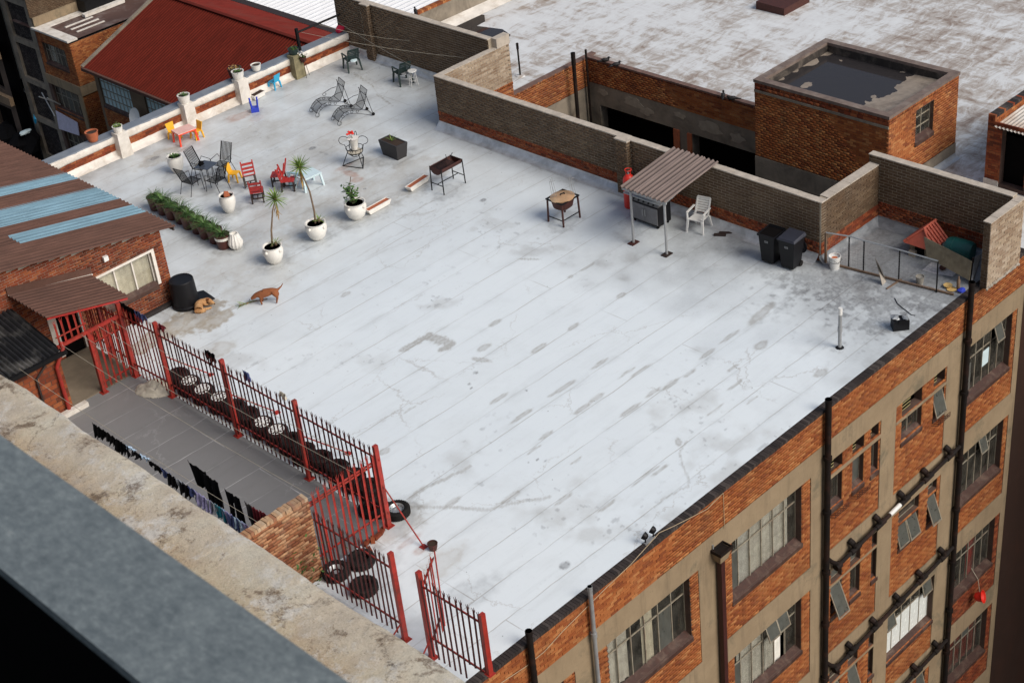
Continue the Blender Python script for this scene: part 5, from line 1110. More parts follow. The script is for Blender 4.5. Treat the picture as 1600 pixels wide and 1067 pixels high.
mb.box(49.3, 51.5, 93.0, 93.9, -12.0, -11.2); mb.build('dark_frame', M['black_metal'], tb, world=True)
mb = MB().box(48.9, 52, 92.6, 93.0, -12.05, -11.85); mb.build('white_sill', M['white_plaster'], tb, world=True)
fb = thing('street_building', 'dark shaded building with balconies deep in the street at the left edge', 'building', (50, 104, -26))
mb = MB(); wn4 = [(99.2+3.2*i, 101.6+3.2*i, -14-3.4*k, -12-3.4*k) for i in range(5) for k in range(4)]
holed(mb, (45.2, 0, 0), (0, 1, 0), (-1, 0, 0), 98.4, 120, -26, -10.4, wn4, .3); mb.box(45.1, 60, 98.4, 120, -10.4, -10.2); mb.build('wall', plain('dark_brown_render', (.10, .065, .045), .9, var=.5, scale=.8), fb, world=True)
for k in range(4): MB().box(44.9, 45.2, 98.4, 120, -14.9-3.4*k, -14.3-3.4*k).build('concrete_band', plain('band_%d' % k, (.22, .15, .09), .9, var=.4, scale=1), fb, world=True)
mb = MB().box(46, 46.1, 98.4, 120, -26, -10.5); mb.build('interior_wall', M['void'], fb, world=True)
wr = thing('white_roof_building', 'building with a very bright white corrugated roof at the top of the picture', 'building', (80, 90, -26))
s = MB(); corrugated(s, (55.3, 50, -11.2), (70, 0, 1.5), (0, 1, 0), 70, 70, .5, .04, seg=4); s.build('roof', M['white_sheet'], wr, world=True)
MB().box(55.2, 125, 50, 120, -26, -11.6).build('wall', M['plaster_grey'], wr, world=True)
MB().box(54.7, 55.25, 50, 120, -11.5, -11.1).build('gutter', M['darkwood'], wr, world=True)
# things in the dark street
def ragged(name, label, cat, c, dims, m, rz=0):
    mb = MB(); mb.blob((0, 0, dims[2]/2), (dims[0]/2, dims[1]/2, dims[2]/2), 10, .25); return top(mb, name, m, label, cat, c, rz)
t = thing('banner', 'pale lilac banner hung on the orange corner building below its second floor windows', 'banner', (45.9, 92.8, -18.4)); MB().hexa([(-.12, -1.3, -.55), (-.08, -1.3, -.55), (-.08, 1.3, -.75), (-.12, 1.3, -.75)], [(-.02, -1.3, .35), (0.02, -1.3, .35), (.02, 1.3, .55), (-.02, 1.3, .55)]).build('canvas', plain('lilac_canvas', (.55, .53, .66), .8), t)
MB().tube([(0, 1.2, 1.2), (-.9, 1.3, 1.9)], .04, 6).tube([(0, .4, 1.2), (-.8, .4, 2.0)], .04, 6).tube([(-.2, 2.2, 1.7), (-.8, 0, .8)], .04, 6).build('pole', M['steel'], t)
for i, (px, py, mname, dm, lb) in enumerate([(62, 196, 'cyan', (.6, .5, .9), 'small bright blue bundle hanging in the dark street'), (40, 210, 'paleblue', (1.0, .4, .3), 'pale blue cloth spread on a railing in the dark street'), (84, 228, 'curtain', (1.6, 1.2, .3), 'crumpled white netting lying in the dark street'), (5, 155, 'blue', (1., .6, 1.), 'blue panel at the left edge of the dark street')]):
    c = W(px, py, -20 if i != 2 else -25); ragged(['bundle', 'cloth', 'netting', 'panel'][i], lb, ['bundle', 'cloth', 'net', 'panel'][i], c, dm, M[mname])
for i in range(5):
    c = W(*[(25, 180), (60, 150), (15, 235), (95, 205), (45, 245)][i], -22); ragged('tarpaulin', ['black tarpaulin heap under the left building', 'black tarpaulin heap beside the concrete frame', 'black tarpaulin heap next to the brown corrugated roof', 'dark cloth heap below the corner building', 'dark heap at the kerb above the brown corrugated roof'][i], 'tarpaulin', c, (2.2, 2.2, 2.0), M['cloth_black'])
# ================================================================ THINGS ON THE ROOF
def R(a): return radians(a)
def at(px, py, z=0.): return W(px, py, z)
# ---- pots and plants
def urn(name, label, c, r=.26, h=.5, m=None, cat='pot', soil=True, ears=True, group=None):
    t = thing(name, label, cat, c, random.uniform(0, 3), group); m = m or M['white_pot']
    pr = [(.45*r, 0), (.55*r, .02), (.78*r, h*.2), (1.0*r, h*.5), (1.06*r, h*.72), (.96*r, h*.9), (.92*r, h*.95), (1.02*r, h), (.92*r, h*1.005), (.80*r, h*.93)]
    mb = MB().lathe(pr, n=24)
    mb.build('pot', m, t, smooth='auto')
    if ears:
        for a in (.3, .3+pi*2/3, .3+pi*4/3): e = MB().blob((1.04*r*cos(a), 1.04*r*sin(a), h*.84), (.06, .06, .045), 8, .1); e.build('lug', m, t, smooth=True)
    if soil: MB().disc((0, 0, h*.93), .84*r).build('soil', M['soil'], t)
    return t
def leafmesh(L, w, droop=.4, m=None, n=5, fold=.25, name='leaf'):
    mb = MB(); vs = []
    for i in range(n+1):
        s = i/n; x = L*s*(1-droop*.25*s); z = L*(.0) - droop*L*s*s*.5; ww = w*(1-s)**.7*(.55+.9*s if s < .5 else 1) if i < n else .002
        vs += [(x, -ww, z+ww*fold), (x, 0, z), (x, ww, z+ww*fold)]
    fs = []
    for i in range(n): fs += [(3*i, 3*i+3, 3*i+4, 3*i+1), (3*i+1, 3*i+4, 3*i+5, 3*i+2)]
    mb.add(vs, fs); me = mb.mesh(name); me.materials.append(m or M['leaf']); return me
LY = [leafmesh(.47, .027, d, M['leaf_yucca']) for d in (.05, .3, .6)]; LD = [leafmesh(.36, .026, d, M['leaf_dead']) for d in (.6, 1.1)]
def tuft(parent, c, n, scale=1., dead=30, elev=(-25, 85)):
    crown = MB().blob((0, 0, 0), (.05, .05, .07), 8, .2).build('crown', M['stalk'], parent); crown.location = c
    for i in range(n):
        o = bpy.data.objects.new('leaf', random.choice(LY)); link(o, crown); el = R(elev[0]+(elev[1]-elev[0])*(i/n)+random.uniform(-8, 8))
        o.rotation_euler = (random.uniform(-.4, .4), -el, i*2.39996); o.scale = [scale*random.uniform(.75, 1.1)]*3
    for i in range(dead):
        o = bpy.data.objects.new('dead_leaf', random.choice(LD)); link(o, crown); o.location = (0, 0, (-.05-random.random()*.42)*scale)
        o.rotation_euler = (random.uniform(-.5, .5), R(random.uniform(35, 85)), random.uniform(0, 6.3)); o.scale = [scale*random.uniform(.6, 1.05)]*3
def palm(label, c, r, h, path, tuftn, small=True):
    t = thing('potted_palm', label, 'potted palm', c, 0)
    pr = [(.45*r, 0), (.55*r, .02), (.80*r, h*.2), (1.0*r, h*.5), (1.06*r, h*.74), (.96*r, h*.9), (.93*r, h*.95), (1.03*r, h), (.92*r, h*1.005), (.80*r, h*.93)]
    p = MB().lathe(pr, n=26).build('pot', M['white_pot'], t, smooth='auto')
    for a in (.2, 1.9, 3.4, 4.9): MB().blob((1.04*r*cos(a), 1.04*r*sin(a), h*.82), (.055, .055, .05), 8, .1).build('lug', M['white_pot'], p, smooth=True)
    MB().disc((0, 0, h*.93), .86*r).build('soil', M['soil'], p)
    if path:
        MB().tube([(x, y, z) for x, y, z in path], [.035-.016*i/(len(path)-1) for i in range(len(path))], 8).build('stem', M['stalk'], t, smooth=True)
        tuft(t, path[-1], tuftn)
    if small: tuft(t, (.12, -.05, h+.03), 16, .62, 3, (10, 80))
    return t
def off(base, px, py, h):   # point above the base's plane at height h under that spot of the photo, relative
    p = W(px, py, h); return (p[0]-base[0], p[1]-base[1], h)
b = at(430, 410); palm('white pot with a thin bare stemmed spiky palm, the nearer of the two tall palms', b, .31, .60, [(0, 0, .5), off(b, 424, 360, .95), off(b, 426, 330, 1.35), (off(b, 430, 312, 1.6))], 66)
b = at(497, 373); palm('white pot with a tall leaning spiky palm, the farther of the two tall palms', b, .33, .60, [(0, 0, .5), off(b, 491, 330, .9), off(b, 484, 300, 1.35), off(b, 472, 272, 1.75), off(b, 468, 262, 1.9)], 76)
# pot with little broadleaf tree
b = at(558, 341); t = thing('potted_shrub', 'white pot with a small twin stemmed green shrub beside a white trough planter', 'potted shrub', b)
r, h = .35, .60; p = MB().lathe([(.45*r, 0), (.8*r, h*.2), (1.0*r, h*.5), (1.06*r, h*.74), (.96*r, h*.9), (1.03*r, h), (.92*r, h*1.005), (.80*r, h*.93)], n=26).build('pot', M['white_pot'], t, smooth='auto')
for a in (.2, 1.9, 3.4, 4.9): MB().blob((1.04*r*cos(a), 1.04*r*sin(a), h*.82), (.055, .055, .05), 8, .1).build('lug', M['white_pot'], p, smooth=True)
MB().disc((0, 0, h*.93), .86*r).build('soil', M['soil'], p)
MB().tube([(-.06, 0, .45), (-.10, .03, .8), (-.08, .03, 1.0)], .012, 6).tube([(.02, .02, .45), (-.02, .04, .9), (-.03, .06, 1.2), (.02, 0, 1.5)], .013, 6).build('stem', M['stalk'], t)
mb = MB()
for i in range(170):
    q = Vector((random.gauss(-.06, .11), random.gauss(.04, .11), random.choice([random.gauss(.82, .10), random.gauss(1.05, .10)]))); a, e = random.uniform(0, 6.3), random.uniform(-.6, .6); u = Vector((cos(a)*cos(e), sin(a)*cos(e), sin(e)))*.07; v = Vector((-sin(a), cos(a), 0))*.035
    mb.add([q-u, q+v, q+u, q-v], [(0, 1, 2, 3)], random.random())
mb.build('foliage', M['leaf'], t)
# white pots
urn('white_pot', 'round white pot with dark green plant standing left of the black slatted chairs', at(278, 269), .27, .64, ears=False)
t = urn('white_pot', 'white urn holding broken terracotta, standing right of the row of brown pots', at(359, 331), .26, .64, ears=False); MB().hexa([(-.12, -.1, .6), (.1, -.12, .6), (.12, .08, .6), (-.08, .1, .6)], [(-.1, -.06, .68), (.04, -.1, .72), (.1, .02, .74), (-.06, .08, .69)]).build('terracotta_shard', M['terracotta'], t)
t = thing('fluted_vase', 'small white fluted vase at the near end of the row of brown pots', 'vase', at(370, 388)); MB().lathe([(.11, 0), (.15, .02), (.22, .14), (.23, .24), (.16, .44), (.13, .53), (.14, .55), (.11, .55), (.09, .46)], n=48, flute=.06, nf=12).build('vase', M['white_pot'], t, smooth='auto')
def mini(parent, c, r, n=60, m='leaf'):
    mb = MB()
    for i in range(n):
        q = Vector(c)+Vector((random.gauss(0, r*.45), random.gauss(0, r*.45), abs(random.gauss(.03, .05)))); a, e = random.uniform(0, 6.3), random.uniform(-.3, 1); u = Vector((cos(a)*cos(e), sin(a)*cos(e), sin(e)))*.05; v = Vector((-sin(a), cos(a), 0))*.018
        mb.add([q-u, q+v, q+u, q-v], [(0, 1, 2, 3)], random.random())
    return mb.build('foliage', M[m], parent)
for o in list(COL.objects):
    if o.name == 'white_pot': mini(o, (0, 0, .60), .22, 90)
# row of nine brown pots with strap leaved plants
LS = []
p0, p1 = at(246, 326), at(352, 386)
def strapplant(k):
    mb = MB()
    for i in range(72):
        a = random.uniform(0, 6.3); L = random.uniform(.28, .48); el = R(random.uniform(35, 80)); w = .011; vs = []; n = 5; tw = random.uniform(-.4, .4)
        for j in range(n+1):
            s = j/n; rr = L*s*cos(el)+.55*L*s*s*.5; z = L*s*sin(el)-.75*L*s*s*.6; x, y = cos(a+tw*s)*rr, sin(a+tw*s)*rr; ww = w*(1-s*.85)
            vs += [(x-sin(a)*ww, y+cos(a)*ww, z), (x+sin(a)*ww, y-cos(a)*ww, z)]
        mb.add(vs, [(2*j, 2*j+2, 2*j+3, 2*j+1) for j in range(n)], random.random())
    return mb.mesh('foliage')
FOL = [strapplant(k) for k in range(4)]
for f in FOL: f.materials.append(M['leaf'])
for i in range(9):
    s = i/8; c = (p0[0]+(p1[0]-p0[0])*s+random.uniform(-.03, .03), p0[1]+(p1[1]-p0[1])*s, 0)
    lb = ('farthest brown pot of the diagonal row of green strap leaved plants' if i == 0 else 'brown pot with a cream band ending the plant row beside the fluted vase' if i == 8 else ORD[i]+' brown pot of green strap leaved plants, counted from the far end of the row')
    t = thing('potted_plant', lb, 'potted plant', c, random.uniform(0, 6), 'row of brown pots with strap leaved plants')
    t.scale = (1.18,)*3
    p = MB().lathe([(.16, 0), (.175, .02), (.21, .36), (.225, .37), (.225, .41), (.205, .41), (.195, .36)], n=20).build('pot', M['brown_pot'], t, smooth='auto')
    MB().disc((0, 0, .38), .2).build('soil', M['soil'], p)
    if i == 8: MB().lathe([(.213, .28), (.219, .36)], n=20).build('cream_band', M['white_pot'], p)
    o = bpy.data.objects.new('foliage', FOL[i % 4]); link(o, t); o.location = (0, 0, .36); o.rotation_euler = (0, 0, random.uniform(0, 6)); o.scale = [random.uniform(1.0, 1.3)]*3
# troughs
def trough(label, c, rz, L=.95, w=.24, h=.19, ins=M['terracotta']):
    t = thing('trough_planter', label, 'planter', c, rz); mb = MB(); k = .85
    mb.hexa([(-L/2*k, -w/2*k, .02), (L/2*k, -w/2*k, .02), (L/2*k, w/2*k, .02), (-L/2*k, w/2*k, .02)], [(-L/2, -w/2, h-.03), (L/2, -w/2, h-.03), (L/2, w/2, h-.03), (-L/2, w/2, h-.03)])
    e = .025
    for a in ((-L/2-.01, L/2+.01, -w/2-.01, -w/2+e), (-L/2-.01, L/2+.01, w/2-e, w/2+.01), (-L/2-.01, -L/2+e, -w/2+e, w/2-e), (L/2-e, L/2+.01, -w/2+e, w/2-e)): mb.box(*a, h-.03, h)
    mb.build('trough', M['white_pot'], t); MB().box(-L/2+.03, L/2-.03, -w/2+.03, w/2-.03, h-.03, h-.015).build('liner', ins, t)
    return t
trough('white trough planter with brown liner touching the potted shrub', at(591, 327), R(2), 1.0)
trough('white trough planter with brown liner beside the maroon half drum barbecue', at(653, 291), R(8), 1.0)
trough('small white trough planter with dark soil beside the upturned blue stool', at(403, 153), R(8), .6, .3, .2, M['soil'])
c = at(617, 243); t = thing('square_planter', 'large charcoal tapered planter with a few green sprigs', 'planter', c, R(-92))
mb = MB(); L, w, h, k = .98, .5, .56, .82; mb.hexa([(-L/2*k, -w/2*k, 0), (L/2*k, -w/2*k, 0), (L/2*k, w/2*k, 0), (-L/2*k, w/2*k, 0)], [(-L/2, -w/2, h-.04), (L/2, -w/2, h-.04), (L/2, w/2, h-.04), (-L/2, w/2, h-.04)])
for a in ((-L/2, L/2, -w/2, -w/2+.05), (-L/2, L/2, w/2-.05, w/2), (-L/2, -L/2+.05, -w/2+.05, w/2-.05), (L/2-.05, L/2, -w/2+.05, w/2-.05)): mb.box(*a, h-.04, h)
mb.build('planter', plain('charcoal_planter', (.03, .028, .03), .6), t); MB().box(-L/2+.05, L/2-.05, -w/2+.05, w/2-.05, h-.045, h-.02).build('soil', M['soil'], t)
for k in range(9): o = bpy.data.objects.new('leaf', LY[k % 3]); link(o, t); o.location = (-.05, 0, h-.03); o.rotation_euler = (0, -R(random.uniform(30, 80)), k*.9); o.scale = [.75]*3
# pots on the parapet
def smallpot(px, py, z, label, m, r=.13, h=.22, plant=True, name='parapet_pot', pm='leaf'):
    t = thing(name, label, 'pot', W(px, py, z)); r *= 1.15; h *= 1.2; MB().lathe([(.75*r, 0), (.98*r, h*.5), (1.05*r, h*.9), (1.12*r, h), (.95*r, h), (.9*r, h*.85)], n=18).build('pot', m, t, smooth='auto'); MB().disc((0, 0, h*.87), .92*r).build('soil', M['soil'], t)
    if plant: mini(t, (0, 0, h*.9), r, 50, pm)
    return t
smallpot(146, 220, .83, 'bright terracotta pot alone on the grey parapet top', M['terracotta'], .19, .30, False)
for i, (px, py, lb) in enumerate([(197, 208, 'small white pot on the first whitewashed pier from the house'), (285, 168, 'round white pot on the second whitewashed pier from the house'), (377, 126, 'round white pot on the third whitewashed pier, next to a dark pot')]):
    x = PIERS[i]; t = smallpot(px, py, .92, lb, M['white_pot'], .19 if i else .15, .27 if i else .2, True, pm='leaf_yucca' if i == 0 else 'leaf'); t.location = (x-.02, PY-.12, .92)
smallpot(369, 122, .83, 'dark round pot beside the white pot on the third pier', M['iron'], .22, .34, True, pm='leaf_dead')
smallpot(401, 110, .83, 'small white pot on the grey parapet between the third and fourth piers', M['white_pot'], .16, .2, False)
smallpot(460, 88, .83, 'dark green pot on the parapet at the foot of the black clothes post', M['green_plastic'], .17, .26, True)
c = at(478, 120); t = thing('plant_stand', 'thin metal stand holding a pot of white flowers by the mossy pier', 'plant stand', c); mb = MB()
for a in (0, 2.1, 4.2): mb.tube([(.18*cos(a), .18*sin(a), 0), (.07*cos(a), .07*sin(a), .6), (.15*cos(a), .15*sin(a), .75)], .01, 5)
mb.build('stand', M['black_metal'], t); MB().lathe([(.09, .62), (.15, .82), (.13, .82)], n=14).build('pot', M['iron'], t); mini(t, (0, 0, .82), .2, 60); mb = MB()
for i in range(16): mb.blob((random.gauss(0, .1), random.gauss(0, .1), .95+random.uniform(-.05, .06)), (.03, .03, .02), 5, .2)
mb.build('flower', M['white_pot'], t)['kind'] = 'stuff'
# ---- wire plant stand with white pot and red flowers
c = at(558, 256); t = thing('wire_plant_stand', 'black wire plant stand with curled arms holding a white cone pot of red flowers', 'plant stand', c, R(20)); t.scale = (1.12,)*3; mb = MB()
tri = [(.42, 0, .015), (-.26, .36, .015), (-.26, -.36, .015)]
for i in range(3): mb.tube([tri[i], tri[(i+1) % 3]], .014, 5); mb.tube([tri[i], (tri[i][0]*.55, tri[i][1]*.55, .42)], .012, 5)
for z, r in ((.42, .24), (.56, .27), (.30, .12)): mb.tube([(r*cos(a*pi/10), r*sin(a*pi/10), z) for a in range(21)], .011, 5, False)
for a in range(10): A = a*pi/5; mb.tube([(.12*cos(A), .12*sin(A), .30), (.24*cos(A), .24*sin(A), .42), (.27*cos(A), .27*sin(A), .56)], .007, 4)
for A in (0.3, 3.4, 1.9, 5.0): mb.tube([(.25*cos(A), .25*sin(A), .50)]+[((.30+.16*sin(s))*cos(A), (.30+.16*sin(s))*sin(A), .66+.14*(1-cos(s))) for s in np.linspace(0, 4.6, 10)], .010, 5)
mb.build('wire_frame', M['black_metal'], t)
MB().lathe([(.2, .38), (.23, .44), (.12, .46)], n=16).build('cushion', M['cloth_white'], t); MB().lathe([(.05, .48), (.09, .5), (.17, .86), (.19, .88), (.15, .88)], n=16).build('pot', M['white_pot'], t, smooth='auto'); MB().disc((0, 0, .86), .16).build('soil', M['soil'], t)
mb = MB()
for i in range(7): mb.blob((random.uniform(-.14, .02), random.uniform(-.05, .12), 1.02+random.uniform(0, .08)), (.045, .045, .03), 6, .2); 
mb.build('flower', M['hot_red'], t)['kind'] = 'stuff'; MB().tube([(0, 0, .86), (-.05, .03, 1.03)], .006, 4).tube([(0, 0, .86), (-.1, .08, 1.05)], .006, 4).build('stem', M['leaf'], t)
# ---- kids table and chairs
def monobloc_kid(label, c, rz, m, group=None, name='child_chair'):
    t = thing(name, label, 'child chair', c, rz, group)
    MB().box(-.15, .15, -.16, .16, .28, .31).build('seat', m, t)
    for sx in (-1, 1):
        for sy in (-1, 1): MB().hexa([(sx*.17-.02, sy*.18-.02, 0), (sx*.17+.02, sy*.18-.02, 0), (sx*.17+.02, sy*.18+.02, 0), (sx*.17-.02, sy*.18+.02, 0)], [(sx*.14-.03, sy*.145-.03, .28), (sx*.14+.03, sy*.145-.03, .28), (sx*.14+.03, sy*.145+.03, .28), (sx*.14-.03, sy*.145+.03, .28)]).build('leg', m, t)
    MB().hexa([(-.16, -.14, .31), (-.13, -.14, .31), (-.13, .14, .31), (-.16, .14, .31)], [(-.23, -.17, .60), (-.20, -.17, .60), (-.20, .17, .60), (-.23, .17, .60)]).build('backrest', m, t)
    return t
c = at(291, 221); t = thing('child_table', 'small child table with faded pink top and red legs between yellow chairs', 'child table', c, R(-8))
MB().box(-.36, .36, -.28, .28, .46, .49).build('tabletop', M['pink_top'], t); MB().box(-.365, .365, -.285, .285, .42, .46).build('apron', M['redplastic'], t)
for sx in (-1, 1):
    for sy in (-1, 1): MB().hexa([(sx*.36-.03, sy*.28-.03, 0), (sx*.36+.03, sy*.28-.03, 0), (sx*.36+.03, sy*.28+.03, 0), (sx*.36-.03, sy*.28+.03, 0)], [(sx*.32-.03, sy*.245-.03, .43), (sx*.32+.03, sy*.245-.03, .43), (sx*.32+.03, sy*.245+.03, .43), (sx*.32-.03, sy*.245+.03, .43)]).build('leg', M['redplastic'], t)
monobloc_kid('yellow child chair tucked behind the pink topped table, on the parapet side', (c[0]-.12, c[1]+.52, 0), R(-90), M['yellow']); monobloc_kid('yellow child chair on the open side of the pink topped table', (c[0]+.42, c[1]-.12, 0), R(180), M['yellow'])
monobloc_kid('lone yellow child chair beside the black slatted chairs', at(368, 282), R(-60), M['yellow'])
monobloc_kid('bright blue child chair facing the far parapet', at(430, 138), R(100), M['cyan'])
c = at(399, 174); t = thing('upturned_stool', 'bright blue plastic stool lying upside down with legs in the air', 'stool', c, .2); MB().lathe([(.20, 0), (.21, .02), (.21, .16), (.16, .18)], n=4).build('seat', M['blue'], t)
for a in range(4): A = a*pi/2; MB().bar((.15*cos(A), .15*sin(A), .15), (.20*cos(A), .20*sin(A), .50), .045).build('leg', M['blue'], t)
# ---- black slatted steel chairs
def slat_chair(label, c, rz, group='black slatted steel armchairs round the small table'):
    t = thing('slatted_armchair', label, 'armchair', c, rz, group); m = M['black_metal']
    fr = MB()
    for s in (-1, 1):
        y = s*.27; fr.tube([(.28, y, 0), (.24, y, .42), (.22, y, .62), (-.16, y, .66), (-.24, y, .52)], .011, 5)
    fr.tube([(.22, -.25, .42), (.22, .25, .42)], .011, 5); fr.build('frame', m, t)
    for s in (-1, 1): MB().tube([(-.36, s*.25, 0), (-.2, s*.24, .42)], .011, 5).build('leg', m, t)
    mb = MB()
    for i in range(9): y = -.22+.055*i; mb.bar((.24, y, .42), (-.20, y, .40), .028, .008)
    mb.tube([(.24, -.24, .415), (-.2, -.24, .395), (-.2, .24, .395), (.24, .24, .415)], .01, 5); mb.build('seat', m, t)
    mb = MB()
    for i in range(8): y = -.2+.057*i; mb.bar((-.20, y, .42), (-.44, y, 1.02), .028, .008, up=(1, 0, 0))
    mb.tube([(-.19, -.235, .40), (-.45, -.235, 1.03), (-.45, .235, 1.03), (-.19, .235, .40)], .013, 5); mb.build('backrest', m, t)
    return t
cA, cB, cC, cD = at(318, 277), at(302, 299), at(341, 297), at(350, 272)
slat_chair('black slatted armchair with a beige cushion at the back left of the small table', cA, R(-75))
slat_chair('black slatted armchair at the left of the small table, nearest the plant row', cB, R(10))
slat_chair('black slatted armchair with its back to the camera in front of the small table', cC, R(100))
slat_chair('black slatted armchair at the right of the small table by the lone yellow chair', cD, R(195))
ct = ((cA[0]+cB[0]+cC[0]+cD[0])/4, (cA[1]+cB[1]+cC[1]+cD[1])/4, 0)
t = thing('glass_table', 'small dark glass table between four black slatted armchairs', 'table', ct, .3); mb = MB()
MB().box(-.30, .30, -.30, .30, .68, .69).build('tabletop', plain('smoked_glass', (.06, .07, .09), .12), t)
for sx in (-1, 1):
    for sy in (-1, 1): MB().tube([(sx*.28, sy*.28, 0), (sx*.28, sy*.28, .68)], .012, 5).build('leg', M['black_metal'], t)
o = MB().blob((0, 0, .05), (.24, .22, .05), 10, .08).build('cushion', M['cloth_white'], None, smooth=True); o.location = (cA[0]+.02, cA[1]-.02, .42); tag(o, 'beige cushion lying on the back left slatted armchair', 'cushion')
o = MB().blob((0, 0, .08), (.12, .1, .08), 8, .3).build('pouch', M['cloth_black'], None); o.location = (ct[0]-.1, ct[1]+.12, .69); tag(o, 'small dark bundle on the glass table', 'bundle')
# ---- red and dark wooden chairs
def wood_chair(label, c, rz, rot=None, z=0.):
    t = thing('wooden_chair', label, 'chair', (c[0], c[1], z), rz); t.scale = (.9, .86, .88)
    if rot: t.rotation_euler = (*rot, rz)
    mb = MB()
    for i in range(4): MB().box(-.24+i*.125, -.24+i*.125+.115, -.25, .25, .42, .45).build('seat_slat', M['redwood'], t)
    for s in (-1, 1): MB().bar((.22, s*.22, 0), (.22, s*.22, .42), .055).build('leg', M['darkwood'], t); MB().bar((-.26, s*.22, 0), (-.22, s*.22, .42), .055).build('leg', M['darkwood'], t)
    MB().bar((.22, -.22, .14), (.22, .22, .14), .045).bar((-.24, -.22, .2), (-.24, .22, .2), .045).bar((-.24, 0, .17), (.22, 0, .14), .04).build('stretcher', M['darkwood'], t)
    for s in (-1, 1): MB().bar((-.22, s*.23, .43), (-.36, s*.23, .98), .05).build('back_post', M['redwood'], t)
    for zz in (.56, .70, .86): x = -.22-.14*(zz-.43)/.55; MB().bar((x, -.22, zz), (x, .22, zz), .09, .025, up=(1, 0, .3)).build('back_slat', M['redwood'], t)
    return t
wood_chair('red slatted wooden chair with dark legs standing with its back to the camera', at(404, 313), R(52))
c = at(396, 297); wood_chair('red wooden chair tipped forward against the chair in front of it', (c[0]-.02, c[1]+.05), R(62), (0, R(30)), .12)
wood_chair('red wooden chair facing right beside the washed blue table', at(453, 296), R(-48))
wood_chair('red wooden chair behind the nearer spiky palm, back to back with another', at(437, 288), R(132))
def ptable(label, c, rz, m, w=.8, d=.6, h=.62):
    t = thing('plastic_table', label, 'table', c, rz); MB().box(-w/2, w/2, -d/2, d/2, h-.03, h).box(-w/2+.03, w/2-.03, -d/2+.03, d/2-.03, h-.08, h-.03).build('tabletop', m, t)
    for sx in (-1, 1):
        for sy in (-1, 1): MB().hexa([(sx*w*.5-.03, sy*d*.5-.03, 0), (sx*w*.5+.03, sy*d*.5-.03, 0), (sx*w*.5+.03, sy*d*.5+.03, 0), (sx*w*.5-.03, sy*d*.5+.03, 0)], [(sx*w*.44-.035, sy*d*.44-.035, h-.05), (sx*w*.44+.035, sy*d*.44-.035, h-.05), (sx*w*.44+.035, sy*d*.44+.035, h-.05), (sx*w*.44-.035, sy*d*.44+.035, h-.05)]).build('leg', m, t)
    return t
ptable('very pale blue plastic table behind the taller spiky palm', at(484, 291), R(-5), M['paleblue'], .75, .6, .48)
c = at(459, 283); t = thing('blue_bench', 'washed blue plastic bench end between the red chair and the pale table', 'bench', at(466, 294), R(20))
MB().bar((0, -.3, 0), (-.02, -.27, .55), .06, .1).build('leg', M['bluetable'], t); MB().bar((0, .3, 0), (-.02, .27, .55), .06, .1).build('leg', M['bluetable'], t); MB().bar((-.02, -.33, .56), (-.02, .33, .56), .07, .05).build('rail', M['bluetable'], t)
# ---- loungers
def lounger(label, c, rz):
    t = thing('wire_lounger', label, 'sun lounger', c, rz, 'pair of wrought iron sun loungers'); m = M['black_metal']
    prof = [(.0, .18), (.10, .31), (.27, .43), (.46, .47), (.67, .42), (.86, .36), (.98, .36)]      # foot to seat, x grows to the back
    fr = MB()
    for s in (-1, 1):
        y = s*.29; fr.tube([(x, y, z) for x, z in prof]+[(1.12, y, .60), (1.28, y, 1.04)], .010, 6)
        low = [(.02, .0), (.12, .2), (.29, .31), (.48, .34), (.69, .28), (.88, .22), (1.33, .02)]; fr.tube([(x, y, z) for x, z in low], .008, 6)
        fr.tube([(1.18, y, .98), (1.38, y, .02)], .011, 6)
        arm = [(1.12, y, .70), (.93, y, .70), (.73, y, .64), (.62, y, .60)]+[(.62-.07*sin(a), y, .54+.06*cos(a)) for a in np.linspace(.3, 5.5, 8)]; fr.tube(arm, .010, 5)
        for (x, z, r) in ((.03, .09, .085), (.20, .31, .05), (.38, .39, .05), (.57, .39, .05), (.78, .335, .05)): fr.tube([(x+r*cos(a), y, z+r*sin(a)) for a in np.linspace(0, 2*pi, 9)], .008, 4, False)
    for (x, z) in ((.0, .18), (.27, .43), (.98, .36), (1.21, .84), (1.28, 1.04)): fr.tube([(x, -.29, z), (x, .29, z)], .011, 5)
    fr.tube([(1.38, -.29, .03), (1.38, .29, .03)], .01, 5); fr.build('frame', m, t)
    def sheet(pts):
        mb = MB(); vs = []
        for x, z in pts: vs += [(x, -.28, z+.004), (x, .28, z+.004)]
        return mb.add(vs, [(2*i, 2*i+1, 2*i+3, 2*i+2) for i in range(len(pts)-1)])
    sheet(prof).build('seat_mesh', M['mesh'], t); sheet([(.98, .36), (1.12, .60), (1.28, 1.04)]).build('back_mesh', M['mesh'], t)
    for s in (-1, 1): MB().tube([(1.38, s*.29-.02, .06), (1.38, s*.29+.02, .06)], .06, 10).build('wheel', M['rubber'], t)
    return t
a = at(491, 180); q_ = at(546, 166); LA = R(-17); lounger('left one of the two black wire sun loungers, farther from the charcoal planter', a, LA)
a = at(525, 193); lounger('right one of the two black wire sun loungers, nearer the charcoal planter', a, LA)
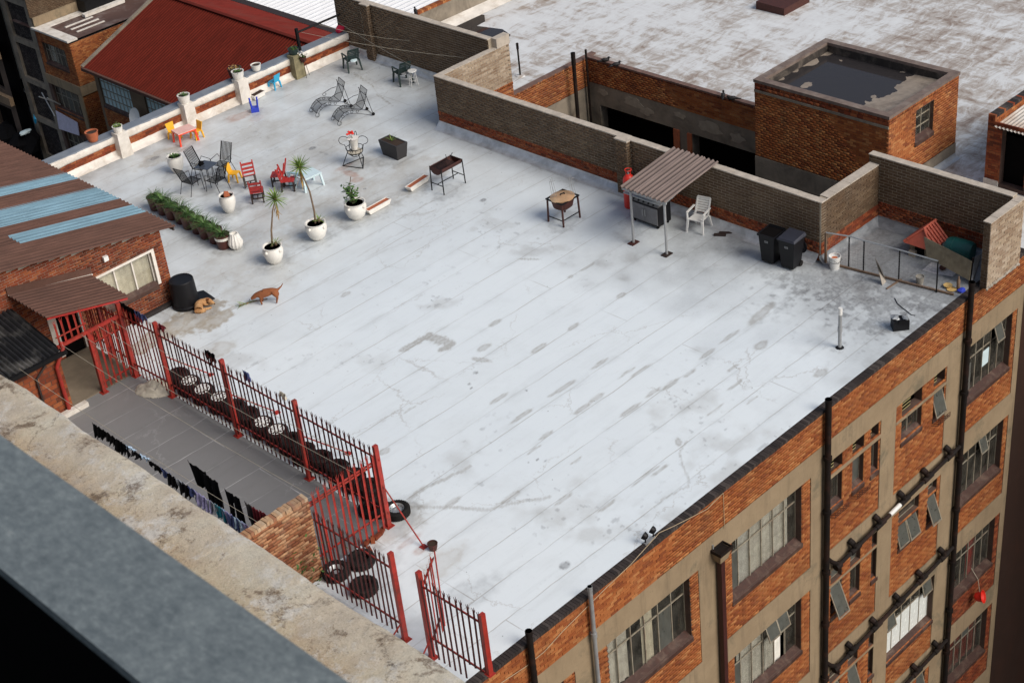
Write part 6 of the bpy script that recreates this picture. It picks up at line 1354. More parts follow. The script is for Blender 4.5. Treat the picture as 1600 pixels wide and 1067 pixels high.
# ---- monobloc plastic chairs
def monobloc(label, c, rz, m, slats=6):
    t = thing('plastic_armchair', label, 'armchair', c, rz)
    MB().hexa([(-.2, -.22, .40), (.24, -.24, .42), (.24, .24, .42), (-.2, .22, .40)], [(-.2, -.22, .43), (.24, -.24, .45), (.24, .24, .45), (-.2, .22, .43)]).build('seat', m, t)
    for sx in (-1, 1):
        for sy in (-1, 1): x0 = .27 if sx > 0 else -.34; x1 = .22 if sx > 0 else -.22; MB().hexa([(x0-.02, sy*.28-.025, 0), (x0+.02, sy*.28-.025, 0), (x0+.02, sy*.28+.025, 0), (x0-.02, sy*.28+.025, 0)], [(x1-.035, sy*.24-.035, .43), (x1+.035, sy*.24-.035, .43), (x1+.035, sy*.24+.035, .43), (x1-.035, sy*.24+.035, .43)]).build('leg', m, t)
    for sy in (-1, 1): MB().bar((.22, sy*.26, .43), (.2, sy*.28, .64), .045).bar((.22, sy*.28, .65), (-.27, sy*.27, .68), .06, .03).build('armrest', m, t)
    mb = MB(); P = lambda y, z: (-.21-.20*(z-.43)/.5-.03*(1-(y/.24)**2), y, z)
    for i in range(slats): z = .50+i*.42/slats; mb.hexa([P(-.2, z), P(.2, z), tuple(np.array(P(.2, z))-(.02, 0, 0)), tuple(np.array(P(-.2, z))-(.02, 0, 0))], [P(-.2, z+.05), P(.2, z+.05), tuple(np.array(P(.2, z+.05))-(.02, 0, 0)), tuple(np.array(P(-.2, z+.05))-(.02, 0, 0))])
    for y in (-.22, .22): mb.bar(P(y, .43), P(y*.96, .92), .05, .03, up=(1, 0, 0))
    mb.bar(P(-.22, .93), P(.22, .93), .05, .03); mb.build('backrest', m, t)
    return t
monobloc('white plastic armchair with slatted back standing right of the barbecue canopy', at(1092, 359), R(192), M['white_plastic'])
monobloc('dark green plastic armchair in the far corner of the roof, nearest the parapet', at(551, 108), R(70), M['green_plastic'])
monobloc('dark green plastic armchair next to the small white stool', at(630, 129), R(75), M['green_plastic'])
for (px, py, nm, lb) in ((553, 95, 'seat_pad', 'pale pad on the green chair in the far corner'), (633, 115, 'seat_pad', 'pale grey cloth on the green chair by the white stool')):
    o = MB().blob((0, 0, 0), (.16, .14, .03), 8, .15).build(nm, M['paleblue'] if px < 600 else M['steel_dull'], None); c = W(px, py, .47); o.location = (c[0], c[1], .48); tag(o, lb, 'pad')
c = at(647, 134); t = thing('bar_stool', 'small round white stool with splayed legs beside a green chair', 'stool', c); MB().lathe([(.17, .58), (.18, .60), (.17, .62), (.0, .62)], n=18).build('seat', M['white_plastic'], t, smooth='auto')
for a in range(4): A = a*pi/2+.4; MB().tube([(.2*cos(A), .2*sin(A), 0), (.12*cos(A), .12*sin(A), .58)], .012, 6).build('leg', M['white_plastic'], t)
MB().tube([(.16*cos(a), .16*sin(a), .25) for a in np.linspace(0, 2*pi, 13)], .009, 5, False).build('ring', M['white_plastic'], t)
# ---- barbecues
c = ((30.46+31.45)/2, 36.9, 0); t = thing('half_drum_barbecue', 'maroon half drum barbecue on thin black legs beside the white trough planter', 'barbecue', c, R(1))
L, r = .98, .27; mb = MB(); n = 12; vs = []
for x in (-L/2, L/2):
    for i in range(n+1): a = pi+pi*i/n; vs.append((x, r*cos(a), .88+r*.85*sin(a)))
mb.add(vs, [(i, i+1, n+2+i, n+1+i) for i in range(n)]+[tuple(range(n+1)), tuple(range(2*n+1, n, -1))]); mb.build('drum', M['iron'], t, smooth='auto')
mb = MB()
for i in range(16): y = -.24+.032*i; mb.bar((-L/2, y, .87), (L/2*.5, y, .87), .008)
mb.build('grill_grate', M['black_metal'], t); MB().tube([(-L/2, -r, .88), (L/2, -r, .88), (L/2, r, .88), (-L/2, r, .88), (-L/2, -r, .88)], .014, 5).build('rim', M['iron'], t)
for sx in (-1, 1):
    for sy in (-1, 1): MB().bar((sx*(L/2+.01), sy*(r+.02), 0), (sx*(L/2-.01), sy*(r-.0), .90), .028).build('leg', M['black_metal'], t)
MB().bar((-L/2, -.28, .3), (-L/2, .28, .3), .022).bar((L/2, -.28, .3), (L/2, .28, .3), .022).bar((-L/2, 0, .3), (L/2, 0, .3), .022).build('stretcher', M['black_metal'], t)
MB().tube([(.3, .1, .88), (.5, .18, 1.0)], .012, 5).tube([(.2, .15, .88), (.3, .3, .98)], .01, 5).build('tongs', M['black_metal'], t)
c = (31.52, 32.15, 0); t = thing('copper_top_barbecue', 'brown barbecue with a round copper lid and two wire racks standing on it', 'barbecue', c, 0)
for sx in (-1, 1):
    for sy in (-1, 1): MB().bar((sx*.38, sy*.33, 0), (sx*.36, sy*.31, .80), .045).build('leg', M['iron'], t)
MB().lathe([(.15, .40), (.3, .52), (.36, .78), (.34, .78)], n=20, sx=1.1).build('bowl', M['iron'], t, smooth='auto'); mb = MB(); mb.box(-.40, .40, -.36, -.32, .78, .82); mb.box(-.40, .40, .32, .36, .78, .82); mb.box(-.40, -.36, -.32, .32, .78, .82); mb.box(.36, .40, -.32, .32, .78, .82); mb.build('frame', M['black_metal'], t)
MB().bar((-.37, -.32, .2), (-.37, .32, .2), .025).bar((-.37, -.32, .22), (.37, -.32, .22), .025).build('stretcher', M['black_metal'], t)
lid = MB().lathe([(.37, .80), (.375, .83), (.30, .86), (.12, .885), (0.0, .89)], n=28, sx=1.12).build('lid', M['copper'], t, smooth='auto'); MB().tube([(-.06, .02, .89), (-.06, .02, .93), (.08, -.02, .93), (.08, -.02, .89)], .02, 6).build('handle', M['black_metal'], lid)
for (x, y) in ((-.28, .16), (.2, -.2)): 
    mb = MB()
    for k in range(4): mb.tube([(x+.04*k, y-.03*k, .84), (x-.03+.06*(k % 2), y+.04-.02*k, 1.45+.04*k)], .007, 4)
    mb.tube([(x-.02, y+.04, 1.40), (x+.14, y-.06, 1.42)], .006, 4); mb.build('wire_rack', M['steel_dull'], t)
# ---- canopy with gas barbecue and red bottle
q = W(1042, 398); q2 = W(990, 380)
t = thing('barbecue_canopy', 'small lean-to canopy of brown grey corrugated sheet on two steel posts against the dark wall', 'canopy', (33, 29.2, 0)); xa = (q[0]+q2[0])/2; ya, yb = q[1], q2[1]
ZP = 1.78
for (x, y, m_) in ((q[0], q[1], 'darkwood'), (q2[0], q2[1], 'iron')):
    MB().tube([(x, y, 0), (x, y, ZP)], .04, 10).build('post', M['steel_dull'], t, world=True, smooth='auto'); MB().box(x-.16, x+.16, y-.11, y+.11, 0, .03).build('base_plate', M[m_], t, world=True)
MB().bar((xa, ya-.1, ZP), (xa, yb+.35, ZP), .05, .08).build('beam', M['steel_dull'], t, world=True); MB().bar((xa, yb, ZP-.03), (33.98, yb+.1, 2.02), .04, .06).bar((xa, ya, ZP-.03), (33.98, ya+.1, 2.02), .04, .06).build('rafter', M['steel_dull'], t, world=True)
ypR, ypL = ya-.12, yb+.38
A_ = (xa-.06, ypR, ZP+.06); 
for i in range(3):
    w_ = (ypL-ypR)/3; s = MB(); corrugated(s, (xa-.08, ypR+i*w_, ZP+.07+.004*i), (34.12-xa+.08, 0, .27), (0, 1, 0), math.hypot(34.12-xa+.08, .27), w_+.02, w_/3.5, .035, seg=8); s.build('roof_sheet', M['canopy_sheet'], t, world=True, smooth='auto')
gb = thing('gas_barbecue', 'wide grey gas barbecue with double cabinet doors and side shelves under the canopy', 'barbecue', (33.05, 29.9, 0), pi)   # front faces -X
MB().box(-.02, .55, -.38, .38, .08, .72).build('cabinet', plain('charcoal_enamel', (.035, .035, .038), .5), gb) if False else None
gx0, gx1, gy0, gy1 = 32.72, 33.3, 29.25, 30.35
b0 = MB().box(gx0, gx1, gy0, gy1, .10, .78).build('cabinet', M['black'], gb); 
gb.rotation_euler = (0, 0, 0)
for o in [b0]: o.location = -rootloc(gb)
def gpart(mb, nm, m, par=gb): o = mb.build(nm, m, par); o.location = -rootloc(gb) if par is gb else (0, 0, 0); return o
ym = (gy0+gy1)/2
for (y0, y1, yh) in ((gy0+.03, ym-.006, ym-.05), (ym+.006, gy1-.03, ym+.05)):
    d = gpart(MB().box(gx0-.02, gx0-.002, y0, y1, .14, .70), 'door', plain('grey_door_panel', (.20, .20, .21), .45, .2)); MB().tube([(gx0-.05, yh, .35), (gx0-.06, yh, .42), (gx0-.06, yh, .52), (gx0-.05, yh, .58)], .012, 6).build('handle', M['steel'], d)
gpart(MB().box(gx0-.03, gx1, gy0-.02, gy1+.02, .78, .90), 'control_panel', plain('panel_grey', (.12, .12, .125), .4, .3))
for i in range(5): gpart(MB().tube([(gx0-.03, gy0+.15+i*.2, .84), (gx0-.06, gy0+.15+i*.2, .84)], .03, 10), 'knob', M['black'])
gpart(MB().box(gx0-.05, gx1+.03, gy0-.12, gy1+.28, .90, .925), 'worktop', M['steel']); gpart(MB().hexa([(gx0+.05, gy0+.1, .925), (gx1, gy0+.1, .925), (gx1, gy1-.1, .925), (gx0+.05, gy1-.1, .925)], [(gx0+.12, gy0+.12, 1.10), (gx1, gy0+.12, 1.16), (gx1, gy1-.12, 1.16), (gx0+.12, gy1-.12, 1.10)]), 'lid', M['steel'])
gpart(MB().tube([(gx0+.04, gy0+.15, 1.0), (gx0, gy0+.15, 1.02), (gx0, gy1-.15, 1.02), (gx0+.04, gy1-.15, 1.0)], .014, 6), 'handle', M['white_plastic'])
for y in (gy0+.08, gy1-.08):
    for x in (gx0+.06, gx1-.06): gpart(MB().tube([(x, y-.02, .05), (x, y+.02, .05)], .05, 10), 'wheel', M['rubber'])
c = W(984, 328); t = thing('gas_bottle', 'tall red gas bottle standing left of the gas barbecue', 'gas bottle', (33.35, 30.98, 0)); MB().lathe([(.16, 0), (.19, .03), (.19, .95), (.17, 1.05), (.10, 1.14), (.05, 1.16)], n=20).build('cylinder', M['hot_red'], t, smooth='auto')
MB().tube([(.11*cos(a), .11*sin(a), 1.32) for a in np.linspace(0, 2*pi, 15)], .014, 6, False).tube([(.1, 0, 1.12), (.11, 0, 1.32)], .012, 5).tube([(-.1, 0, 1.12), (-.11, 0, 1.32)], .012, 5).build('guard', M['hot_red'], t); MB().tube([(0, 0, 1.15), (0, 0, 1.26)], .03, 8).build('valve', M['steel'], t)
c = at(1123, 368); mb = MB().box(-.15, .22, -.06, .06, 0, .05).box(.0, .4, .08, .18, 0, .045); o = top(mb, 'wood_offcut', M['darkwood'], 'dark wood offcut lying on the roof between the white chair and the bins', 'wood', c, -1.0)
# ---- wheelie bins
def bin_(label, c, rz, openlid):
    t = thing('wheelie_bin', label, 'wheelie bin', c, rz)
    MB().hexa([(-.2, -.2, .06), (.22, -.2, .06), (.22, .2, .06), (-.2, .2, .06)], [(-.26, -.27, .96), (.30, -.27, .96), (.30, .27, .96), (-.26, .27, .96)]).build('body', M['black'], t)
    mb = MB()
    for a in ((-.29, .33, -.30, -.26), (-.29, .33, .26, .30), (-.29, -.25, -.26, .26), (.29, .33, -.26, .26)): mb.box(*a, .93, .99)
    mb.build('rim', M['black'], t)
    if openlid: MB().box(-.25, .29, -.26, .26, .965, .97).build('opening', M['void'], t); MB().hexa([(.34, -.28, .50), (.37, -.28, .50), (.37, .28, .50), (.34, .28, .50)], [(.33, -.28, 1.02), (.36, -.28, 1.02), (.36, .28, 1.02), (.33, .28, 1.02)]).build('lid', M['black'], t)
    else: MB().hexa([(-.31, -.31, .99), (.34, -.31, .99), (.34, .31, .99), (-.31, .31, .99)], [(-.27, -.26, 1.05), (.34, -.26, 1.08), (.34, .26, 1.08), (-.27, .26, 1.05)]).build('lid', plain('dark_blue_grey_lid', (.03, .032, .045), .4), t)
    for s in (-1, 1): MB().tube([(.2, s*.2-.03, .09), (.2, s*.2+.03, .09)], .09, 14).build('wheel', M['rubber'], t)
    MB().tube([(.36, -.24, .96), (.42, -.22, .94), (.42, .22, .94), (.36, .24, .96)], .015, 6).build('handle', M['black'], t)
    mb = MB(); mb.box(-.262, -.256, -.06, .06, .74, .745).box(-.262, -.256, -.06, .06, .80, .805); 
    for y in (-.05, -.02, .015, .05): mb.box(-.262, -.255, y-.006, y+.006, .745, .80)
    o = mb.build('moulded_mark', M['steel_dull'], t); return t
bin_('open black wheelie bin, the left one of the pair', at(1205, 408), R(4), True); bin_('closed wheelie bin with dark blue grey lid, the right one of the pair', at(1236, 417), R(4), False)
c = at(1275, 405); t = thing('hose_reel', 'dark hose reel with pale hose on the wall corner beside the bins', 'hose reel', (33.75, 24.6, 0)); MB().lathe([(.2, .0), (.2, .02), (.08, .04), (.08, .12), (.2, .14), (.2, .16)], n=18).build('reel', M['black'], t).rotation_euler = (0, R(-80), 0); t.children[0].location = (-.05, 0, .5)
MB().tube([(-.1, .1, .45), (-.3, .0, .1), (-.5, .25, .02), (-.35, .5, .02), (-.1, .4, .02)], .014, 5).build('hose', M['steel_dull'], t); MB().box(-.3, -.28, .15, .3, .62, .70).build('white_tag', M['white_plastic'], t)
# ---- bucket, dog pen
def bucket(label, c, m, r=.15, h=.34, inner=None):
    t = thing('bucket', label, 'bucket', c); MB().lathe([(.8*r, 0), (r, h*.93), (1.07*r, h*.93), (1.07*r, h), (.96*r, h), (.92*r, h*.85), (.0, h*.80)], n=20).build('pail', m, t, smooth='auto')
    if inner: MB().disc((0, 0, h*.83), .9*r).build('paint_residue', inner, t); MB().lathe([(.9*r, h*.50), (.93*r, h*.58)], n=20).build('dark_band', M['black'], t); MB().tube([(r, 0, h*.9), (.9*r, -.9*r, h*.62), (-.1, -1.1*r, h*.6), (-r, 0, h*.9)], .006, 4).build('handle', M['black_metal'], t)
    return t
bucket('white paint bucket with orange inside, standing at the pen gate post', at(1304, 419), M['white_plastic'], .17, .42, plain('orange_residue', (.6, .16, .05), .6))
bucket('small see-through plastic tub standing inside the dog pen', at(1437, 443), plain('hazy_plastic_tub', (.30, .28, .24), .4), .12, .24)
P = [at(1296, 412), at(1408, 433)[:3], at(1495, 462)]
pn = thing('pen_fence', 'thin wire mesh fence on slim steel posts closing the dog pen', 'pen fence', (35, 22, 0))
tops = []
for i, ((px, py), (tx, ty), nm) in enumerate([((1290, 411), (1295, 358), 'w'), ((1326, 417), (1325, 367), 'm'), ((1349, 424), (1349, 371), 'm'), ((1404, 439), (1405, 386), 'm'), ((1463, 457), (1464, 402), 'm')]):
    c = at(px, py); z = 1.02; o = MB().bar((c[0], c[1], 0), (c[0], c[1], z), .06 if nm == 'w' else .03).build('post', M['wood'] if nm == 'w' else M['black_metal'], pn, world=True); tops.append((c[0], c[1], z))
mb = MB()
for i in range(len(tops)-1): mb.tube([tops[i], tops[i+1]], .024, 6)
mb.build('top_rail', M['steel'], pn, world=True)
c1, c2 = at(1296, 413), at(1490, 462); MB().bar((c1[0], c1[1], .04), (c2[0], c2[1], .04), .05).build('bottom_rail', M['wood'], pn, world=True)
c3 = at(1365, 432); c4 = at(1385, 441); MB().bar(at(1408, 437), at(1385, 452), .05).build('stay', M['wood'], pn, world=True)
mb = MB(); D = np.array(tops[-1])-np.array(tops[0]); n = 44
for i in range(n+1):
    p = np.array(tops[0])+D*i/n; mb.tube([(p[0], p[1], .05), (p[0], p[1], 1.0)], .0015, 3, False)
for k in range(12): z = .08+k*.08; mb.tube([(tops[0][0], tops[0][1], z), (tops[-1][0], tops[-1][1], z)], .0015, 3, False)
mb.build('wire_mesh', M['steel_dull'], pn, world=True)['kind'] = 'stuff'
# kennel: low hut with a red tiled roof
c = W(1452, 398, .0); kc = (36.22, 22.0, 0)
kn = thing('dog_kennel', 'small dog kennel with a red tiled roof inside the pen', 'kennel', kc, R(0)); kn.scale = (.8, .8, .9)

MB().box(-.42, .42, -.42, .42, 0, .45).build('body', M['board'], kn); MB().box(-.43, -.421, -.2, .2, .02, .36).build('doorway', M['void'], kn); MB().box(-.6, -.42, .1, .35, 0, .2).build('block', M['mortar'], kn)
apex = .92; e = .58
MB().add([(-e, -e, .42), (e, -e, .42), (e, 0, apex), (-e*.35, 0, apex), (-e, e, .42), (e, e, .42)], [(0, 1, 2, 3), (3, 2, 5, 4), (0, 3, 4), (1, 5, 2), (0, 4, 5, 1)]).build('roof', M['tile'], kn)
for k in range(7):
    for r_ in range(4):
        for s in (-1, 1):
            x = -.52+k*.165; t0, t1 = r_/4, (r_+1)/4; y0, z0 = s*e*(1-t0), .44+(apex-.42)*t0; y1, z1 = s*e*(1-t1*.98), .455+(apex-.42)*t1*.98
            xm = -e+.65*e*t1
            if x < xm-.05: continue
            MB().tube([(x, y0, z0+.02), (x, y1, z1)], [.055, .04], 6).build('tile', M['tile'], kn)
MB().tube([(-e, -e, .46), (-e*.35, 0, apex+.03), (e, 0, apex+.03)], .045, 8).tube([(-e, e, .46), (-e*.35, 0, apex+.03)], .045, 8).build('ridge_tile', M['tile'], kn)
t = thing('green_barrel', 'dark teal barrel lying behind the leaning plank board in the dog pen', 'barrel', (36.4, 21.0, .33), 0); MB().lathe([(.26, -.4), (.31, -.3), (.32, 0), (.31, .3), (.26, .4)], n=22).build('barrel', M['barrel'], t, smooth='auto'); t.rotation_euler = (R(90), 0, R(8)); MB().lathe([(.325, -.2), (.33, -.18), (.325, -.16)], n=22).build('hoop', M['barrel'], t)
def leanboard(name, label, pts, m, cat, th=.03, planks=None):
    """board whose four corners are given as world points (bottom left, bottom right, top right, top left)"""
    a = [Vector(p) for p in pts]; nrm = (a[1]-a[0]).cross(a[3]-a[0]).normalized()*th
    t = thing(name, label, cat, tuple(a[0])); k = planks or 1
    for i in range(k):
        s0, s1 = i/k+(.006 if i else 0), (i+1)/k
        q = [a[0].lerp(a[3], s0), a[1].lerp(a[2], s0), a[1].lerp(a[2], s1), a[0].lerp(a[3], s1)]
        MB().hexa(q, [p+nrm for p in q]).build('plank' if k > 1 else 'sheet', m, t, world=True)
    return t
z0, z1 = .35, .85
leanboard('plank_board', 'long weathered plank board propped up slanting across the dog pen', [W(1449, 402, .45), W(1515, 438, .18), W(1519, 408, .72), W(1444, 370, .98)], M['board'], 'board', .03, 3)
leanboard('clear_sheet', 'pale see-through plastic sheet standing at the end of the plank board', [W(1517, 444, .05), W(1523, 434, .05), W(1534, 396, .75), W(1522, 402, .75)], M['steel_dull'], 'sheet', .01)
MB().bar(W(1515, 438, 0), W(1521, 402, .8), .05).build('prop_post', M['darkwood']); tag(bpy.data.objects['prop_post'], 'dark post holding up the end of the plank board', 'post')
o = polyat('white_sheet', [(1441, 422), (1455, 410), (1476, 414), (1496, 425), (1488, 432), (1460, 428)], .012, plain('printed_white_sheet', (.62, .60, .60), .7, var=.5, scale=14), 'flat white sheet lying on the floor of the dog pen', 'sheet')
o = MB().blob((0, 0, .06), (.17, .11, .06), 10, .08).build('dark_dish', M['iron'], None, smooth=True); o.location = W(1474, 420, .012); tag(o, 'dark oval dish on the white sheet in the dog pen', 'dish')
for (px, py, rr, lb) in ((1481, 449, .13, 'round pale yellow bowl at the wire fence of the dog pen'), (1487, 453, .14, 'flat pale yellow lid next to the yellow bowl by the pen fence')):
    mb = MB().lathe([(.5*rr, 0), (rr, .08 if rr < .135 else .03), (.9*rr, .08 if rr < .135 else .03), (.0, .03)], n=16); o = top(mb, 'dog_bowl', plain('straw_plastic', (.62, .42, .16), .6), lb, 'bowl', at(px, py), 0, smooth='auto')
t = thing('spray_bottle', 'slim tan bottle standing behind the black pipe top in the dog pen', 'bottle', at(1497, 452)); MB().lathe([(.045, 0), (.05, .02), (.05, .3), (.02, .36), (.02, .42)], n=12).build('bottle', M['wood'], t, smooth='auto')
o = MB().blob((0, 0, .06), (.14, .1, .06), 8, .3).build('blue_rag', M['blue'], None); o.location = at(1503, 456); tag(o, 'small crumpled blue bag behind the black pipe top', 'bag')
leanboard('round_board', 'pale grey pointed board leaning on the wire pen fence', [W(1378, 446, .0), W(1384, 440, .0), W(1374, 415, .62), W(1367, 403, .72)], plain('pale_board', (.40, .36, .31), .8), 'board', .02)
mb = MB().box(-.22, .22, -.16, .16, 0, .30); t = thing('black_box', 'black box with crumpled foil and a flap standing alone near the roof edge', 'box', at(1406, 512), R(-42)); mb.build('box', M['black'], t); MB().box(-.08, .1, -.19, -.15, .25, .36).build('flap', M['black'], t); MB().blob((-.12, .05, .32), (.12, .14, .05), 8, .35).blob((.14, .0, .32), (.1, .14, .05), 8, .35).build('foil', M['steel'], t)
pts = [W(*p, .01) for p in ((1398, 466), (1402, 474), (1410, 481), (1418, 487), (1424, 492), (1430, 493))]; o = MB().tube(pts, .012, 5).build('loose_cable', M['black'], None); tag(o, 'thin dark cable lying on the roof behind the black box', 'cable')
t = thing('vent_pipe', 'grey plastic vent pipe with a white top standing alone on the white roof', 'pipe', at(1312, 543)); MB().tube([(0, 0, 0), (0, 0, 1.22)], .05, 14).build('pipe', M['steel_dull'], t, smooth='auto'); MB().tube([(0, 0, 1.05), (0, 0, 1.26)], .058, 14).build('cap', M['white_plastic'], t, smooth='auto'); MB().tube([(0, 0, .52), (0, 0, .66)], .064, 14).build('coupling', M['steel_dull'], t, smooth='auto'); MB().lathe([(.12, 0), (.07, .03)], n=12).build('collar', M['black'], t)
# floodlights on the roof edge
c = W(1018, 846, .0); t = thing('floodlight', 'pair of black round floodlights on a bracket at the edge of the roof', 'floodlight', (c[0]-.02, FY+.14, 0), 0); t.scale = (.85,)*3; MB().box(-.2, .22, -.05, .05, 0, .05).build('bracket', M['steel_dull'], t)
for x in (-.15, .18): l = MB().tube([(x, 0, .05), (x, 0, .2)], .02, 6).build('arm', M['black_metal'], t); h = MB().lathe([(.05, -.08), (.1, -.03), (.115, .06), (.10, .07), (.0, .05)], n=16).build('lamp', M['black'], t, smooth='auto'); h.location = (x, 0, .27); h.rotation_euler = (R(-60), 0, R(20))
# clothes post and its beam at the far parapet
t = thing('clothes_post', 'black steel clothes line post with a long arm reaching to the far brick wall', 'clothes post', (34.5, 49.0, .82)); MB().bar((0, 0, 0), (0, 0, .90), .10).build('post', M['black_metal'], t); MB().tube([(0, 0, .73), (2.2, 0, .72)], .045, 8).build('arm', M['black_metal'], t)
o = MB().blob((0, 0, .12), (.2, .14, .14), 8, .3).build('red_cloth', clothmat('crimson_cloth', (.45, .01, .05)), None); o.location = W(531, 50, .84); tag(o, 'crimson cloth bundle on the parapet at the far wall', 'cloth')
# clothes lines over the roof and the yard
def line(label, a, b, sag=.1): 
    n = 14; pts = [tuple(np.array(a)*(1-i/n)+np.array(b)*i/n-np.array([0, 0, sag*4*(i/n)*(1-i/n)])) for i in range(n+1)]
    o = MB().tube(pts, .007, 4).build('washing_line', M['wire'], None); return tag(o, label, 'washing line', 'washing lines')
line('washing line from the black clothes post down to the far dark wall', (34.7, 48.98, 1.5), (36.75, 42.0, 1.3)); line('washing line from the middle of the black arm towards the long dark wall', (35.6, 48.98, 1.5), (36.75, 45.0, 1.3)); line('washing line ending at the clothes peg above the far corner of the roof', (36.3, 48.98, 1.5), (34.1, 40.3, 1.8))
yl = [(15.9, 2.05), (16.55, 2.0), (17.1, 2.0), (17.5, 2.0), (14.6, 1.95), (13.9, 1.95)]
for i, (x, z) in enumerate(yl): line(['washing line starting at the foot of the entrance beam', 'washing line over the middle of the grey yard', 'washing line over the crumpled pale cloth', 'washing line closest to the long red palisade fence', 'washing line carrying the black and dark red clothes', 'washing line nearest the concrete ledge, full of small laundry'][i], (x, 36.0, z+.02), (x, 25.1, z+.1), .12)
# ---- laundry
def garment(label, x, y, z, w, h, m, kind='shirt', par=None):
    """cloth pegged to a line that runs along Y: gathered folds, a sagging hem, sleeves or legs"""
    n, k = 26, 14; mb = MB(); vs = []; ph = random.uniform(0, 6); f1 = random.uniform(9, 16); big = w > .45
    for i in range(n+1):
        u = i/n
        for j in range(k+1):
            v = j/k; hem = h*(1-.16*abs(sin(u*5+ph))-.06*sin(u*17+ph)); gather = 1-.28*v*(.6+.4*sin(ph+u*3))
            yy = y+(u-.5)*w*gather+.02*sin(v*9+ph)*v
            vs.append((x+(.045*sin(u*f1+ph+v*1.5)+.02*sin(u*31+ph))*(.25+v)+.05*v*sin(ph), yy, z-v*hem-.03*sin(pi*((u*4) % 1))*(1-v)))
    def keep(i, j):
        u, v = (i+.5)/n, (j+.5)/k
        if kind == 'trousers': return not (v > .38 and abs(u-.5) < .05+.05*v)
        if big: return (.2 < u < .8) or (v < .42) or (v < .8 and (u < .12 or u > .9))
        return not (v > .8 and sin(u*12+ph) > .6)
    fs = [(i*(k+1)+j, (i+1)*(k+1)+j, (i+1)*(k+1)+j+1, i*(k+1)+j+1) for i in range(n) for j in range(k) if keep(i, j)]
    mb.add(vs, fs); o = mb.build('garment', m, None, smooth=True)
    sm = o.modifiers.new('thickness', 'SOLIDIFY'); sm.thickness = .008
    return tag(o, label, 'garment')
cols = {'black': M['cloth_black'], 'navy': clothmat('navy_cloth', (.05, .07, .19)), 'lilac': clothmat('lilac_cloth', (.36, .34, .58)), 'sky': clothmat('sky_cloth', (.42, .56, .72)), 'teal': clothmat('teal_cloth', (.02, .22, .30)), 'orange': clothmat('orange_cloth', (.55, .14, .02)), 'maroon': clothmat('maroon_cloth', (.16, .012, .02)), 'grey': clothmat('grey_cloth', (.30, .33, .38)), 'dark': clothmat('charcoal_cloth', (.035, .03, .03))}
def rowof(pix, z, specs):
    for (px, py, w, h, c, kind, lb) in specs: p = W(px, py, z); garment(lb, p[0], p[1], z, w, h, cols[c], kind)
rowof(0, 1.85, [(306, 728, .75, .75, 'black', 'shirt', 'big black shirt hanging at the far end of the second washing line'), (329, 746, .6, .9, 'black', 'trousers', 'black trousers next to the big black shirt on the second washing line'), (362, 771, .6, .95, 'black', 'trousers', 'black trousers in the middle of the second washing line'), (388, 787, .35, .85, 'dark', 'shirt', 'charcoal garment left of the dark red cloths'), (399, 794, .32, .75, 'maroon', 'shirt', 'dark red cloth hanging left of its twin near the brick wall'), (411, 800, .32, .7, 'maroon', 'shirt', 'dark red cloth hanging nearer the brick wall'), (423, 806, .28, .45, 'lilac', 'shirt', 'small lilac cloth at the brick wall end of the second washing line')])
sp = []
xs = np.linspace(0, 1, 24); names = ['black', 'black', 'black', 'black', 'black', 'sky', 'black', 'sky', 'black', 'black', 'navy', 'black', 'grey', 'black', 'navy', 'lilac', 'lilac', 'grey', 'teal', 'lilac', 'navy', 'sky', 'lilac', 'orange']
for i, (s, cn) in enumerate(zip(xs, names)):
    px, py = 150+(395-150)*s, 664+(826-664)*s; h = random.uniform(.12, .4) if 3 < i < 14 else random.uniform(.25, .55)
    if cn == 'sky' and i < 10: h = .12
    sp.append((px, py, .40, h, cn, 'shirt', '%s %s cloth on the washing line along the ledge, %s from the house end' % ('small' if h < .3 else 'hanging', {'sky': 'pale blue'}.get(cn, cn), ORD[i] if i < 15 else ['sixteenth', 'seventeenth', 'eighteenth', 'nineteenth', 'twentieth', 'twenty-first', 'twenty-second', 'twenty-third', 'last'][i-15])))
rowof(0, 1.8, sp)
# clothes on the palisade
for (y, lb, cn, w, h) in ((35.55, 'dark clothes slung over the palisade beside the entrance', 'black', .9, .7), (35.0, 'blue trimmed dark cloth hung over the palisade beside the entrance', 'navy', .5, .35), (31.75, 'small black cloth stuck on the palisade tips left of the middle post', 'black', .45, .34), (30.25, 'tiny navy cloth stuck on the palisade tips right of the middle post', 'navy', .22, .32), (28.7, 'pale rag caught on the palisade tips', 'grey', .25, .2), (34.0, 'red rag tied to the palisade post nearest the house', 'maroon', .25, .25)):
    garment(lb, 17.9, y, 2.42, w, h, cols[cn] if cn != 'grey' else M['cloth_white'])
# crumpled pale cloth
V4, F4 = gridmesh([(-.62, .62, -.45, .45, .022)], .02); rr = np.sqrt((V4[:, 0]/.6)**2+(V4[:, 1]/.42)**2); V4[:, 2] = np.clip(1-rr**3, 0, 1)*(.05+.22*fbm(V4[:, 0]*3+3, V4[:, 1]*4, 4)+.13*(1-np.abs(np.sin(V4[:, 1]*11+9*fbm(V4[:, 0]*2.2, V4[:, 1]*2.2, 3))))); V4[:, 0] += (fbm(V4[:, 0]*4, V4[:, 1]*4+9, 3)-.5)*.2*np.clip(rr, 0, 1)
keep = rr[F4].max(1) < 1.02; o = npmesh('crumpled_cloth', V4, F4[keep], M['cloth_white']); o.location = at(243, 609, .0); o.rotation_euler = (0, 0, R(-62)); o.data.polygons.foreach_set('use_smooth', [True]*len(o.data.polygons)); tag(o, 'crumpled off-white cloth heap lying in the grey yard by the fence', 'cloth')
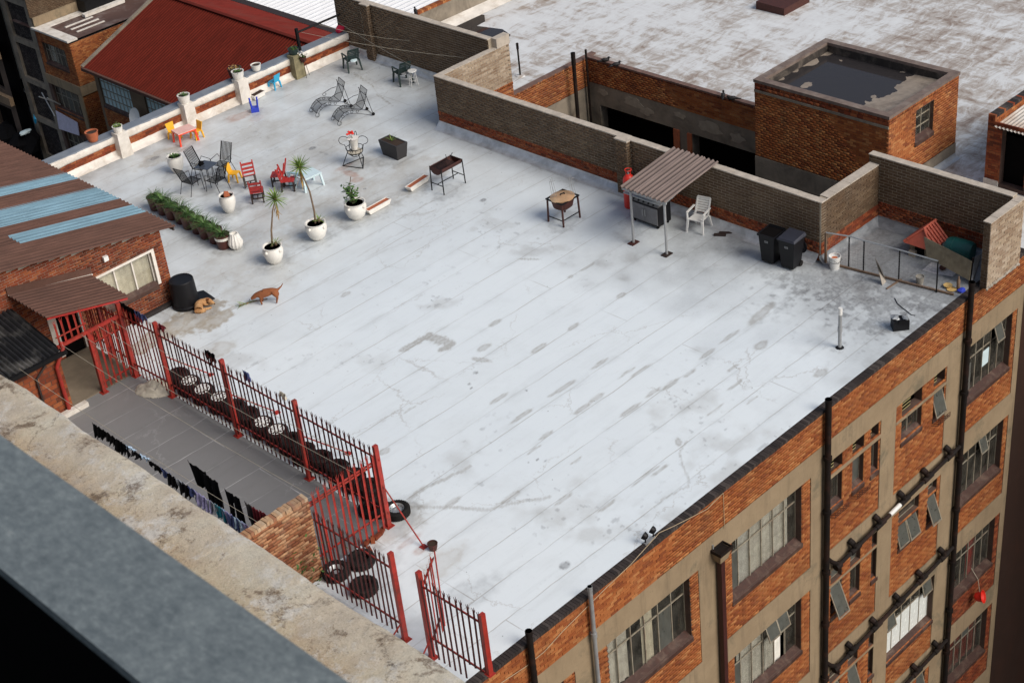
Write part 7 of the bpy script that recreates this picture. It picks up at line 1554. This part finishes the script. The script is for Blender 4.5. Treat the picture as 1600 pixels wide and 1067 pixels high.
# ---- tyres
def tyre_mesh(r=.31, w=.2):
    ri = r*.58; prof = [(ri, .02), (ri+.03, 0), (r*.86, 0), (r*.97, .03), (r, .05), (r, w-.05), (r*.97, w-.03), (r*.86, w), (ri+.03, w), (ri, w-.02), (ri-.01, w*.5), (ri, .02)]
    mb = MB().lathe(prof[:-1]+[prof[0]], n=32); mb.f = [f for f in mb.f if len(f) < 20]; mb.a = mb.a[:len(mb.f)]
    for k in range(32):
        a = 2*pi*k/32; mb.bar((r*.985*cos(a), r*.985*sin(a), .03), (r*.985*cos(a+.05), r*.985*sin(a+.05), w-.03), .03, .016, up=(cos(a), sin(a), 0))
    me = mb.mesh('tread', smooth=False); me.materials.append(M['rubber']); return me
TY = tyre_mesh(); TYB = tyre_mesh(.33, .22)
def hub(parent, z, r=.2, spokes=9):
    mb = MB(); mb.tube([(r*cos(a), r*sin(a), z) for a in np.linspace(0, 2*pi, 25)], .013, 6, False)
    for k in range(spokes):
        a = 2*pi*k/spokes; b = .11; mb.hexa([(.05*cos(a-.5), .05*sin(a-.5), z-.01), (r*cos(a-b), r*sin(a-b), z-.01), (r*cos(a+b), r*sin(a+b), z-.01), (.05*cos(a+.5), .05*sin(a+.5), z-.01)], [(.05*cos(a-.5), .05*sin(a-.5), z+.01), (r*cos(a-b), r*sin(a-b), z+.01), (r*cos(a+b), r*sin(a+b), z+.01), (.05*cos(a+.5), .05*sin(a+.5), z+.01)])
    mb.lathe([(.06, z-.01), (.06, z+.015), (.0, z+.02)], n=12); mb.build('wheel_trim', M['white_plastic'], parent)
def tyre(label, c, z=0., trim=False, me=TY, tilt=(0, 0), group='old tyres standing along the red palisade'):
    t = thing('tyre', label, 'tyre', (c[0], c[1], z), random.uniform(0, 3), group); t.rotation_euler = (tilt[0], tilt[1], t.rotation_euler[2])
    o = bpy.data.objects.new('tread', me); link(o, t)
    MB().disc((0, 0, .09), .2, 20).build('inner_disc', M['rubber'], t)
    if trim: hub(t, .20)
    return t
ys = [34.55, 33.95, 33.3, 32.6, 31.95, 31.4, 30.7, 30.1, 29.5, 28.9, 28.3, 27.65, 27.0, 26.35]
trims = {1, 2, 3, 6, 7}
for i, y in enumerate(ys):
    x = 18.32+random.uniform(-.05, .05); wt = i in trims
    tyre(('white trimmed' if wt else 'bare black')+' top tyre of the '+ORD[i]+' pile along the palisade, from the house', (x, y), .2, wt, tilt=(random.uniform(-.06, .06), random.uniform(-.12, .02)))
    tyre('black bottom tyre of the '+ORD[i]+' pile along the palisade, counted from the house', (x+random.uniform(-.03, .03), y+random.uniform(-.03, .03)), 0)
c = at(621, 803); t = thing('spare_wheel', 'spare wheel with shiny steel rim lying beside the palisade corner post', 'wheel', c); o = bpy.data.objects.new('tread', TYB); link(o, t)
MB().lathe([(.19, .05), (.2, .18), (.19, .2), (.16, .17), (.13, .14), (.06, .15), (.05, .12), (.0, .12)], n=28).build('rim', M['steel'], t, smooth='auto')
for k in range(12): a = k*pi/6; MB().blob((.15*cos(a), .15*sin(a), .165), (.014, .014, .008), 6, 0).build('rim_hole', M['void'], t)
for i, (px, py, rim, lb) in enumerate([(565, 880, 0, 'bare tyre lying behind the other two tyres at the gateway fence'), (526, 898, 1, 'tyre with a shiny rim at the end of the brick wall'), (570, 922, 0, 'bare tyre lying nearest the camera at the gateway fence'), (589, 800, 0, 'bare tyre lying inside the fence corner beside the spare wheel')]):
    t = tyre(lb, at(px, py), 0, False, TYB, group='spare tyres at the gateway')
    if rim: MB().lathe([(.19, .05), (.2, .18), (.16, .15), (.12, .06), (.06, .1), (.0, .1)], n=28).build('rim', M['steel'], t, smooth='auto')
    else: t2 = None
tyre('bare tyre stacked under nothing, farther back inside the gateway fence corner', (at(560, 800)[0]+.2, 25.9), 0, False, TY, group='spare tyres at the gateway')['label'] = 'bare tyre lying at the yard side of the bright red end fence'
for i, (px, py, r_) in enumerate([(573, 850, .3), (583, 845, .9), (590, 840, .2), (578, 862, 1.2), (597, 832, .5)]):
    o = bpy.data.objects.new('loose_brick', unit(M['brick_red'])); COL.objects.link(o); c = at(px, py); o.location = (c[0], c[1], .045+.002*i); o.scale = (.22, .10, .085); o.rotation_euler = (0, 0, r_)
    tag(o, 'loose red brick under the bright red end fence, %s' % ['nearest the camera', 'just behind the nearest one', 'middle of the row', 'lying apart in front', 'farthest up the row'][i], 'brick')
smallpot(677, 858, 0, 'small rusty pot standing where the red brace meets the roof', M['iron'], .10, .16, False, 'small_pot')
t = thing('fence_plant', 'small dark climbing plant at the foot of the brick wall by the ledge', 'plant', (14.6, 24.6, 0)); mb = MB()
for i in range(160):
    q_ = Vector((random.gauss(0, .5), random.gauss(0, .12), abs(random.gauss(.7, .4)))); a = random.uniform(0, 6.3); u = Vector((cos(a), sin(a), .5))*.05; v = Vector((-sin(a), cos(a), 0))*.03; mb.add([q_-u, q_+v, q_+u, q_-v], [(0, 1, 2, 3)], random.random())
mb.build('foliage', M['leaf'], t)
# ---- birds on the light well rim
def bird(label, px, py, z, rz):
    c = W(px, py, z); t = thing('bird', label, 'bird', c, rz)
    MB().blob((0, 0, .16), (.17, .08, .085), 10, .02).blob((.14, 0, .24), (.055, .045, .05), 8, 0).tube([(-.1, 0, .15), (-.32, 0, .10)], [.05, .02], 6).build('body', M['bird'], t, smooth=True); MB().tube([(.18, 0, .24), (.25, 0, .23)], [.015, .004], 5).build('beak', M['bird'], t)
    for s in (-1, 1): MB().tube([(0, s*.03, 0), (0, s*.03, .1)], .007, 4).build('leg', M['bird'], t)
for (px, py, lb, r_) in ((946, 100, 'black bird perched on the light well rim, first from the corner pipe', -.8), (963, 107, 'black bird perched on the light well rim, second from the corner pipe', -.6), (1130, 155, 'black bird on the light well rim near the tank house, left of the two', .6), (1144, 160, 'black bird on the light well rim touching the tank house side', 2.4)): bird(lb, px, py, -.385, r_)
bird('black bird on the roof beyond the top of the tall far wall', 650, 23, .5, 1.0)
# ---- dogs
def skin(name, verts, radii, edges, m, parent, sub=2):
    me = bpy.data.meshes.new(name); me.from_pydata(verts, edges, []); o = bpy.data.objects.new(name, me); COL.objects.link(o)
    md = o.modifiers.new('skin', 'SKIN'); md.use_smooth_shade = True
    for i, v in enumerate(me.skin_vertices[0].data): v.radius = (radii[i], radii[i]) if not isinstance(radii[i], tuple) else radii[i]; v.use_root = (i == 0)
    s = o.modifiers.new('sub', 'SUBSURF'); s.levels = sub; s.render_levels = sub
    dg = bpy.context.evaluated_depsgraph_get(); dg.update(); nm = bpy.data.meshes.new_from_object(o.evaluated_get(dg)); o.modifiers.clear(); o.data = nm; nm.materials.clear(); nm.materials.append(m)
    nm.polygons.foreach_set('use_smooth', [True]*len(nm.polygons)); nm.name = name
    if parent: o.parent = parent
    return o
# standing dog shaking itself, head lowered (faces -x locally towards the cut plant)
dc = at(421, 473); dg_ = thing('brown_dog', 'small rust brown dog standing with its head lowered beside a pulled up plant', 'dog', dc, R(0))
vs = [(0, 0, .40), (.20, 0, .39), (-.18, 0, .37), (-.32, 0, .34), (-.42, 0, .26), (-.52, 0, .19),
      (.24, .09, .30), (.30, .10, .22), (.24, .10, .10), (.22, .10, .015), (.24, -.09, .30), (.29, -.10, .22), (.25, -.10, .10), (.23, -.10, .015),
      (-.20, .08, .25), (-.19, .09, .13), (-.21, .09, .015), (-.20, -.08, .25), (-.23, -.09, .13), (-.21, -.09, .015), (.33, 0, .42), (.44, .03, .50), (.50, .06, .58)]
ra = [.11, .105, .12, .085, .07, .045, .075, .045, .025, .024, .075, .045, .025, .024, .05, .028, .026, .05, .028, .026, .035, .02, .012]
ed = [(0, 1), (0, 2), (2, 3), (3, 4), (4, 5), (1, 6), (6, 7), (7, 8), (8, 9), (1, 10), (10, 11), (11, 12), (12, 13), (2, 14), (14, 15), (15, 16), (2, 17), (17, 18), (18, 19), (1, 20), (20, 21), (21, 22)]
skin('body', vs, ra, ed, M['fur_brown'], dg_)
for s in (-1, 1): MB().hexa([(-.40, s*.05, .29), (-.36, s*.05, .29), (-.36, s*.07, .29), (-.40, s*.07, .29)], [(-.38, s*.12, .25), (-.37, s*.12, .25), (-.37, s*.125, .25), (-.38, s*.125, .25)]).build('ear', M['fur_brown'], dg_); MB().blob((-.455, s*.045, .255), (.011, .011, .011), 6, 0).build('eye', M['void'], dg_)
MB().blob((-.565, 0, .185), (.016, .018, .014), 6, 0).build('nose', M['void'], dg_)
dg_.rotation_euler = (0, 0, R(-42))
# lying dog, curled, head up right
dc = at(318, 483); d2 = thing('tan_dog', 'tan dog lying curled on the beige patch beside the black drum', 'dog', dc, 0)
P_ = lambda px, py, h: tuple(np.array(W(px, py, h))-np.array(dc))
vs = [P_(309, 481, .13), P_(311, 474, .14), P_(318, 471, .16), P_(324, 468, .19), P_(327, 470, .20), P_(334, 474, .15), P_(310, 486, .11), P_(317, 484, .07), P_(325, 482, .035), P_(331, 480, .03), P_(321, 476, .10), P_(329, 475, .05), P_(336, 473, .03), P_(311, 488, .05), P_(322, 486, .03), P_(306, 487, .06)]
ra = [.13, .125, .10, .07, .085, .045, .12, .06, .035, .028, .05, .032, .026, .05, .028, .03]
ed = [(0, 1), (1, 2), (2, 3), (3, 4), (4, 5), (0, 6), (6, 7), (7, 8), (8, 9), (2, 10), (10, 11), (11, 12), (6, 13), (13, 14), (6, 15)]
skin('body', vs, ra, ed, M['fur_tan'], d2)
for (px, py, q_) in ((323, 465, .31), (327, 466, .31)): e_ = P_(px, py, q_); b_ = P_(325, 468, .25); b_ = (b_[0]+(e_[0]-b_[0])*.2, b_[1]+(e_[1]-b_[1])*.2, b_[2]); MB().tube([b_, e_], [.035, .006], 6).build('ear', M['fur_brown'], d2, smooth=True)
n_ = P_(335.5, 475, .145); MB().blob(n_, (.018, .018, .016), 6, 0).build('nose', M['void'], d2)
# pulled up plant
t = thing('uprooted_plant', 'uprooted pale green plant lying on the roof in front of the brown dog', 'plant', at(392, 473)); mb = MB()
mb.tube([(.42, -.28, .03), (.0, .0, .03), (-.35, .1, .04)], .02, 6)
MB().tube([(.42, -.28, .03), (.0, .0, .03), (-.35, .1, .04)], .02, 6).build('stem', M['stalk'], t)
for i in range(26): o = bpy.data.objects.new('leaf', random.choice(LY+LD)); link(o, t); s_ = random.random(); o.location = (.2-.55*s_, -.1+.2*s_, .04); o.rotation_euler = (random.uniform(-.5, .5), -R(random.uniform(0, 25)), R(150)+random.uniform(-.9, .9)); o.scale = [.55]*3
flush(300)
